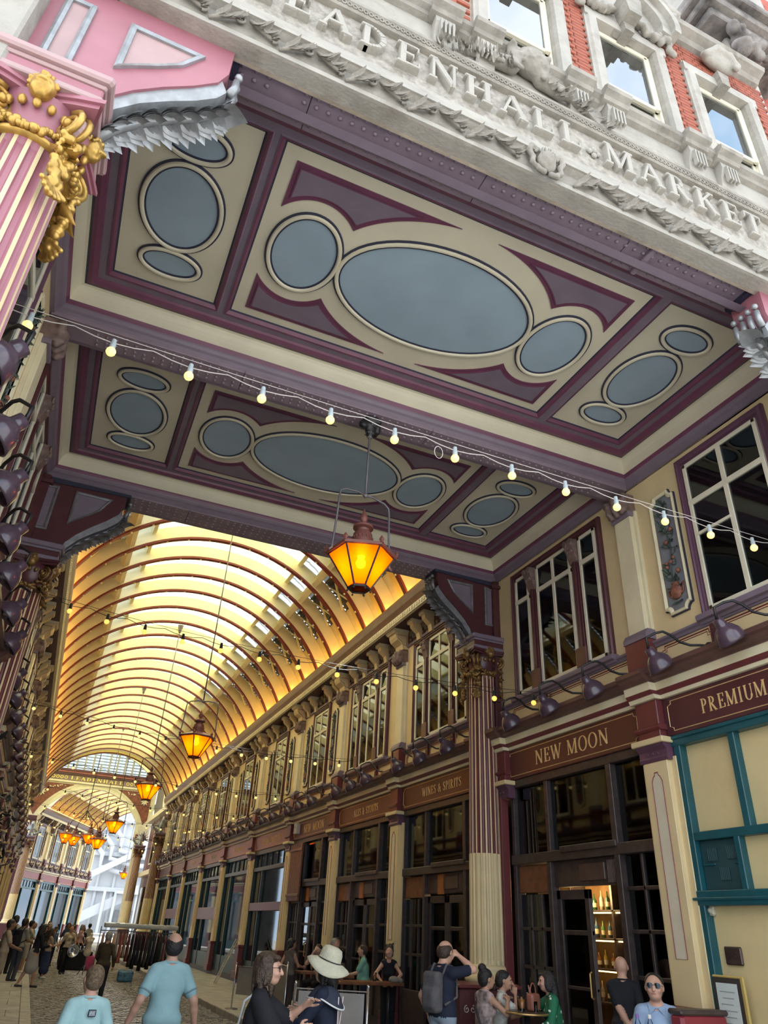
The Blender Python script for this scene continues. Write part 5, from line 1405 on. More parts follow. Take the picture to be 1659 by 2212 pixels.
# ---------------------------------------------------------------- crossing and far arch wall
we = struct(empty('wall_back', (2.60, 63, 0)), 'far arch wall with lunette window and LEADENHALL lettering')
A_HW, A_SP, A_TOP = 3.50, 8.05, 10.15
def arch(hw, sp, top, n=28):
    ri = top-sp; R = (hw*hw+ri*ri)/(2*ri); cz = top-R; t = math.asin(min(1, hw/R))
    return [(R*math.sin(a), cz+R*math.cos(a)) for a in np.linspace(-t, t, n)]
PXY = lambda a, z, y: (a, y, z)
WHITE = mat('ivory_paint', (.72, .68, .52), .5, var=.05)
ar = arch(A_HW, A_SP, A_TOP)
mb = MB(); mb.prism([(-4.6, 6.9)]+[(-A_HW, 6.9)]+ar+[(A_HW, 6.9), (4.6, 6.9), (4.6, 10.45), (-4.6, 10.45)], .0, .4, PXY); mb.build('arch_wall', WHITE, we)
mb = MB()
for r, y0 in ((.0, -.06), (.30, -.02)):
    o1 = arch(A_HW+r, A_SP-.05, A_TOP+r); o2 = arch(A_HW+r+.10, A_SP-.05, A_TOP+r+.10)
    mb.loft([[(a[0], 0, a[1]), (a[0], y0, a[1]), (b[0], y0, b[1]), (b[0], 0, b[1])] for a, b in zip(o1, o2)], True, True)
mb.build('archivolt', WHITE, we)
for q in (-1, 1):
    ao = [p for p in arch(A_HW+.46, A_SP-.1, A_TOP+.46) if .0 < p[0] and p[1] < 10.30]
    poly = [(q*a, z) for a, z in ao]; poly = [(q*4.25, 8.3)] + [(q*4.25, 10.0), (q*4.05, 10.12), (q*4.0, 10.30)]+[(q*ao[0][0], 10.30)]+poly
    mb = MB(); mb.prism(poly if q > 0 else poly[::-1], -.03, 0, PXY); mb.build('spandrel_panel', mat('red_brown_spandrel', (.22, .07, .045), .5, var=.3, scale=6), we)
    mb = MB()
    for k in range(8):
        a = k*PI/4; mb.loft([[(q*3.78+.05*math.cos(a)+.02*s2*math.sin(a), -.05, 9.62+.05*math.sin(a)-.02*s2*math.cos(a)) for s2 in (-1, 1)]+[(q*3.78+.30*math.cos(a)+.05*s2*math.sin(a), -.05, 9.62+.30*math.sin(a)-.05*s2*math.cos(a)) for s2 in (1, -1)]])
    mb = MB()
    for k in range(8):
        a = k*PI/4; leaf(mb, (q*3.78, -.04, 9.62), (math.cos(a), 0, math.sin(a)), (0, -1, 0), .33, .06, .1, .2, 5)
    mb.ball((q*3.78, -.05, 9.62), .06, 8, 6)
    for k in range(10): mb.ball((q*(2.2+rnd.random()*1.2), -.03, 10.0+rnd.random()*.2), .05, 6, 4)
    mb.build('rosette', WHITE, we)
    MB().bbox(q*3.62, -.10, 0, q*4.25, .3, 7.9, .02).build('jamb', WHITE if q > 0 else MAROON_D, we)
    MB().bbox(q*3.60, -.14, 6.9, q*4.28, .3, 7.25, .02).build('jamb_block', MAROON, we)
MB().box(-4.6, -.12, 10.42, 4.6, .4, 10.55).build('fascia_fillet', WHITE, we)
MB().box(-4.6, -.06, 10.55, 4.6, .4, 10.98).build('name_fascia', mat('mauve_fascia', (.24, .17, .17), .5), we)
for z0, z1, e, m in ((10.98, 11.12, .14, MAROON_D), (11.12, 11.26, .20, mat('rose_moulding', (.33, .10, .09), .5)), (11.26, 11.40, .26, MAROON_D)): MB().box(-4.8, -e, z0, 4.8, .4, z1).build('cornice', m, we)
ls, W_ = letters('LEADENHALL', .26, 1.0, .20, T=.22, t=.10, sl=.09, st=.09); k = 3.9/W_
BRG = mat('bright_gold_letter', (.85, .72, .22), .35, metal=.3, var=.05)
for ch, P, xo in ls:
    letter_mesh(P, .04, lambda a, b, c: (a*k, -.06-c, b)).build('letter', BRG, we, loc=(-.05+xo*k, 0, 10.63))
for q in (-1, 1):
    for i in range(4): 
        mb = MB(); mb.tube([(.10*math.cos(a), -.07, .10*math.sin(a)) for a in np.linspace(0, 2*PI, 9)[:-1]], .03, 5, False, True); mb.build('ring_ornament', BRG, we, loc=(q*(2.3+i*.30)-.05, 0, 10.76))
# lunette
lo = arch(4.3, 11.3, 13.5); li = arch(3.95, 11.4, 13.1)
mb = MB(); mb.loft([[(a[0], -.15, a[1]), (a[0], .3, a[1]), (b[0], .3, b[1]), (b[0], -.15, b[1])] for a, b in zip(lo, li)], True, True); mb.build('lunette_rib', RIBC, we)
MB().prism([(-3.95, 11.4)]+li+[(3.95, 11.4)], .1, .11, PXY).build('lunette_glass', SKYG, we)
for i in range(-6, 7):
    x = i*.6; zt = min(13.05, max(11.5, [p[1] for p in li if abs(p[0]-x) < .16][0] if [p for p in li if abs(p[0]-x) < .16] else 12)); MB().box(x-.06, .05, 11.4, x+.06, .2, zt).build('lunette_bar', mat('grey_bar', (.32, .31, .26), .5), we)
mb = MB()
for z in np.arange(11.55, 13.0, .22):
    xs_ = [p[0] for p in li if p[1] > z]
    if xs_: mb.box(min(xs_), .12, z, max(xs_), .2, z+.06)
mb.build('lunette_louvres', mat('grey_bar', (.32, .31, .26)), we)
# crossing shell
cr = struct(empty('ceiling', (CX, 57.2, 0)), 'cream drum and glazed roof over the crossing')
MB().box(-5, -5.9, 13.7, 5, 6, 13.75).build('crossing_glass', CROWN, cr)
for x in (-5.0, 5.0): MB().box(x-.1, -5.9, 8.6, x+.1, 6, 13.8).build('drum_side', RIBC, cr)
mb = MB(); o1 = arch(4.05, 8.2, 11.0); mb.prism([(-5, 8.2)]+o1+[(5, 8.2), (5, 13.8), (-5, 13.8)], -6.1, -5.9, PXY); mb.build('drum_front', RIBC, cr)
mb = MB(); o1 = arch(4.2, 11.0, 13.55); mb.prism([(-5, 8.6), (-4.6, 8.6), (-4.6, 11.0)]+o1+[(4.6, 11.0), (4.6, 8.6), (5, 8.6), (5, 13.8), (-5, 13.8)], 5.6, 5.7, PXY); mb.build('drum_back', RIBC, cr)
# angled right side of the crossing
wx_ = struct(empty('wall_right', (7.2, 51.4, 0), math.radians(90)), 'maroon crossing wall with tall window and oculus beyond the right-hand shops')
MB().box(0, -.3, 0, 11, 0, 4.2).build('lower_wall', MAROON_D, wx_); MB().box(0, -.3, 4.2, 11, 0, 8.2).build('upper_wall', MAROON, wx_); MB().box(0, -.3, 8.2, 11, 0, 13).build('drum_wall', mat('grey_drum_wall', (.17, .165, .15), .6), wx_)
mb = MB(); mb.tube([(4.5+1.0*math.cos(a), .05, 9.4+1.0*math.sin(a)) for a in np.linspace(0, 2*PI, 25)[:-1]], .13, 8, False, True); mb.build('oculus_frame', WHITE, wx_, True)
MB().prism([(4.5+.95*math.cos(a), 9.4+.95*math.sin(a)) for a in np.linspace(0, 2*PI, 25)[:-1]], .0, .03, lambda a, z, y: (a, y, z)).build('oculus_glass', GLASSD, wx_)
mb = MB(); sash(mb, 5.0, 8.2, 5.0, 7.6, [6.4], [6.6], .02, .12); mb.build('sash', WOODW, wx_); MB().box(5.05, .01, 5.0, 8.15, .03, 7.6).build('pane', GLASSD, wx_)
mb = MB(); mb.box(0, 0, 4.3, 11, .3, 4.6); mb.box(0, 0, 8.0, 11, .4, 8.3); mb.build('cornice', CREAM2, wx_)
mb = MB()
for k in range(3): mb.box(1.5+k*3, .01, .4, 3.8+k*3, .05, 3.6)
mb.build('shop_panes', GLASSD, wx_)
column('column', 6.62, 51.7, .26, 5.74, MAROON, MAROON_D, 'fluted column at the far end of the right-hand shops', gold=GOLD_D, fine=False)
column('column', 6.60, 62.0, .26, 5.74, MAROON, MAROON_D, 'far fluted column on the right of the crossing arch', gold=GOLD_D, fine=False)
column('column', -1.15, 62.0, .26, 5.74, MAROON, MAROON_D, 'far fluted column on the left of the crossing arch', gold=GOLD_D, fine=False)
# winged silver dragons on the crossing columns
def dragon(x, y, z, label, sg):
    s = SDF()
    s.chain([(0, 0, 0), (0, -.1, .25), (0, -.18, .5), (0, -.35, .68), (0, -.5, .62)], [.20, .17, .13, .11, .06], 0, .06)
    s.chain([(0, .1, .05), (sg*.3, .1, .0), (sg*.55, 0, .15), (sg*.6, -.1, .35)], [.13, .09, .06, .03], 0, .05)
    for q in (-1, 1):
        for t in range(5): s.cap((q*.08, 0, .3), (q*(.35+.1*t), .15, .95-.2*t), .04, .025, 0, .06)
        s.cap((q*.1, -.1, .1), (q*.14, -.25, -.15), .07, .05, 0, .04); s.cap((q*.05, -.35, .75), (q*.09, -.3, .9), .03, .01, 0, .02)
    o = tag(link('dragon_statue', s.mesh('dragon_statue', SILVER, .04), None, (x, y, z)), label, 'statue')
    return o
dragon(6.62, 51.6, 6.56, 'silver dragon on the column at the end of the right-hand shops', -1)
dragon(6.60, 61.9, 6.56, 'silver dragon beside the crossing arch on its right', -1)
dragon(-1.15, 61.9, 6.56, 'silver dragon beside the crossing arch on its left', 1)
for x, y in ((5.9, 62.2), (-1.0, 61.8)):
    pass
# ---------------------------------------------------------------- second arcade beyond the crossing, turned to the right
A2 = math.radians(19)
w2 = struct(empty('wall_left', (-1.2, 63.2, 0), -PI/2-A2), 'cream and red shop front wall of the farther arcade on the left')
L2 = 17.2
runs(w2, -L2, 0, True)
MB().box(-L2, -.25, 3.84, 0, 0, 4.72).build('fascia_backing', MAROON, w2); MB().box(-L2, -.25, 7.62, 0, 0, 8.6).build('wall_top', PURPLE, w2)
MB().box(-L2, -3.2, -.1, 0, -3, 8.2).build('room_back', ROOMD, w2)
for k in range(4):
    u1, u0 = -k*4.3, -(k+1)*4.3; uc = (u0+u1)/2
    wall_bay(w2, u0, u1, 'single', uc, 7.66); window(w2, uc, 'single', 'tall window of the farther arcade, %s from the crossing' % band_names(k)); carved(w2, uc-1.2); carved(w2, uc+1.2)
    pilaster(w2, u1-.1); carvings(w2, [uc-.6, uc, uc+.6]); small_consoles(w2, [uc-1.1, uc+1.1])
    sign(w2, u0+.25, u1-.35, None, .16, 'red fascia sign of the farther arcade, %s from the crossing' % band_names(k), bm=mat('bright_maroon_board', (.24, .045, .045), .4))
    shop_front(w2, u0+.25, u1-.35, 'teal shop window of the farther arcade, %s from the crossing' % band_names(k), TEAL)
    for q in (-1.2, 0, 1.2):
        p = w2.matrix_world @ Vector((0, 0, 0))
        loc = Matrix.Translation(w2.location) @ Matrix.Rotation(w2.rotation_euler.z, 4, 'Z') @ Vector((uc+q, 0, 0))
        lamp(loc.x, loc.y, w2.rotation_euler.z, 'tiny dark lamp over the %s red sign of the farther arcade, %s' % (band_names(k), {-1.2: 'far side', 0: 'middle', 1.2: 'near side'}[q]), 'lamps of the farther arcade', 2)
pilaster(w2, -L2+.1)
v2 = struct(empty('ceiling', (2.7, 63.3, 0), -A2), 'cream ribbed vault of the farther arcade')
vault(v2, [1.54*k for k in range(1, 12)])
o = tag(empty('gutter_uplight', (-1.2, 63.3, 8.64), -A2), 'amber light tube along the farther arcade gutter', 'light'); MB().tube([(.35, 1, 0), (.35, 16.5, 0)], .035, 6).build('tube', AMB, o)
# white building and stair seen through the far opening
WB = mat('white_painted_steel', (.60, .62, .64), .5, var=.03)
wb = tag(empty('white_building', (16, 104, 0)), 'bright white building with pipes and stair beyond the far opening', 'building')
MB().box(-16, 4, 0, 14, 5, 22).build('facade', WB, wb)
for i in range(14): MB().bbox(-15+i*2, 3.6, 0, -14.7+i*2, 4, 22, .03).build('fin', WB, wb)
for z in (4.5, 8.5, 12.5): MB().bbox(-16, 3.2, z, 14, 4, z+.5, .05).build('ledge', WB, wb)
for i, (x, z) in enumerate(((-9, 7.2), (-8, 8.2), (-7, 9.2))):
    MB().tube([(x-4, 3, z+2.5), (x-1, 2.8, z+2.5), (x, 2.8, z+1.5), (x, 2.8, z), (x+3, 2.8, z-.6), (x+6, 2.8, z-.6)], .3, 10).build('duct', WB, wb, True)
mb = MB(); mb.prism([(-12, 0), (-4, 4.2), (-4, 5.4), (-12, 1.2)], 1.5, 2.2, lambda a, z, y: (a, y, z)); mb.build('stair_flight', WB, wb)
mb = MB(); mb.prism([(-11, 5.2), (-5, 8.6), (-5, 9.4), (-11, 6.0)], 1.7, 2.3, lambda a, z, y: (a, y, z)); mb.build('stair_flight', WB, wb)
for i in range(5): MB().bbox(-8+i*1.3, 1.0, 0, -7.7+i*1.3, 1.3, 4.6, .03).build('post', WB, wb)
MB().bbox(-6.5, .6, 4.3, -1.5, 2.2, 4.6, .03).build('landing', WB, wb)
MB().bbox(-6, 3.3, 0.2, -3, 3.7, 2.6, .03).build('doorway', mat('grey_door', (.3, .3, .32), .5), wb)
# ---------------------------------------------------------------- hanging gas-style lanterns
AMBG = frosted('amber_lantern_glass', (1.0, .52, .06), .75)
def amber_glass():
    m = bpy.data.materials.new('amber_pane'); m.use_nodes = True; t = m.node_tree; t.nodes.clear()
    o = t.nodes.new('ShaderNodeOutputMaterial'); mx = t.nodes.new('ShaderNodeMixShader'); mx.inputs[0].default_value = .5
    a = t.nodes.new('ShaderNodeBsdfTranslucent'); b = t.nodes.new('ShaderNodeBsdfTransparent')
    a.inputs['Color'].default_value = (.95, .35, .014, 1); b.inputs['Color'].default_value = (1.0, .46, .05, 1)
    t.links.new(a.outputs[0], mx.inputs[1]); t.links.new(b.outputs[0], mx.inputs[2]); t.links.new(mx.outputs[0], o.inputs['Surface']); return m
AMP = amber_glass()
LBODY = mat('lantern_red_brown', (.20, .07, .055), .45, var=.15)
LBULB = emis('glowing_mantle', (1.0, .80, .36), 36)
def lantern_parts():
    """local origin at hanging point of the bail"""
    P = []
    zt, zb = -.88, -1.32; rt, rb = .41, .13
    hexp = lambda r, z, o=0: [(r*math.cos(PI/6+k*PI/3), r*math.sin(PI/6+k*PI/3), z) for k in range(6)]
    T, B = hexp(rt, zt), hexp(rb, zb)
    mb = MB(); mb.loft([hexp(rt+.03, zt-.01), hexp(rt+.045, zt+.02), hexp(rt*.62, zt+.10), hexp(.13, zt+.14)], True, True)
    for p in T: mb.lathe([(.03, 0), (.02, .03), (.035, .05), (.005, .10)], 6, (p[0]*1.06, p[1]*1.06, zt+.01))
    P.append(('hood', mb.mesh('hood', LBODY)))
    mb = MB().lathe([(.13, .12), (.135, .18), (.12, .30), (.10, .33), (.08, .34), (.085, .37), (.13, .385), (.13, .41), (.09, .43), (.05, .45), (.03, .48), (.052, .52), (.045, .57), (.015, .63), (.004, .68)], 18, (0, 0, zt))
    for k in range(18): a = k*PI/9; mb.box(.128*math.cos(a)-.008, .128*math.sin(a)-.008, zt+.22, .128*math.cos(a)+.008, .128*math.sin(a)+.008, zt+.25)
    P.append(('chimney', mb.mesh('chimney', LBODY, 40)))
    mb = MB()
    for t, b in zip(T, B): mb.tube([t, b], .013, 6)
    mb.tube(T, .016, 6, False, True); mb.tube(B, .02, 6, False, True)
    for b in B: mb.ball((b[0]*1.08, b[1]*1.08, zb-.035), .014, 6, 4)
    mb.lathe([(rb*.98, zb-.01), (rb*1.0, zb+.005), (rb*.72, zb+.005), (rb*.70, zb-.01)], 18)
    P.append(('frame', mb.mesh('frame', BLACK)))
    for k in range(6):
        a, b, c, d = Vector(T[k]), Vector(T[(k+1) % 6]), Vector(B[(k+1) % 6]), Vector(B[k])
        n = (b-a).cross(d-a).normalized()*.004
        P.append(('pane', MB().loft([[tuple(p) for p in (a, b, c, d)], [tuple(p+n) for p in (a, b, c, d)]]).mesh('pane', AMP)))
    P.append(('base_pane', MB().lathe([(rb*.7, zb), (rb*.7, zb+.004)], 18).mesh('base_pane', AMP)))
    P.append(('mantle', MB().ball((0, 0, zt-.10), .06, 14, 10, (1, 1, 1.1)).lathe([(.035, -.03), (.05, .02), (.02, .10)], 10, (0, 0, zt-.02)).mesh('mantle', LBULB, True)))
    mb = MB()
    for q in (-1, 1): mb.tube([(0, 0, 0), (q*.12, 0, .015), (q*.30, 0, -.01), (q*.375, 0, -.06), (q*.385, 0, -.14), (q*.40, 0, -.5), (q*.43, 0, zt-.02), (q*.47, 0, zt-.06)], .014, 6)
    mb.ball((0, 0, 0), .035, 8, 6)
    P.append(('bail', mb.mesh('bail', IRON, True)))
    return P
LP_ = lantern_parts()
def lantern(x, y, z, ztop, label, rz=0., rose=True):
    o = tag(empty('hanging_lantern', (x, y, z), rz), label, 'lantern')
    for n, me in LP_: link(n, me, o)
    MB().tube([(0, 0, 0), (0, 0, ztop-z)], .016, 6).build('rod', IRON, o, True)
    mb = MB(); mb.lathe([(.03, -.30), (.06, -.22), (.05, -.18), (.09, -.12), (.10, -.04), (.12, 0)], 10, (0, 0, ztop-z)); mb.build('ceiling_rose', IRON, o, True)
    li = bpy.data.lights.new('lantern_glow', 'POINT'); li.energy = 13; li.color = (1, .62, .2); li.shadow_soft_size = .08
    lo = link('lantern_glow', li, o, (0, 0, -1.0)); return o
lantern(2.73, 7.455, 6.40, 7.62, 'lit amber lantern hanging under the entrance ceiling, nearest the viewer', math.radians(12))
lantern(2.73, 18.0, 6.23, 11.28, 'lit amber lantern hanging from the vault, second from the viewer', math.radians(-20))
lantern(2.75, 26.9, 6.36, 11.28, 'lit amber lantern hanging from the vault, third from the viewer', math.radians(15))
lantern(2.6, 36.3, 6.1, 11.28, 'lit amber lantern hanging from the vault, fourth from the viewer', math.radians(5))
lantern(2.6, 45.6, 6.1, 11.28, 'lit amber lantern near the end of the vault, before the crossing', math.radians(25))
# ornate knuckle where the near rod meets the beam
s = SDF()
for i in range(16): s.ell((rnd.uniform(-.13, .13), rnd.uniform(-.1, .1), rnd.uniform(-.18, .0)), (rnd.uniform(.03, .06),)*3, 0, .02)
s.cap((0, 0, -.25), (0, 0, .0), .05, .12, 0, .03)
kn = tag(link('iron_ceiling_boss', s.mesh('iron_ceiling_boss', BLACK, .018), None, (2.73, 7.455, 7.62)), 'black iron boss on the riveted beam holding the near lantern rod', 'ironwork')
# triple lantern cluster in the crossing
cl = tag(empty('lantern_cluster', (2.2, 58.5, 7.2)), 'cluster of lit amber lanterns in the crossing', 'lantern')
MB().tube([(0, 0, .3), (0, 0, 6.5)], .03, 6).build('rod', BLACK, cl)
for k in range(4):
    a = k*PI/2+.4; x, y = 1.15*math.cos(a), 1.15*math.sin(a)
    MB().tube([(0, 0, .9), (x*.3, y*.3, .5), (x*.8, y*.8, .1), (x, y, -.5)], .025, 6).build('arm', BLACK, cl, True)
    for n, me in LP_:
        if n == 'bail': continue
        link(n, me, cl, (x, y, .3)).scale = (1.25, 1.25, 1.25)
mb = MB().tube([(.55*math.cos(a), .55*math.sin(a), .35) for a in np.linspace(0, 2*PI, 17)[:-1]], .02, 5, False, True); mb.build('ring', BLACK, cl)
lantern(7.1, 75, 6.0, 11.28, 'tiny amber lantern in front of the white building', 0)
# ---------------------------------------------------------------- festoon lights
FBULB = emis('festoon_bulb_lit', (1.0, .72, .26), .5); FWARM = emis('festoon_bulb_warm', (1.0, .58, .12), .55)
SOCKW = mat('grey_white_socket', (.42, .48, .50), .5, var=.1); CABW = mat('pale_cable', (.55, .50, .47), .6, var=.1)
def bulb_meshes(sock, bm):
    a = MB().lathe([(.006, .10), (.020, .095), (.022, .05), (.026, .045), (.026, .0), (.018, -.002)], 10).mesh('socket', sock, 40)
    b = MB().ball((0, 0, -.035), .042, 12, 8).mesh('bulb', bm, True); return a, b
def festoon(pts, label, sag, sock, bm, cable, near=True, n=None, first=0):
    """string of bulbs between two anchor points; bulbs are parts of the string"""
    A, B = Vector(pts[0]), Vector(pts[1]); L = (B-A).length; n = n or int(L/.6)
    o = tag(empty('festoon_lights', tuple(A)), label, 'string lights')
    P = lambda t: (B-A)*t+Vector((0, 0, -sag*4*t*(1-t)))
    k = 40
    MB().tube([P(i/k)+Vector((0, 0, .06)) for i in range(k+1)], .004, 4).build('support_wire', cable, o)
    pth = []
    for i in range(n*4+1):
        t = i/(n*4); pth.append(P(t)+Vector((0, 0, -.05*abs(math.sin(PI*(i % 4)/4))+.03)))
    MB().tube(pth, .0055 if near else .007, 4).build('cable', cable, o)
    sm, bmm = shared('bulb'+sock.name+bm.name, lambda: bulb_meshes(sock, bm))
    for i in range(n):
        p = P((i+.5)/n); 
        s = link('socket', sm, o, tuple(p-Vector((0, 0, .08)))); link('bulb', bmm, s)
    return o
o = festoon(((XL, 5.1, 5.72), (XR, 5.1, 5.66)), 'white festoon string of round bulbs across the entrance', .03, SOCKW, FBULB, CABW, n=13)
mb = MB().tube([(4.05+.045*math.cos(a), .0, -.16+.07*math.sin(a)) for a in np.linspace(0, 2*PI, 13)[:-1]], .004, 4, False, True); mb.build('cable_loop', CABW, o)
DS = mat('black_socket', (.02, .02, .02), .5, var=0)
festoon(((XL, 12.6, 6.2), (7.0, 9.6, 4.95)), 'dark festoon string crossing the arcade to the fluted column', .25, DS, FWARM, BLACK, n=14)
for k, (y, z, d) in enumerate(((19.5, 6.0, 0), (25.5, 5.9, 0), (31.5, 5.9, 0), (37.5, 5.9, 0), (43.5, 5.8, 0), (49, 5.8, 0))):
    festoon(((XL+.1, y, z), (XR-.1, y-1.0, z-.6)), 'dark festoon string across the vaulted arcade, %s in from the street' % band_names(k+1), .25, DS, FBULB, BLACK, False, n=13)
# ---------------------------------------------------------------- people
GZ, PZ = -.22, -.10
def cloth(name, col, rough=.85, sc_=5): return mat(name, col, rough, var=.12, scale=sc_, bump=.5, bscale=7, spec=.2)
SK1 = mat('skin_fair', (.52, .30, .215), .5, var=.06, scale=10, spec=.35); SK2 = mat('skin_tan', (.42, .235, .155), .5, var=.06, scale=10, spec=.35); SK3 = mat('skin_brown', (.23, .12, .075), .5, var=.06, scale=10, spec=.35)
H_BLK = mat('black_hair', (.014, .012, .012), .5, var=.4, scale=40, bump=.6, bscale=60); H_BRN = mat('brown_hair', (.055, .032, .02), .55, var=.4, scale=40, bump=.6, bscale=60)
H_GRY = mat('grey_hair', (.30, .29, .28), .6, var=.3, scale=40, bump=.6, bscale=60); H_SAND = mat('sandy_hair', (.16, .105, .06), .6, var=.35, scale=40, bump=.6, bscale=70)
LIPS = mat('lips', (.36, .155, .12), .45, var=0); EYEM = mat('dark_eye', (.02, .015, .012), .3, var=0)
BLKC = cloth('black_cloth', (.018, .018, .022)); NAVYC = cloth('navy_cloth', (.018, .022, .040)); SHOE = mat('dark_shoe', (.03, .028, .03), .6); WSHOE = mat('white_shoe', (.6, .6, .58), .6)
def ik(S, T, a, b, pole):
    S = np.array(S, float); T = np.array(T, float); d = T-S; L = np.linalg.norm(d); L = min(L, (a+b)*.995); u = d/np.linalg.norm(d); T = S+u*L
    x = (a*a-b*b+L*L)/(2*L); h = math.sqrt(max(0, a*a-x*x)); p = np.array(pole, float); p = p-u*(p@u); p /= np.linalg.norm(p)+1e-9
    return S+u*x+p*h, T
def hand(s, wr, d, n, side, curl, m, fine):
    """palm, four fingers, thumb; d = pointing direction, n = palm-facing normal, side = +1 when the thumb is along d x n"""
    d = np.array(d, float)/np.linalg.norm(d); n = np.array(n, float); n = n-d*(n@d); n /= np.linalg.norm(n); w = np.cross(d, n)*side; wr = np.array(wr, float)
    if not fine:
        s.cap(wr, wr+d*.09, .032, .034, m, .02); e = wr+d*.09; f = d*math.cos(curl)+n*math.sin(curl); s.cap(e, e+f*.07, .030, .02, m, .02); s.cap(wr+d*.03+w*.03, wr+d*.075+w*.05+n*.02, .014, .011, m, .015); return
    for i in range(4):
        o = w*(.030-.0205*i); k = wr+d*(.088-.006*abs(i-1.2))+o; s.cap(wr+d*.012+o*.55, k, .0155, .0135, m, .012)
        L = (.074, .084, .078, .060)[i]; p = k; dd = d.copy(); r = .0098-.0006*i
        for j, (fr, ca) in enumerate(((.44, .30), (.32, .42), (.24, .28))):
            a = curl*ca*(1+.12*i); dd = dd*math.cos(a)+n*math.sin(a); nn = n*math.cos(a)-d*math.sin(a); q = p+dd*L*fr; s.cap(p, q, r, r*.92, m, .004); p = q; r *= .92
    b = wr+d*.022+w*.030; t1 = b+(d*.6+w*.62+n*.35)*.045; t2 = t1+(d*.85+w*.2+n*.35)*.034; t3 = t2+(d*.95+n*.3)*.026
    s.cap(b, t1, .0165, .0125, m, .014); s.cap(t1, t2, .0122, .0108, m, .006); s.cap(t2, t3, .0105, .009, m, .005)
def person(loc, head_deg, H, label, top, bottom, skin=SK1, hair=H_BLK, style='short', sex='m', sleeve='short', legs='trousers', shoes=SHOE, sit=None, lean=0., fat=1., rh=None, lh=None, hyaw=0., hpitch=0., h=.024, k=.86, walk=0., curl=(.6, .6), rpn=None, lpn=None, relb=None, lelb=None, group=None, extra=None, twist=0., roll=0., recede=False):
    s = SDF(); fine = h < .014; sc0 = H/1.75
    up = np.array([0, math.sin(lean), math.cos(lean)]); fw = np.array([0, math.cos(lean), -math.sin(lean)]); rx = np.array([1., 0, 0])
    hz = .93 if sit is None else sit+.10
    P = np.array([0, 0, hz]); RL = rotm('X', -lean)
    sw = .162 if sex == 'm' else .142
    A = lambda u, f=0., x=0.: P+up*u+fw*f+rx*x
    # torso
    s.ell(A(.03), (.165*fat, .118*fat, .115), 2, .05)
    s.ell(A(.16, .005), (  .142*fat*(1 if sex == 'm' else .92), .112*fat, .15), 1, .06, RL); s.ell(A(.33, .0), (.160*fat, .118*fat, .185), 1, .06, RL)
    s.cap(A(.478, -.005, -sw*.8), A(.478, -.005, sw*.8), .066, .066, 1, .05)
    for q in (-1, 1): s.cap(A(.530, -.012, q*.035), A(.485, -.005, q*sw*.9), .044, .056, 1, .05)
    if sex == 'f':
        for q in (-1, 1): s.ell(A(.315, .095, q*.072), (.068, .058, .062), 1, .05)
    else: s.ell(A(.37, .06), (.13, .075, .09), 1, .05)
    if fat > 1.05: s.ell(A(.12, .06), (.13*fat, .12*fat, .13), 1, .06)
    s.ell(A(.05), (.178*fat, .128*fat, .085), 1, .05)
    # neck and head
    nb = A(.56, .005); Rh = rotm('Z', -hyaw) @ rotm('X', -hpitch-lean*.35) @ rotm('Y', roll); hs = 1.13; hc = nb+Rh@np.array([0, .022, .152])
    s.cap(A(.50, -.02, -.07), A(.50, -.02, .07), .052, .052, 1, .04); s.cap(A(.54, .0), hc+Rh@np.array([0, -.02, -.05]), .062 if sex == 'm' else .052, .056 if sex == 'm' else .047, 0, .03)
    def hd(o, r, m, kk, R=True): s.ell(hc+Rh@(np.array(o)*hs), np.array(r)*hs, m, kk, Rh)
    hd((0, -.012, .016), (.077, .096, .092), 0, .03); hd((0, .030, -.026), (.064, .066, .080), 0, .04); hd((0, .044, -.076), (.044, .044, .034), 0, .035)
    s.cap(hc+Rh@np.array([0, .094, .004])*hs, hc+Rh@np.array([0, .113, -.034])*hs, .011, .017, 0, .012)
    for q in (-1, 1):
        hd((q*.079, -.008, -.008), (.011, .020, .031), 0, .006); hd((q*.036, .076, -.032), (.026, .022, .022), 0, .02); hd((q*.033, .086, .028), (.026, .012, .009), 0, .012)
        if fine: hd((q*.031, .089, .006), (.0125, .006, .0058), 6, .002)
    if fine: hd((0, .094, -.060), (.021, .009, .0065), 5, .003)
    # arms
    pts = {}
    for q, tg, pn, el, cu in ((1, rh, rpn, relb, curl[0]), (-1, lh, lpn, lelb, curl[1])):
        S = A(.475, -.005, q*sw)
        T = np.array(tg, float) if tg is not None else np.array([q*(sw+.10*fat), .06+(walk*q*-.18 if walk else 0), hz-.02+.03])
        E, W = ik(S, T, .295, .255, el if el is not None else (q*.35, -1, -.25)); pts[q] = (S, E, W)
        am = 0
        s.cap(S, E, .058 if sex == 'm' else .047, .043 if sex == 'm' else .036, 0, .02); s.cap(E, E+(W-E)*.35, .044 if sex == 'm' else .037, .043 if sex == 'm' else .036, 0, .02); s.cap(E+(W-E)*.35, W, .042 if sex == 'm' else .035, .027 if sex == 'm' else .023, 0, .015)
        if sleeve == 'short': e2 = S+(E-S)*.68; s.cap(S, e2, .066, .062 if fat < 1.1 else .068, 1, .02)
        elif sleeve == 'wide': e2 = S+(E-S)*.92; s.cap(S, e2, .078, .105, 1, .02)
        elif sleeve == 'long': s.cap(S, E, .072, .058, 1, .02); s.cap(E, W-(W-E)*.06, .058, .042, 1, .02)
        elif sleeve == 'rolled': s.cap(S, E, .072, .060, 1, .02); s.cap(E, E+(W-E)*.35, .060, .055, 1, .02)
        dirv = (W-E)/np.linalg.norm(W-E); n = pn if pn is not None else (-q, .2, -.1)
        hand(s, W, dirv, n, 1 if np.cross(dirv, n)[1] > 0 or tg is None and True else (1 if q > 0 else 1), cu, 0, fine)
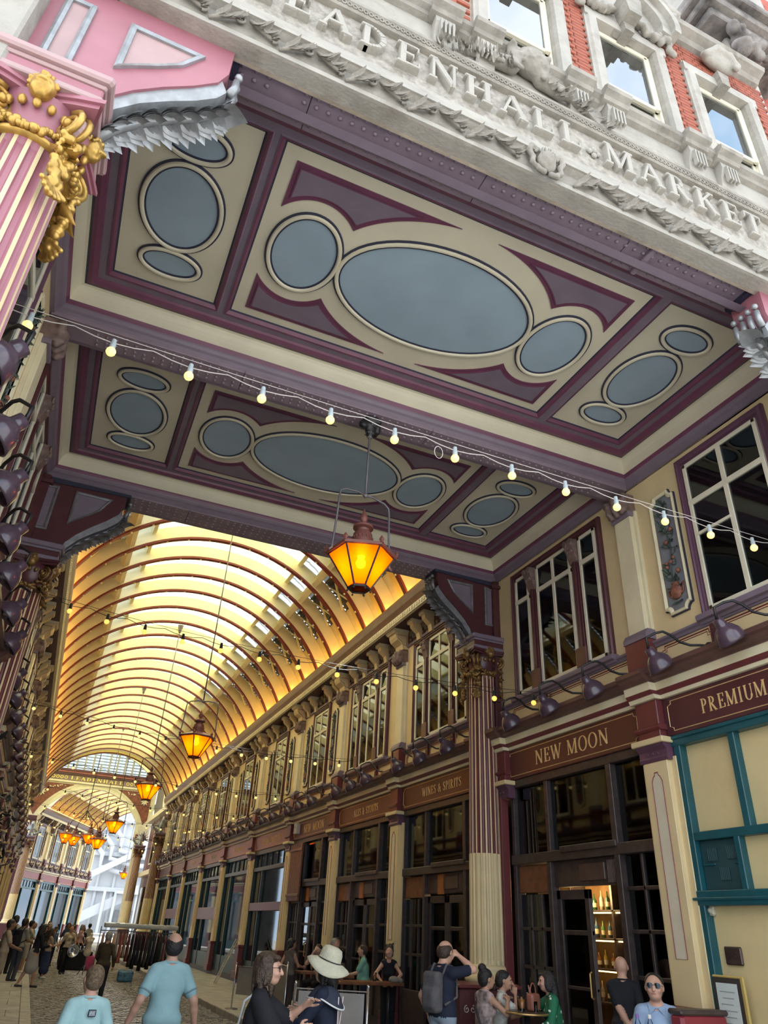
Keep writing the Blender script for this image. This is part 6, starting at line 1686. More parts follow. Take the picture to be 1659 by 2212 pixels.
    # legs
    for q in (-1, 1):
        hp = P+np.array([q*.088, 0, -.02])
        if sit is not None: kn = hp+np.array([q*.06, .42, -.03]); an = kn+np.array([0, -.06, -.40]); 
        else:
            st = walk*q*.22; kn = np.array([q*.092, st*.6+.02, hz-.43]); an = np.array([q*.095, st*1.1-.02-(abs(walk)*.1 if st < 0 else 0), .085])
        s.cap(hp, kn, .086*fat**.5, .056, 0 if legs in ('shorts', 'skirt') else 2, .03); s.cap(kn, kn+(an-kn)*.35, .055, .056, 0 if legs in ('shorts', 'skirt', 'dress') else 2, .02); s.cap(kn+(an-kn)*.35, an, .055, .036, 0 if legs in ('shorts', 'skirt', 'dress') else 2, .02)
        if legs == 'trousers': s.cap(hp, kn, .098*fat**.5, .073, 2, .03); s.cap(kn, an, .072, .062, 2, .02)
        elif legs == 'shorts': s.cap(hp, hp+(kn-hp)*.85, .105, .095, 2, .03)
        s.cap(an+np.array([0, -.03, -.035]), an+np.array([0, .15, -.05]), .042, .034, 3, .02)
    if legs == 'skirt': s.cap(P, P+np.array([0, .02, -.36]), .16, .21, 2, .04)
    if legs == 'dress' and sit is None: s.cap(P, P+np.array([0, .02, -.62]), .15, .19, 2, .04)
    if legs == 'dress' and sit is not None: s.cap(P+np.array([0, .05, -.02]), P+np.array([0, .42, -.08]), .15, .14, 2, .05)
    o = tag(link('person', s.mesh('body', [skin, top, bottom, shoes, hair, LIPS, EYEM], h), None), label, 'person', group)
    o.location = loc; o.rotation_euler = (0, 0, -math.radians(head_deg)); o.scale = (k*sc0,)*3
    # hair
    t = SDF(); m = 0; rr = random.Random(len(label))
    def he(off, r, kk=.02): t.ell(hc+Rh@(np.array(off)*hs), np.array(r)*hs, 0, kk, Rh)
    if style in ('short', 'crop'):
        e = .006 if style == 'short' else .002
        he((0, -.026 if not recede else -.033, .036), (.080+e, .092+e, .080+e)); he((0, -.050, -.010), (.076+e, .062+e, .080+e))
    elif style == 'fringe_bald':
        he((0, -.046, -.008), (.083, .068, .084)); 
        for q in (-1, 1): he((q*.066, -.02, .012), (.018, .055, .05))
    elif style == 'buzz': he((0, -.022, .038), (.0785, .088, .087))
    elif style in ('bob', 'long', 'tail', 'bun', 'curly'):
        he((0, -.024, .036), (.088, .098, .084)); he((0, -.055, -.005), (.086, .066, .095))
        if style in ('bob', 'long'):
            for q in (-1, 1): he((q*.074, -.005, -.035), (.028, .055, .085), .03)
            he((0, -.065, -.06), (.082, .055, .075), .03); he((.03, .062, .072), (.05, .035, .022), .02)
        if style == 'long': t.cap(hc+Rh@np.array([0, -.075, -.05]), hc+np.array([0, -.12, -.30]), .075, .06, 0, .04); he((0, -.08, -.16), (.10, .055, .12), .03)
        if style == 'tail': t.cap(hc+Rh@np.array([0, -.10, .03]), hc+Rh@np.array([0, -.16, -.14]), .035, .022, 0, .02)
        if style == 'bun': he((0, -.07, .12), (.055, .055, .05), .015)
        if style == 'curly':
            for i in range(46): he((rr.uniform(-.07, .07), rr.uniform(-.09, .04), rr.uniform(.06, .155)), (rr.uniform(.016, .03),)*3, .008)
        if fine and style == 'bob':
            for i in range(34):
                a = rr.uniform(-2.5, 2.5); z = rr.uniform(-.13, .07); R_ = .088*math.sqrt(max(.35, 1-(max(0, z-.02)/.12)**2)); x, y = R_*math.sin(a), -R_*1.05*math.cos(a)-.012
                if y > .045: continue
                t.cap(hc+Rh@np.array([x, y, z])*hs, hc+Rh@np.array([x*1.10+rr.uniform(-.02, .02), y*1.08, z-.06])*hs, .026, .012, 0, .012)
    if style != 'none': link('hair', t.mesh('hair', hair, max(h*.8, .008)), o)
    if fine or h < .0135:
        mb = MB(); mb.tube([tuple(A(.548+.014*math.sin(a)*-1, -.006+.068*math.sin(a), .074*math.cos(a))) for a in np.linspace(0, 2*PI, 25)[:-1]], .012, 6, False, True); mb.build('neckband', top, o, True)
    inf = dict(hc=hc, Rh=Rh, P=P, A=A, pts=pts, up=up, fw=fw, hz=hz, sw=sw)
    return o, inf
def part(o, mb, name, m, smooth=False): return mb.build(name, m, o, smooth)
def spectacles(o, inf, lensm, framem, big=1.):
    hc, Rh = inf['hc'], inf['Rh']; mb = MB(); ln = MB()
    T = lambda p: tuple(hc+Rh@(np.array(p)*1.13))
    for q in (-1, 1):
        c = (q*.034, .101, .002); pts = [T((c[0]+.027*big*math.cos(a), c[1]-.004*abs(math.cos(a)), c[2]+.021*big*math.sin(a))) for a in np.linspace(0, 2*PI, 15)[:-1]]
        mb.tube(pts, .0026, 5, False, True); ln.add(pts+[T((c[0], c[1]+.003, c[2]))], [(i, (i+1) % 14, 14) for i in range(14)])
        mb.tube([T((q*.060, .098, .006)), T((q*.078, .07, .008)), T((q*.083, -.01, .004))], .0024, 5)
    mb.tube([T((-.008, .105, .006)), T((.008, .105, .006))], .0026, 5)
    f = mb.build('glasses_frame', framem, o, True); ln.build('lens', lensm, f)
def strap(o, path, wd, m, name='strap'):
    mb = MB(); mb.tube([tuple(p) for p in path], wd, 6); mb.build(name, m, o, True)
def backpack(o, inf, m, w=.15, hgt=.24):
    s = SDF(); A = inf['A']; c = A(.27, -.20); s.box(tuple(c), (w, .075, hgt), .05, 0, .02, rotm('X', 0)); s.box(tuple(c+np.array([0, -.075, -.06])), (w*.75, .04, hgt*.5), .03, 0, .02)
    b = link('backpack', s.mesh('backpack', m, .022), o)
    for q in (-1, 1): strap(b, [A(.44, -.14, q*.10), A(.565, -.05, q*.10), A(.545, .06, q*.105), A(.40, .135, q*.12), A(.22, .10, q*.15), A(.14, -.12, q*.13)], .016, m)
# 1 man in pale blue T-shirt, seen from behind
AQ = cloth('aqua_cotton', (.29, .47, .50), sc_=3); AQ2 = cloth('pale_aqua_cotton', (.36, .55, .56), sc_=3); JEAN = cloth('blue_denim', (.13, .19, .27)); STRIPE = cloth('striped_hem', (.16, .24, .27))
o, inf = person((1.46, 8.72, GZ), -6, 1.78, 'balding man in a pale blue T-shirt seen from behind', AQ, JEAN, SK1, H_BLK, 'fringe_bald', fat=1.14, h=.0125, k=.91, hyaw=.12, rh=(.36, .0, .92), lh=(-.36, .02, .92))
for q in (1, -1):
    S, E, W = inf['pts'][q]; c = S+(E-S)*.66; c2 = S+(E-S)*.72; strap(o, [], .0, STRIPE) if 0 else None
    mb = MB(); mb.tube([tuple(c), tuple(c2)], [.071, .070], 18, True); mb.build('striped_cuff', STRIPE, o, True)
# 2 boy
o, inf = person((.63, 7.40, GZ), -8, 1.53, 'boy with cropped fair hair in a pale blue T-shirt seen from behind', AQ2, cloth('grey_shorts', (.2, .2, .2)), SK1, H_SAND, 'crop', legs='shorts', h=.0125, k=.9, hyaw=-.1, roll=.06)
A = inf['A']; c = A(.43, -.128); mb = MB(); mb.bbox(c[0]-.038+.03, c[1]-.012, c[2]-.03, c[0]+.038+.03, c[1]+.004, c[2]+.03, .004); lb = mb.build('back_label', NAVYC, o)
mb = MB(); 
for i in range(6): mb.box(c[0]+.001+i*.010, c[1]-.014, c[2]-.014, c[0]+.006+i*.010, c[1]-.012, c[2]+.014)
mb.box(c[0]-.002, c[1]-.014, c[2]+.018, c[0]+.062, c[1]-.012, c[2]+.021); mb.box(c[0]-.002, c[1]-.014, c[2]-.021, c[0]+.062, c[1]-.012, c[2]-.018); mb.build('label_print', mat('label_white', (.6, .65, .7), .6, var=0), lb)
# 3 woman with glasses, gesturing
o, inf = person((1.80, 6.66, GZ), 108, 1.68, 'dark-haired woman with glasses in a black top, hand raised', BLKC, BLKC, SK1, H_BRN, 'bob', sex='f', sleeve='wide', h=.0095, k=.92, lean=.14, hyaw=.12, hpitch=-.05, rh=(.13, .43, 1.20), lh=(-.10, .46, 1.36), curl=(.9, 1.0), relb=(.7, -.2, -1), lelb=(-.6, -.2, -1), lpn=(.2, -.1, -1), rpn=(-1, 0, -.2))
spectacles(o, inf, glass('clear_lens', (.9, .92, .92), 1.4), BLACK)
A = inf['A']; strap(o, [A(.54, -.03, .06), A(.44, -.135, .02), A(.25, -.15, -.08), A(.08, -.13, -.17)], .012, mat('white_strap', (.62, .64, .66), .6), 'white_strap')
# 4 woman in cream hat and sailor collar
o, inf = person((2.70, 7.42, GZ), -50, 1.68, 'woman in a cream brimmed hat and navy sailor collar', NAVYC, NAVYC, SK1, H_BLK, 'bob', sex='f', sleeve='long', h=.0105, k=.9, lean=.05, hyaw=-.05, hpitch=-.12, lh=(-.16, .42, 1.10), rh=(.10, .34, 1.22), curl=(.9, 1.0), lelb=(-.8, -.3, -1), rpn=(-1, .2, 0), lpn=(1, 0, -.2))
A = inf['A']; hc, Rh = inf['hc'], inf['Rh']
HATM = mat('cream_straw', (.66, .63, .47), .8, var=.08, scale=8, bump=.8, bscale=120)
mb = MB(); n = 36
prof = [(r_*1.1, z_) for r_, z_ in [(.0, .175), (.05, .172), (.085, .155), (.102, .11), (.106, .06), (.108, .035), (.14, .022), (.185, -.012), (.21, -.045), (.207, -.049), (.18, -.02), (.135, .014), (.10, .024)]]
mb.loft([[(r*math.cos(2*PI*i/n), r*1.06*math.sin(2*PI*i/n), z-(.025*math.sin(2*PI*i/n*2+1)*(r/.2)**3)) for i in range(n)] for r, z in prof], True, False)
ht = mb.build('sun_hat', HATM, o, True); tilt = Matrix(Rh.tolist()).to_4x4() @ Matrix.Rotation(.20, 4, 'X')
ht.matrix_local = Matrix.Translation(Vector(hc)+Vector((0, -.015, .045))) @ tilt
mb = MB(); mb.tube([(.120*math.cos(a), .127*math.sin(a), .042) for a in np.linspace(0, 2*PI, 31)[:-1]], .006, 6, False, True)
for q in (-1, 1): mb.tube([(.02, -.129, .042), (.03+q*.02, -.135, .05+.012*q), (.03+q*.035, -.13, .035), (.02, -.12, .04)], .004, 5)
mb.tube([(.02, -.129, .042), (.035, -.15, .02), (.05, -.185, -.02)], .004, 5); mb.build('hat_cord', BLACK, ht, True)
col = MB(); rows = []
for j in range(5):
    t = j/4; ang = np.linspace(-PI*.86, PI*.86, 29); rows.append([tuple(A(.575-.05*t-.17*t*t*max(.35, math.cos(a*.62)**2), -(.075+.125*t)*math.cos(a)*(.95 if abs(a) < 1.6 else 1.0), (.078+.130*t)*math.sin(a))) for a in ang])
V = [p for r in rows for p in r]; Fc = [(j*29+i, j*29+i+1, (j+1)*29+i+1, (j+1)*29+i) for j in range(4) for i in range(28)]
col.add(V, Fc); cl_ = col.build('sailor_collar', cloth('slate_cloth', (.035, .042, .062)), o, True); sm = cl_.modifiers.new('solid', 'SOLIDIFY'); sm.thickness = .01; sm.offset = 1
mb = MB(); mb.tube(rows[-1], .0085, 6); mb.build('collar_piping', mat('white_piping', (.70, .70, .68), .6, var=0), cl_, True)
PK = mat('pale_pink_strap', (.60, .48, .47), .6)
for q in (-1, 1): strap(o, [A(.47, -.165, q*.07), A(.35, -.155, q*.055), A(.22, -.145, q*.025), A(.10, -.15, q*.005)], .007, PK)
hp = inf['pts'][1][2]; ph = empty('hand_phone'); C.objects.unlink(ph); bpy.data.objects.remove(ph)
def in_hand(o, p, off, euler, mb, name, m, label, cat):
    """a thing held in a hand stays top-level: place it in world space at the person's wrist"""
    M = Matrix.Translation(o.location) @ o.rotation_euler.to_matrix().to_4x4() @ Matrix.Diagonal((*o.scale, 1))
    M2 = M @ Matrix.Translation(Vector(p)+Vector(off)) @ Matrix.Rotation(euler[2], 4, 'Z') @ Matrix.Rotation(euler[1], 4, 'Y') @ Matrix.Rotation(euler[0], 4, 'X')
    t = mb.build(name, m, None); t.matrix_world = M2; return tag(t, label, cat)
mb = MB(); mb.cur = 0; mb.bbox(-.038, -.005, -.075, .038, .005, .075, .004); mb.cur = 1; mb.box(-.035, -.0062, -.071, .035, -.0052, .071)
in_hand(o, hp, (.01, .07, .06), (-.3, .25, .5), mb, 'mobile_phone', [mat('grey_phone', (.12, .13, .15), .35), mat('phone_screen', (.04, .05, .06), .15)], 'dark mobile phone held by the woman in the cream hat', 'phone')
wv = inf['pts'][-1]; c = wv[2]-(wv[2]-wv[1])*.10; dv = (wv[2]-wv[1])/np.linalg.norm(wv[2]-wv[1]); MB().tube([tuple(c-dv*.012), tuple(c+dv*.012)], .046, 14).build('watch_strap', BLACK, o, True)
# 5 man with hand to his face
o, inf = person((4.54, 8.70, PZ), 66, 1.78, 'man in a navy T-shirt and jeans holding a hand to his face', NAVYC, cloth('pale_denim', (.24, .30, .37)), SK1, H_BRN, 'fringe_bald', h=.012, k=.88, hpitch=.25, rh=(.10, .20, 1.60), curl=(1.2, .6), relb=(1, .1, -.8), rpn=(-1, 0, 0), fat=1.08)
backpack(o, inf, cloth('camo_fabric', (.09, .085, .09), sc_=14), .13, .22)
# 6-8 women at the bar table
TD = mat('tie_dye_print', (.34, .26, .25), .85, var=.7, scale=8, bump=.3, bscale=8); STOOLS = .66
o, inf = person((5.24, 9.02, PZ), 82, 1.66, 'seated woman with dark hair up in a tie-dye top', TD, cloth('grey_trousers', (.05, .055, .07)), SK2, H_BLK, 'bun', sex='f', sleeve='none', sit=STOOLS, lean=.10, h=.0115, k=.86, rh=(.10, .40, 1.20), lh=(-.04, .42, 1.20), curl=(1.2, 1.2), relb=(.8, .1, -1), lelb=(-.8, 0, -1), hyaw=.15)
A = inf['A']; strap(o, [A(.53, -.05, -.12), A(.35, -.14, -.04), A(.15, -.13, .10), A(.03, -.08, .17)], .012, BLACK)
FT = mat('floral_white_cloth', (.55, .55, .50), .85, var=.35, scale=9)
o, inf = person((5.60, 9.26, PZ), 122, 1.64, 'seated woman with black hair in a white T-shirt, chin on hand', FT, BLKC, SK2, H_BLK, 'tail', sex='f', sit=STOOLS, lean=.14, h=.0115, k=.86, rh=(.12, .27, 1.30), lh=(-.10, .44, 1.06), curl=(1.5, .9), relb=(.5, .5, -1))
GR = mat('green_floral_cloth', (.010, .135, .062), .75, var=.1, scale=4)
o, inf = person((6.08, 8.70, PZ), -66, 1.68, 'seated woman with long dark hair in a green floral dress', GR, GR, SK1, H_BLK, 'long', sex='f', sleeve='rolled', legs='dress', sit=STOOLS, lean=.16, h=.0115, k=.86, rh=(.10, .36, 1.28), lh=(-.20, .36, .86), curl=(.15, .8), relb=(.9, 0, -1), rpn=(0, 1, .2), lelb=(-.8, -.4, -.6))
fm = MB(); A = inf['A']; rr = random.Random(11); mw = o.data
vv = [v for v in mw.polygons if v.material_index in (1, 2)]
for i in range(80):
    p = rr.choice(vv); c = p.center; n = p.normal; t = n.orthogonal().normalized(); b = n.cross(t); r_ = rr.uniform(.010, .02); fm.add([tuple(c+n*.004+t*r_*math.cos(a)*1.3+b*r_*math.sin(a)) for a in np.linspace(0, 2*PI, 7)[:-1]], [tuple(range(6))])
tag(fm.build('printed_petals', mat('white_petal_print', (.62, .66, .60), .8, var=0), o), kind='stuff')
# 9 bald man with hands behind back
o, inf = person((6.72, 8.24, PZ), 38, 1.70, 'bald man in a black T-shirt with hands behind his back at the pub door', BLKC, cloth('cream_trousers', (.48, .45, .38)), SK1, H_GRY, 'none', h=.012, k=.88, rh=(.03, -.17, .96), lh=(.05, -.19, .92), relb=(1, -.2, 0), lelb=(-1, -.2, 0), curl=(.9, .9), fat=1.12, hpitch=.05)
# 10 man with sunglasses
LB = cloth('light_blue_shirt', (.30, .40, .56), sc_=4)
o, inf = person((6.22, 7.13, PZ), 222, 1.76, 'seated man with sunglasses in a light blue shirt', LB, cloth('dark_trousers', (.04, .04, .05)), SK1, H_BLK, 'short', sleeve='rolled', sit=.50, lean=.12, h=.0105, k=.96, hyaw=.05, hpitch=-.16, fat=1.1, recede=True, rh=(.20, .34, .80), lh=(-.20, .34, .80))
spectacles(o, inf, mat('mirror_lens', (.03, .035, .04), .12, metal=.6, var=0), mat('gunmetal', (.2, .2, .2), .3, metal=.8, var=0), 1.15)
A = inf['A']; mb = MB()
for q in (-1, 1): mb.prism([(q*.015, .0), (q*.085, .03), (q*.075, -.065)] if q > 0 else [(q*.075, -.065), (q*.085, .03), (q*.015, .0)], 0, .012, lambda a, b, c: tuple(A(.535+b, .075+c+.03*(b > 0)*-1, a)))
mb.build('shirt_collar', LB, o)
# people at the farther bar tables
person((6.60, 14.86, PZ), 205, 1.68, 'woman with curly hair piled up leaning on a bar table', BLKC, BLKC, SK1, H_BRN, 'curly', sex='f', sleeve='none', lean=.42, hpitch=-.35, h=.016, rh=(.14, .50, 1.02), lh=(-.14, .50, 1.02), relb=(1, 0, 0), lelb=(-1, 0, 0))
o, inf = person((6.50, 15.8, PZ), -62, 1.62, 'person in a mint top with a black shoulder strap at the bar table', cloth('mint_cotton', (.20, .42, .33)), NAVYC, SK1, H_BRN, 'short', sex='f', h=.016, lean=.12, rh=(.12, .44, 1.10), lh=(-.14, .44, 1.10), fat=1.12)
A = inf['A']; strap(o, [A(.55, .02, -.10), A(.40, .14, -.02), A(.20, .14, .10), A(.08, .06, .18), A(.2, -.13, .10), A(.40, -.14, -.02), A(.55, -.04, -.10)], .016, BLACK)
person((6.35, 17.3, PZ), 150, 1.70, 'grey-haired person in a teal shirt behind the cream hat', cloth('teal_cotton', (.06, .17, .17)), NAVYC, SK1, H_GRY, 'short', h=.02, rh=(.12, .42, 1.10))
person((6.75, 18.2, PZ), 180, 1.72, 'dark-haired person half hidden behind the grey-haired drinker', BLKC, BLKC, SK3, H_BLK, 'short', h=.022)
person((5.40, 17.4, PZ), 60, 1.66, 'woman with bare shoulders and dark hair standing at a bar table', cloth('taupe_top', (.12, .10, .09)), cloth('brown_trousers', (.05, .04, .04)), SK2, H_BLK, 'tail', sex='f', sleeve='none', h=.018, rh=(.14, .38, 1.12))
person((6.30, 18.0, PZ), 235, 1.72, 'person in dark clothes resting chin on hand at the bar table', BLKC, BLKC, SK1, H_BRN, 'short', sit=STOOLS, h=.02, lean=.18, rh=(.05, .30, 1.36), relb=(.6, .4, -1))
# people in the lane
person((1.93, 20.9, GZ), 8, 1.70, 'grey-haired man in an olive brown jacket facing the clothes rail', cloth('olive_tweed', (.055, .042, .026), sc_=20), BLKC, SK1, H_GRY, 'short', sleeve='long', h=.016, fat=1.12, lh=(-.14, .30, 1.02))
o, inf = person((1.60, 31.7, GZ), 172, 1.72, 'man in a cream patterned shirt carrying a silver horn', mat('palm_print_shirt', (.50, .42, .31), .85, var=.45, scale=7), BLKC, SK2, H_BRN, 'short', h=.018, rh=(.38, .12, .92), lh=(-.30, .14, .95), walk=.6)
person((.90, 29.2, GZ), 75, 1.60, 'woman in a long navy skirt with a cream shoulder bag', cloth('beige_top', (.30, .24, .17)), cloth('navy_skirt', (.03, .045, .10)), SK2, H_BRN, 'long', sex='f', legs='dress', h=.018, shoes=WSHOE, rh=(.06, .36, 1.2))
person((.42, 24.1, GZ+.1), 68, 1.66, 'woman in a black jacket and grey shorts stepping off the kerb', BLKC, cloth('grey_short_cloth', (.30, .29, .28)), SK2, H_BLK, 'long', sex='f', sleeve='long', legs='skirt', h=.016, lean=.16, walk=.7, rh=(.10, .40, 1.14), lh=(-.12, .36, 1.1))
o, inf = person((-.30, 22.4, GZ+.1), 80, 1.74, 'man in a beige T-shirt and shorts at the left edge', cloth('beige_cotton', (.42, .34, .26)), cloth('khaki_cloth', (.32, .27, .21)), SK3, H_BLK, 'short', legs='shorts', h=.016, rh=(.18, .34, 1.05))
o, inf = person((.02, 26.0, GZ+.1), 40, 1.78, 'man in a grey T-shirt with a black backpack', cloth('grey_cotton', (.26, .25, .23)), cloth('dark_blue_jean', (.05, .06, .09)), SK3, H_BLK, 'short', h=.02, rh=(.14, .34, 1.1)); backpack(o, inf, BLKC)
o, inf = person((-.26, 29.0, GZ+.1), 20, 1.84, 'man in a white T-shirt with a dark backpack', cloth('white_cotton', (.55, .55, .53)), BLKC, SK3, H_BLK, 'short', h=.02); backpack(o, inf, NAVYC)
person((.24, 29.9, GZ+.1), 70, 1.70, 'person in a cream print shirt and shorts near the left kerb', mat('cream_print_shirt', (.42, .36, .28), .85, var=.4, scale=8), cloth('pale_shorts', (.35, .32, .28)), SK2, H_BLK, 'short', legs='shorts', shoes=WSHOE, h=.02, rh=(.12, .4, 1.1))
cols = [(.45, .43, .40), (.03, .03, .035), (.10, .16, .24), (.42, .10, .09), (.30, .24, .18), (.06, .10, .18), (.20, .19, .18), (.50, .30, .28), (.05, .05, .06), (.36, .34, .30)]
nms = ['white', 'black', 'slate blue', 'red', 'tan', 'navy', 'grey', 'pink', 'charcoal', 'ivory']
spots = [(.62, 33.5, 90), (.95, 35.0, 200), (1.25, 36.5, 150), (1.05, 39.5, 20), (.4, 37, 100), (1.75, 37.5, 190), (2.05, 39.0, 10), (2.35, 38.0, 120), (2.6, 41.0, 200), (2.95, 42.5, 0)]
for i, (x, y, hd_) in enumerate(spots):
    person((x, y, GZ), hd_, [1.62, 1.74, 1.58, 1.78, 1.7, 1.76, 1.66, 1.72, 1.6, 1.75][i], 'far passer-by in a %s top in the crowd beyond the clothes rail' % nms[i], cloth('far_%d' % i, cols[i]), BLKC if i % 3 else JEAN, [SK1, SK2, SK3][i % 3], [H_BLK, H_BRN, H_GRY][(i*2) % 3], ['short', 'long', 'bob'][i % 3], sex='mf'[i % 2], h=.03)
# ---------------------------------------------------------------- street furniture and goods
for nm, W_, x0_, x1_ in (('baseboard_right', 1, XR-.02, XR+.3), ('baseboard_left', -1, XL-.3, XL+.02)):
    b = struct(MB().box(x0_, 3.9, -.2, x1_, 51.4, .06).build(nm, mat('dark_plinth', (.03, .02, .022), .5)), 'dark plinth course')
def bar_table(x, y, r, z, label, rect=None):
    t = tag(empty('bar_table', (x, y, PZ)), label, 'table')
    if rect: MB().bbox(-rect[0], -rect[1], z-PZ-.05, rect[0], rect[1], z-PZ, .01).build('table_top', BROWNWOOD, t)
    else:
        MB().lathe([(.02, z-PZ-.03), (r-.01, z-PZ-.03), (r, z-PZ-.015), (r-.01, z-PZ), (.02, z-PZ)], 28).build('table_top', mat('dark_table', (.05, .03, .022), .3), t, 40)
        MB().tube([(r*math.cos(a), r*math.sin(a), z-PZ-.015) for a in np.linspace(0, 2*PI, 29)[:-1]], .012, 6, False, True).build('brass_edge', mat('brass', (.6, .4, .15)), t, True)
    for dx in ((-rect[0]*.7, rect[0]*.7) if rect else (0,)):
        MB().tube([(dx, 0, .02), (dx, 0, z-PZ-.04)], .03, 10).build('pedestal', BLACK, t, True); MB().lathe([(.20, 0), (.20, .02), (.05, .05)], 20, (dx, 0, 0)).build('foot', BLACK, t, 40)
    return t
bar_table(5.68, 8.74, .25, .80, 'round brass-edged bar table between the seated women')
bar_table(5.95, 14.35, .3, .76, 'wooden bar table where the curly-haired woman leans', (.62, .26))
bar_table(5.85, 15.75, .3, .78, 'wooden bar table beside the person in the mint top', (.30, .26))
bar_table(5.85, 17.2, .3, .76, 'wooden bar table behind the cream hat', (.32, .24))
bar_table(5.85, 6.95, .26, .66, 'small round table with water bottles by the man in sunglasses')
def stool(x, y, hz_, label):
    t = tag(empty('bar_stool', (x, y, PZ)), label, 'stool')
    MB().lathe([(.02, hz_-.05), (.15, hz_-.05), (.165, hz_-.03), (.15, hz_), (.02, hz_)], 20).build('seat', BROWNWOOD, t, 40)
    for k in range(4):
        a = PI/4+k*PI/2; MB().tube([(.10*math.cos(a), .10*math.sin(a), hz_-.05), (.17*math.cos(a), .17*math.sin(a), 0)], .014, 6).build('leg', BLACK, t)
    MB().tube([(.145*math.cos(a), .145*math.sin(a), .22) for a in np.linspace(0, 2*PI, 17)[:-1]], .01, 6, False, True).build('foot_ring', BLACK, t)
for x, y, z_, lb in ((5.24, 9.02, .60, 'stool under the woman in the tie-dye top'), (5.60, 9.26, .60, 'stool under the woman in the white T-shirt'), (6.08, 8.70, .60, 'stool under the woman in the green dress'), (6.22, 7.13, .50, 'stool under the man with sunglasses'), (6.30, 18.0, .60, 'stool under the dark-clothed person at the far table')): stool(x, y, z_, lb)
def tumbler(x, y, z, r, hgt, fill, label, lv=.8):
    t = tag(MB().lathe([(r*.8, 0), (r, hgt), (r*.93, hgt), (r*.74, .012), (.001, .012)], 16, cap=False).build('pint_glass', glass('drink_glass', (.9, .92, .92), 1.35), None, True, (x, y, z)), label, 'glass')
    if fill: MB().lathe([(.001, .014), (r*.74, .014), (r*.9, hgt*lv), (.001, hgt*lv)], 16, cap=False).build('drink', fill, t, True)
ALE = mat('amber_ale', (.32, .12, .03), .2, var=0); COLA = mat('dark_beer', (.06, .03, .02), .2, var=0)
tumbler(5.56, 8.66, .80, .04, .15, ALE, 'pint of amber ale on the brass-edged table'); tumbler(5.63, 8.80, .80, .04, .15, COLA, 'dark pint behind the amber ale'); tumbler(5.70, 8.58, .80, .022, .11, None, 'small white condiment glass on the brass-edged table')
tumbler(6.05, 14.25, .76, .036, .14, ALE, 'tall orange drink in front of the curly-haired woman'); tumbler(5.80, 17.1, .76, .036, .14, ALE, 'pint on the bar table behind the cream hat')
# terracotta handbag on the table
s = SDF(); s.box((0, 0, .09), (.10, .05, .09), .03, 0, .02); hb = tag(link('handbag', s.mesh('handbag', mat('terracotta_leather', (.26, .095, .06), .5, var=.1), .012), None, (5.79, 8.76, .80), .5), 'terracotta handbag standing on the brass-edged table', 'bag')
MB().tube([(.07*math.cos(a), 0, .17+.11*math.sin(a)) for a in np.linspace(0, PI, 15)], .008, 6).build('handle', mat('terracotta_leather', (.26, .095, .06)), hb, True)
tag(link('cloth_bundle', SDF().ell((0, 0, .04), (.10, .08, .06), 0, .02).ell((.12, .02, .03), (.07, .06, .045), 0, .03).mesh('cloth_bundle', cloth('grey_bundle', (.25, .22, .19)), .015), None, (6.42, 14.22, .76)), 'bundled grey cap on the bar table', 'cap')
def water_bottle(x, y, z, capm, label):
    PL = glass('clear_plastic', (.85, .90, .95), 1.35)
    t = tag(MB().lathe([(.001, 0), (.034, .0), (.036, .02), (.033, .05), (.036, .08), (.033, .11), (.036, .14), (.034, .18), (.018, .225), (.014, .235), (.014, .25), (.001, .25)], 16, cap=False).build('water_bottle', PL, None, True, (x, y, z)), label, 'bottle')
    MB().lathe([(.017, .24), (.017, .27), (.012, .275), (.001, .275)], 14).build('cap', capm, t, 40); MB().lathe([(.0365, .09), (.0365, .14)], 16, cap=False).build('paper_label', mat('blue_label', (.12, .22, .42), .5, var=.2), t, True)
water_bottle(5.86, 7.02, .66, mat('purple_cap', (.22, .12, .38), .4, var=0), 'clear water bottle with purple cap beside the man in sunglasses'); water_bottle(5.98, 6.98, .66, mat('white_cap', (.7, .7, .7), .4, var=0), 'clear water bottle with white cap beside the man in sunglasses')
# red padded bench by the pilaster
b = tag(empty('padded_bench', (6.46, 6.80, PZ)), 'red padded bench back beside the cream pilaster', 'bench'); RED = mat('red_vinyl', (.24, .028, .04), .4, var=.1)
MB().bbox(-.30, -.08, .0, .30, .10, 1.06, .03).build('back_pad', RED, b); MB().bbox(-.30, -.45, .30, .30, -.08, .50, .03).build('seat_pad', RED, b); MB().bbox(-.31, -.09, 1.05, .31, .11, 1.10, .015).build('top_rail', DARKWOOD, b)
# framed menu, plaque, sensor on the teal front
m = tag(empty('menu_case', (XR-.07, 6.79, .75)), 'framed menu with white sheet on the cream boarding', 'menu')
MB().bbox(-.03, -.21, -.65, .0, .21, .55, .01).build('frame', mat('ochre_frame', (.50, .36, .10), .5, var=.1), m); MB().box(-.034, -.17, -.62, -.028, .20, .53).build('backing', mat('dark_backing', (.05, .04, .035), .5), m)
MB().box(-.038, -.12, -.6, -.033, .16, .48).build('sheet', mat('white_sheet', (.62, .68, .66), .5, var=.02), m)
mb = MB()
for i in range(16): mb.box(-.0395, -.08+.02*(i % 3), .40-i*.055, -.038, .12-.03*(i % 2), .408-i*.055)
tag(mb.build('print_lines', mat('grey_print', (.30, .32, .32), .6, var=0), m), kind='stuff')
p = tag(empty('wall_plaque', (XR+.07, 6.79, 1.48)), 'dark metal plaque lettered MPCo on the cream boarding', 'plaque')
MB().bbox(-.035, -.115, -.085, .0, .115, .085, .012).build('plate', mat('brown_metal', (.085, .055, .045), .4, metal=.4, var=.2), p)
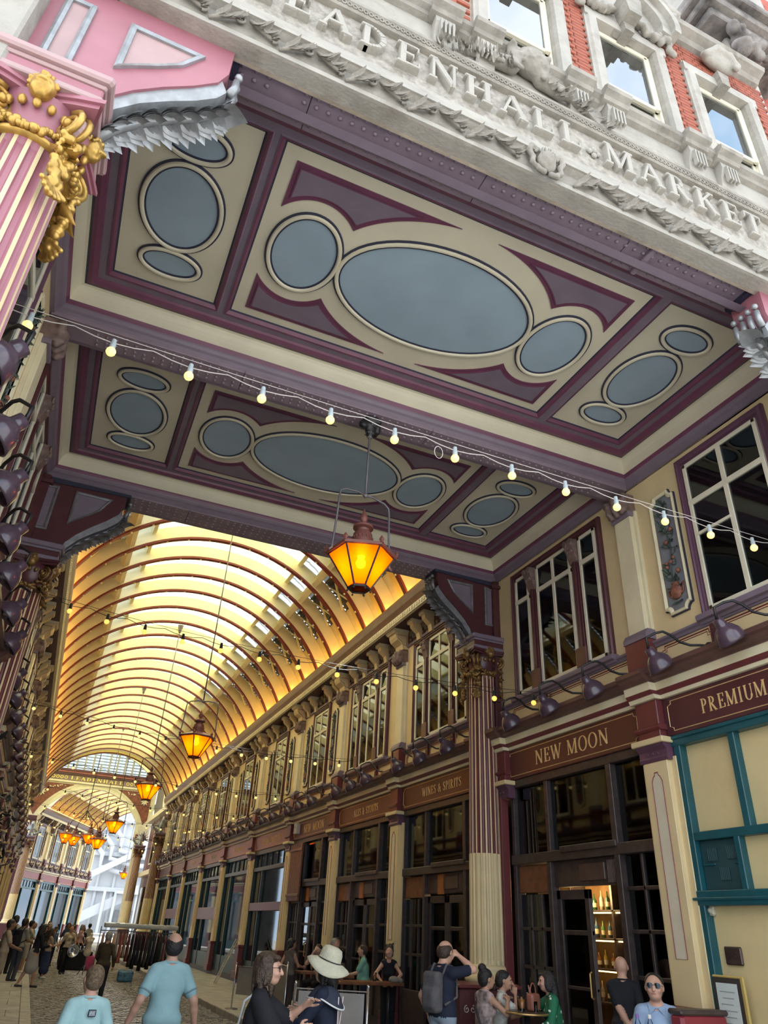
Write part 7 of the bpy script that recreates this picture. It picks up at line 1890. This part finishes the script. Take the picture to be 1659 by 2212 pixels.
for i, ch in enumerate('MPCO'):
    P_, w_ = glyph(ch); hh = .055 if i < 3 else .035
    letter_mesh([[(a*hh*.9, b_*hh) for a, b_ in q] for q in P_], .003, lambda a, b_, c: (-.036-c, .085-i*.047-a, -.03+b_)).build('letter', mat('plaque_letter', (.035, .025, .02), .5, var=0), p)
sn = tag(MB().bbox(-.05, -.045, -.05, .0, .045, .05, .015).build('sensor_box', mat('ivory_plastic', (.52, .48, .36), .5), None, False, (XR+.07, 6.99, 1.905)), 'small ivory sensor box below the teal rail', 'sensor'); MB().ball((-.045, 0, 0), .032, 10, 8).build('lens', mat('ivory_plastic', (.52, .48, .36)), sn, True)
sp = tag(empty('small_speaker', (6.95, 22.72, 3.98)), 'small pale box fixed beside the second NEW MOON lettering', 'speaker box'); MB().bbox(-.14, -.13, 0, 0, .13, .30, .02).build('case', mat('pale_grey_box', (.45, .45, .45), .5), sp); MB().box(-.145, -.08, .18, -.14, .08, .19).build('slot', BLACK, sp)
# loudspeakers seen inside the upper windows
for (y, zz, lb) in ((6.05, 7.0, 'small white loudspeaker inside the nearest upper window'), (10.27, 7.02, 'small white loudspeaker inside the triple window')):
    sp = tag(empty('loudspeaker', (7.18, y, zz)), lb, 'speaker'); MB().bbox(-.08, -.09, -.10, .08, .09, .12, .015).build('case', mat('white_speaker', (.55, .58, .56), .5), sp); MB().bbox(-.085, -.06, -.07, -.079, .06, .09, .005).build('grille', mat('grey_grille', (.08, .09, .10), .6), sp)
    MB().tube([(.08, 0, 0), (.2, 0, .4)], .012, 6).build('bracket', BLACK, sp)
# planter counter by the column, maroon with scrollwork
pl = tag(empty('maroon_counter', (5.85, 10.2, PZ)), 'maroon counter with pale scrollwork below the fluted column', 'counter')
MB().bbox(-.45, -.35, 0, .45, .35, 1.05, .02).build('cabinet', MAROON_D, pl); MB().bbox(-.48, -.38, 1.05, .48, .38, 1.09, .01).build('top', MAROON, pl)
for z in (.82, .30):
    mb = MB()
    for i in range(9): mb.tube(spiral((-.36+i*.09, -.356, z), (1, 0, 0), (0, 0, 1), .045, 1.3, 12, 1 if i % 2 else -1), .007, 5)
    mb.build('scrollwork', mat('pale_scroll', (.45, .40, .36), .5), pl, True)
# queue barriers
def barrier(x, y, dx, dy, label, zt=.68):
    b = tag(empty('queue_barrier', (x, y, PZ)), label, 'barrier'); CH = mat('chrome_post', (.5, .5, .5), .25, metal=.9, var=.05)
    for px, py in ((0, 0), (dx, dy)):
        MB().tube([(px, py, .0), (px, py, zt-PZ+.04)], .016, 10).build('post', CH, b, True); MB().lathe([(.15, 0), (.15, .012), (.02, .03)], 20, (px, py, 0)).build('base', CH, b, 40); MB().ball((px, py, zt-PZ+.05), .02, 8, 6).build('finial', CH, b, True)
    q = Vector((dx, dy, 0)); MB().tube([(0, 0, zt-PZ), tuple(q+Vector((0, 0, zt-PZ)))], .008, 6).build('rail', CH, b)
    MB().loft([[(dx*t, dy*t, z) for t, z in ((.05, zt-PZ-.02), (.95, zt-PZ-.02), (.95, .28), (.05, .28))], [(dx*t+.004, dy*t+.004, z) for t, z in ((.05, zt-PZ-.02), (.95, zt-PZ-.02), (.95, .28), (.05, .28))]]).build('banner', mat('pale_banner', (.22, .20, .18), .5), b)
barrier(4.72, 19.3, .9, -1.2, 'chrome post barrier with dark banner on the right footway', .72)
barrier(3.75, 9.0, -.75, .35, 'chrome barrier behind the woman in the cream hat', .93)
barrier(4.55, 15.6, -.2, -1.5, 'chrome barrier post beside the dark-haired woman with glasses', .95)
# ---------------------------------------------------------------- clothes stall
rk = tag(empty('clothes_rail', (3.05, 29.6, GZ)), 'metal clothes rail with plastic-covered top', 'clothes rail')
x1r = 2.05
for px in (-.62, x1r): MB().tube([(px, 0, 0), (px, 0, 1.52)], .016, 8).build('upright', IRON, rk, True); MB().tube([(px, -.3, .04), (px, .3, .04)], .016, 8).build('foot', IRON, rk, True)
MB().tube([(-.64, 0, 1.40), (x1r+.02, 0, 1.40)], .014, 8).build('bar', IRON, rk, True)
s = SDF(); s.box((.7, 0, 1.56), (1.25, .12, .07), .03, 0, .02)
for i in range(26): s.ell((-.5+i*.095, rnd.uniform(-.09, .09), 1.62+rnd.uniform(-.02, .02)), (.07, .05, .02), 0, .02)
link('plastic_cover', s.mesh('plastic_cover', mat('grey_plastic_sheet', (.42, .45, .47), .3, var=.15), .03), rk)
gc = [(.50, .33, .30), (.45, .42, .38), (.55, .36, .22), (.60, .42, .25), (.35, .33, .30), (.42, .12, .10), (.30, .22, .18), (.16, .05, .05), (.03, .03, .035), (.02, .02, .025), (.025, .03, .05), (.02, .02, .02), (.05, .04, .045), (.03, .03, .03), (.04, .045, .07), (.02, .025, .02), (.05, .05, .05), (.22, .08, .11), (.02, .13, .09), (.40, .40, .42), (.24, .20, .18)]
gn = ['rose', 'pale grey', 'peach', 'apricot', 'stone', 'red', 'dusty brown', 'oxblood', 'black wool', 'jet black', 'midnight blue', 'black silk', 'charcoal', 'black lace', 'ink blue', 'black velvet', 'dark grey', 'plum', 'bottle green', 'silver grey', 'mushroom']
def garment(x, colr, nm, L, y=0., long=False):
    w_ = .17; base = Vector((3.05+x, 29.6+y, GZ+1.40))
    t = tag(empty('garment', tuple(base)), '%s garment hanging on the clothes rail' % nm, 'garment')
    mb = MB(); rows = []; rr = random.Random(hash(nm) % 999)
    for j in range(9):
        v = j/8; z = -.07-L*v; ww = w_*(.55+.45*min(1, v*3.5))*(1+.25*v); ring = []
        for i in range(16):
            a = 2*PI*i/16; fold = 1+.22*v*math.sin(5*a+rr.random()*.3+x*9)
            ring.append((.035*(1+.6*v)*math.cos(a)*fold, ww*math.sin(a)*(1 if v > .1 else .9), z+(.05*abs(math.sin(a)) if j == 0 else 0)*-1))
        rows.append(ring)
    mb.loft(rows); mb.build('cloth', cloth('garment_'+nm.replace(' ', '_'), colr), t, True)
    MB().tube([(0, -.15, -.10), (0, 0, -.045), (0, .15, -.10)], .006, 5).build('hanger', mat('pale_hanger', (.5, .5, .5), .4, var=0), t); MB().tube([(0, 0, -.045), (0, 0, .0), (.015, 0, .022), (0, 0, .035)], .004, 5).build('hook', IRON, t)
for i, (c_, n_) in enumerate(zip(gc, gn)): garment(-.50+i*.122, c_, n_, [.62, .8, .7, .55, .75, .85, .7, .8, .95, 1.0, .9, 1.05, .95, 1.0, .9, 1.0, .95, .8, .85, .9, .95][i], rnd.uniform(-.02, .02))
gm = tag(empty('garment', (5.02, 29.6, GZ+1.40)), 'clear plastic garment bag hanging at the right end of the rail', 'garment bag'); MB().loft([[(.12*math.cos(a)*(.5+.5*min(1, v*3)), .22*math.sin(a)*(.5+.5*min(1, v*3)), -.05-1.0*v) for a in np.linspace(0, 2*PI, 17)[:-1]] for v in np.linspace(0, 1, 6)]).build('bag', mat('cloudy_plastic', (.36, .33, .32), .25, var=.2), gm, True)
# dressmaker's mannequin
mn = tag(empty('mannequin', (2.30, 31.6, GZ)), 'cream dressmaker torso on a dark tripod stand', 'mannequin')
s = SDF(); s.ell((0, 0, 1.02), (.125, .09, .13), 0, .05); s.ell((0, 0, .84), (.095, .075, .12), 0, .05); s.ell((0, 0, .68), (.135, .10, .13), 0, .05); s.cap((0, 0, 1.12), (0, 0, 1.23), .06, .045, 0, .04); s.cap((-.11, 0, 1.10), (.11, 0, 1.10), .05, .05, 0, .04)
for q in (-1, 1): s.ell((q*.055, -.075, 1.02), (.05, .045, .05), 0, .03)
link('torso', s.mesh('torso', cloth('calico', (.52, .46, .36)), .018), mn); MB().tube([(0, 0, .12), (0, 0, .6)], .018, 8).build('stand_pole', DARKWOOD, mn, True)
for k in range(3): a = k*2*PI/3+.4; MB().tube([(0, 0, .3), (.12*math.cos(a), .12*math.sin(a), .16), (.22*math.cos(a), .22*math.sin(a), .01)], .014, 6).build('stand_leg', DARKWOOD, mn, True)
# blue shopping bag, horn, ladder, stall table
s = SDF(); s.box((0, 0, .15), (.24, .16, .15), .05, 0, .03)
for i in range(14): s.ell((rnd.uniform(-.2, .2), rnd.uniform(-.12, .12), .29+rnd.uniform(-.03, .04)), (.06, .05, .03), 0, .03)
tag(link('shopping_bag', s.mesh('shopping_bag', mat('blue_woven_plastic', (.05, .16, .24), .35, var=.5, scale=14), .02), None, (3.42, 28.9, GZ)), 'crumpled blue plastic shopping bag in front of the clothes rail', 'bag')
SILV = mat('bright_silver', (.62, .66, .70), .22, metal=.9, var=.1, scale=6)
hn = tag(empty('brass_horn', (1.80, 31.45, GZ+.72)), 'silver horn with a wide bell carried by the man in the patterned shirt', 'horn'); hn.rotation_euler = (math.radians(100), 0, math.radians(15))
MB().lathe([(.02, -.30), (.03, -.2), (.05, -.1), (.10, -.03), (.20, .03), (.205, .035), (.19, .03), (.09, -.04), (.04, -.1), (.01, -.2)], 26, cap=False).build('bell', SILV, hn, True); MB().tube([(0, 0, -.28), (.05, 0, -.4), (.16, 0, -.42), (.2, 0, -.3), (.2, .02, -.1), (.15, .04, .0), (.08, .05, -.1), (.05, .06, -.3)], .022, 8).build('tubing', SILV, hn, True)
ld = tag(empty('trestle_board', (6.0, 27.0, PZ)), 'pale trestle frame leaning on the right-hand shop front', 'trestle'); WP = mat('pale_wood', (.50, .46, .38), .6)
for q in (0, .28): MB().tube([(0, q, 0), (.55, q, 1.25)], .02, 6).build('rail', WP, ld)
for i in range(4): MB().tube([(.1+i*.12, 0, .2+i*.28), (.1+i*.12, .28, .2+i*.28)], .014, 6).build('rung', WP, ld)
st = tag(empty('stall_table', (1.2, 34.6, GZ)), 'dark draped stall table with pink cloth behind the horn player', 'table'); MB().bbox(.35, -.4, 0, 1.5, .4, .62, .03).build('drape', BLKC, st); MB().bbox(1.25, -.42, 0, 1.62, .2, .5, .05).build('pink_cloth', cloth('pink_drape', (.40, .06, .16)), st)
for i in range(7): tag(MB().lathe([(.001, 0), (.05, 0), (.06, .05), (.03, .12), (.04, .16), (.001, .16)], 10).build('silver_vessel', SILV, None, True, (1.7+i*.13, 34.5+rnd.uniform(-.2, .2), GZ+.62)), 'small silver vessel on the draped stall table, %s from the left' % band_names(i), 'vessel', 'silver vessels on the stall')
# dark hanging greenery and scaffold net at the left edge
hg = tag(empty('hanging_greenery', (XL+.35, 16.5, 2.6)), 'dark trailing greenery hanging on the left shop front', 'plant'); mb = MB(); rr = random.Random(8); DG = mat('dark_foliage', (.012, .016, .013), .6, var=.4)
for i in range(520):
    y = rr.uniform(-4.5, 4.5); z = rr.gauss(0, .55); leaf(mb, (rr.uniform(-.25, .3), y, z), (rr.uniform(-1, 1), rr.uniform(-1, 1), rr.uniform(-1, .3)), (rr.uniform(-1, 1), rr.uniform(-1, 1), 1), rr.uniform(.12, .26), rr.uniform(.02, .05), .4, .2, 3)
tag(mb.build('leaves', DG, hg), kind='stuff'); MB().tube([(-.05, -4.5, .3), (-.05, 4.5, .3)], .05, 6).build('trough', BLACK, hg)
# ---------------------------------------------------------------- inside the pub: lit back bar with bottles
bb = tag(empty('back_bar', (9.0, 11.2, 0)), 'lit back bar shelves inside the pub doorway', 'shelves')
MB().box(-.02, -1.6, 0, .06, 1.6, 3.6).build('back_panel', mat('amber_back_panel', (.22, .13, .055), .5, var=.3, scale=3), bb)
for z in (.75, 1.20, 1.62, 2.02): MB().bbox(-.34, -1.6, z-.03, 0, 1.6, z, .006).build('shelf', DARKWOOD, bb)
for q in (-1.6, -.5, .6, 1.6): MB().bbox(-.34, q-.03, 0, 0, q+.03, 3.2, .006).build('divider', DARKWOOD, bb)
for z in (1.17, 1.59, 1.99, 2.5):
    MB().box(-.30, -1.5, z-.02, -.27, 1.5, z).build('shelf_light', emis('warm_shelf_light', (1.0, .62, .20), 2.2), bb)
bcol = [(.03, .10, .04), (.40, .30, .05), (.10, .25, .06), (.45, .42, .30), (.25, .10, .03), (.05, .12, .20)]
for zi, z in enumerate((.75, 1.20, 1.62, 2.02)):
    for i in range(17):
        y = -1.48+i*.18+rnd.uniform(-.02, .02)
        if min(abs(y-q) for q in (-1.6, -.5, .6, 1.6)) < .07: continue
        hgt = rnd.uniform(.22, .31); r_ = rnd.uniform(.032, .042); ci = (i*3+zi) % 6
        kd = ['dark green', 'golden', 'lime green', 'clear', 'amber', 'blue'][ci]
        b_ = tag(MB().lathe([(.001, 0), (r_, 0), (r_, hgt*.6), (r_*.35, hgt*.75), (r_*.32, hgt), (.001, hgt)], 12, cap=False).build('spirit_bottle', mat('bottle_%d' % ci, bcol[ci], .12, var=.1, coat=.5), None, True, (8.82, 11.2+y, z)), '%s spirit bottle, %s from the right on the %s lit pub shelf' % (kd, ['first', 'second', 'third', 'fourth', 'fifth', 'sixth', 'seventh', 'eighth', 'ninth', 'tenth', 'eleventh', 'twelfth', 'thirteenth', 'fourteenth', 'fifteenth', 'sixteenth', 'seventeenth'][i], ['lowest', 'second', 'third', 'top'][zi]), 'bottle', 'spirit bottles on the pub shelves')
        MB().lathe([(r_*1.02, hgt*.2), (r_*1.02, hgt*.45)], 12, cap=False).build('label', mat('cream_bottle_label', (.6, .55, .38), .6), b_, True)
li = bpy.data.lights.new('bar_glow', 'POINT'); li.energy = 30; li.color = (1, .65, .28); li.shadow_soft_size = .2; link('bar_glow', li, bb, (-.7, 0, 2.3))
bo = tag(empty('chalkboard', (8.66, 10.1, 2.06)), 'black menu board with pale writing inside the pub', 'board'); MB().bbox(-.03, -.4, 0, 0, .35, .55, .01).build('board', BLACK, bo)
for i, wd in enumerate(('CASK', 'OUR CELLAR', 'SEASONAL', 'DRINK', 'SALES')):
    ls, W2 = letters(wd, .05, 1., .15); mb = MB()
    for ch, P_, xo in ls:
        for q in P_: mb.prism(q, 0, .002, lambda a, b_, c: (-.032-c, -(a+xo), .46-i*.095+b_))
    mb.build('chalk_line', mat('chalk', (.5, .45, .35), .8, var=0), bo)
wl_ = tag(empty('wall_light', (7.3, 10.15, 1.75)), 'glowing glass wall light behind the left pub window', 'light'); MB().lathe([(.02, -.16), (.05, -.12), (.055, .1), (.02, .14)], 12).build('shade', emis('glowing_shade', (1.0, .72, .28), 5), wl_, True); MB().bbox(.03, -.03, -.03, .08, .03, .03, .01).build('mount', BLACK, wl_)
for (x, y, z, lb) in ((7.35, 16.9, 1.72, 'round glowing lamp inside the ALES & STOUTS front'), (7.4, 14.0, 1.75, 'narrow glowing lamp inside the WINES & SPIRITS front')):
    g_ = tag(empty('globe_lamp', (x, y, z)), lb, 'lamp'); MB().ball((0, 0, 0), .09 if 'round' in lb else .05, 12, 8).build('globe', emis('glowing_globe', (1.0, .80, .45), 4), g_, True); MB().tube([(0, 0, .08), (0, 0, .8)], .008, 6).build('stem', BLACK, g_)
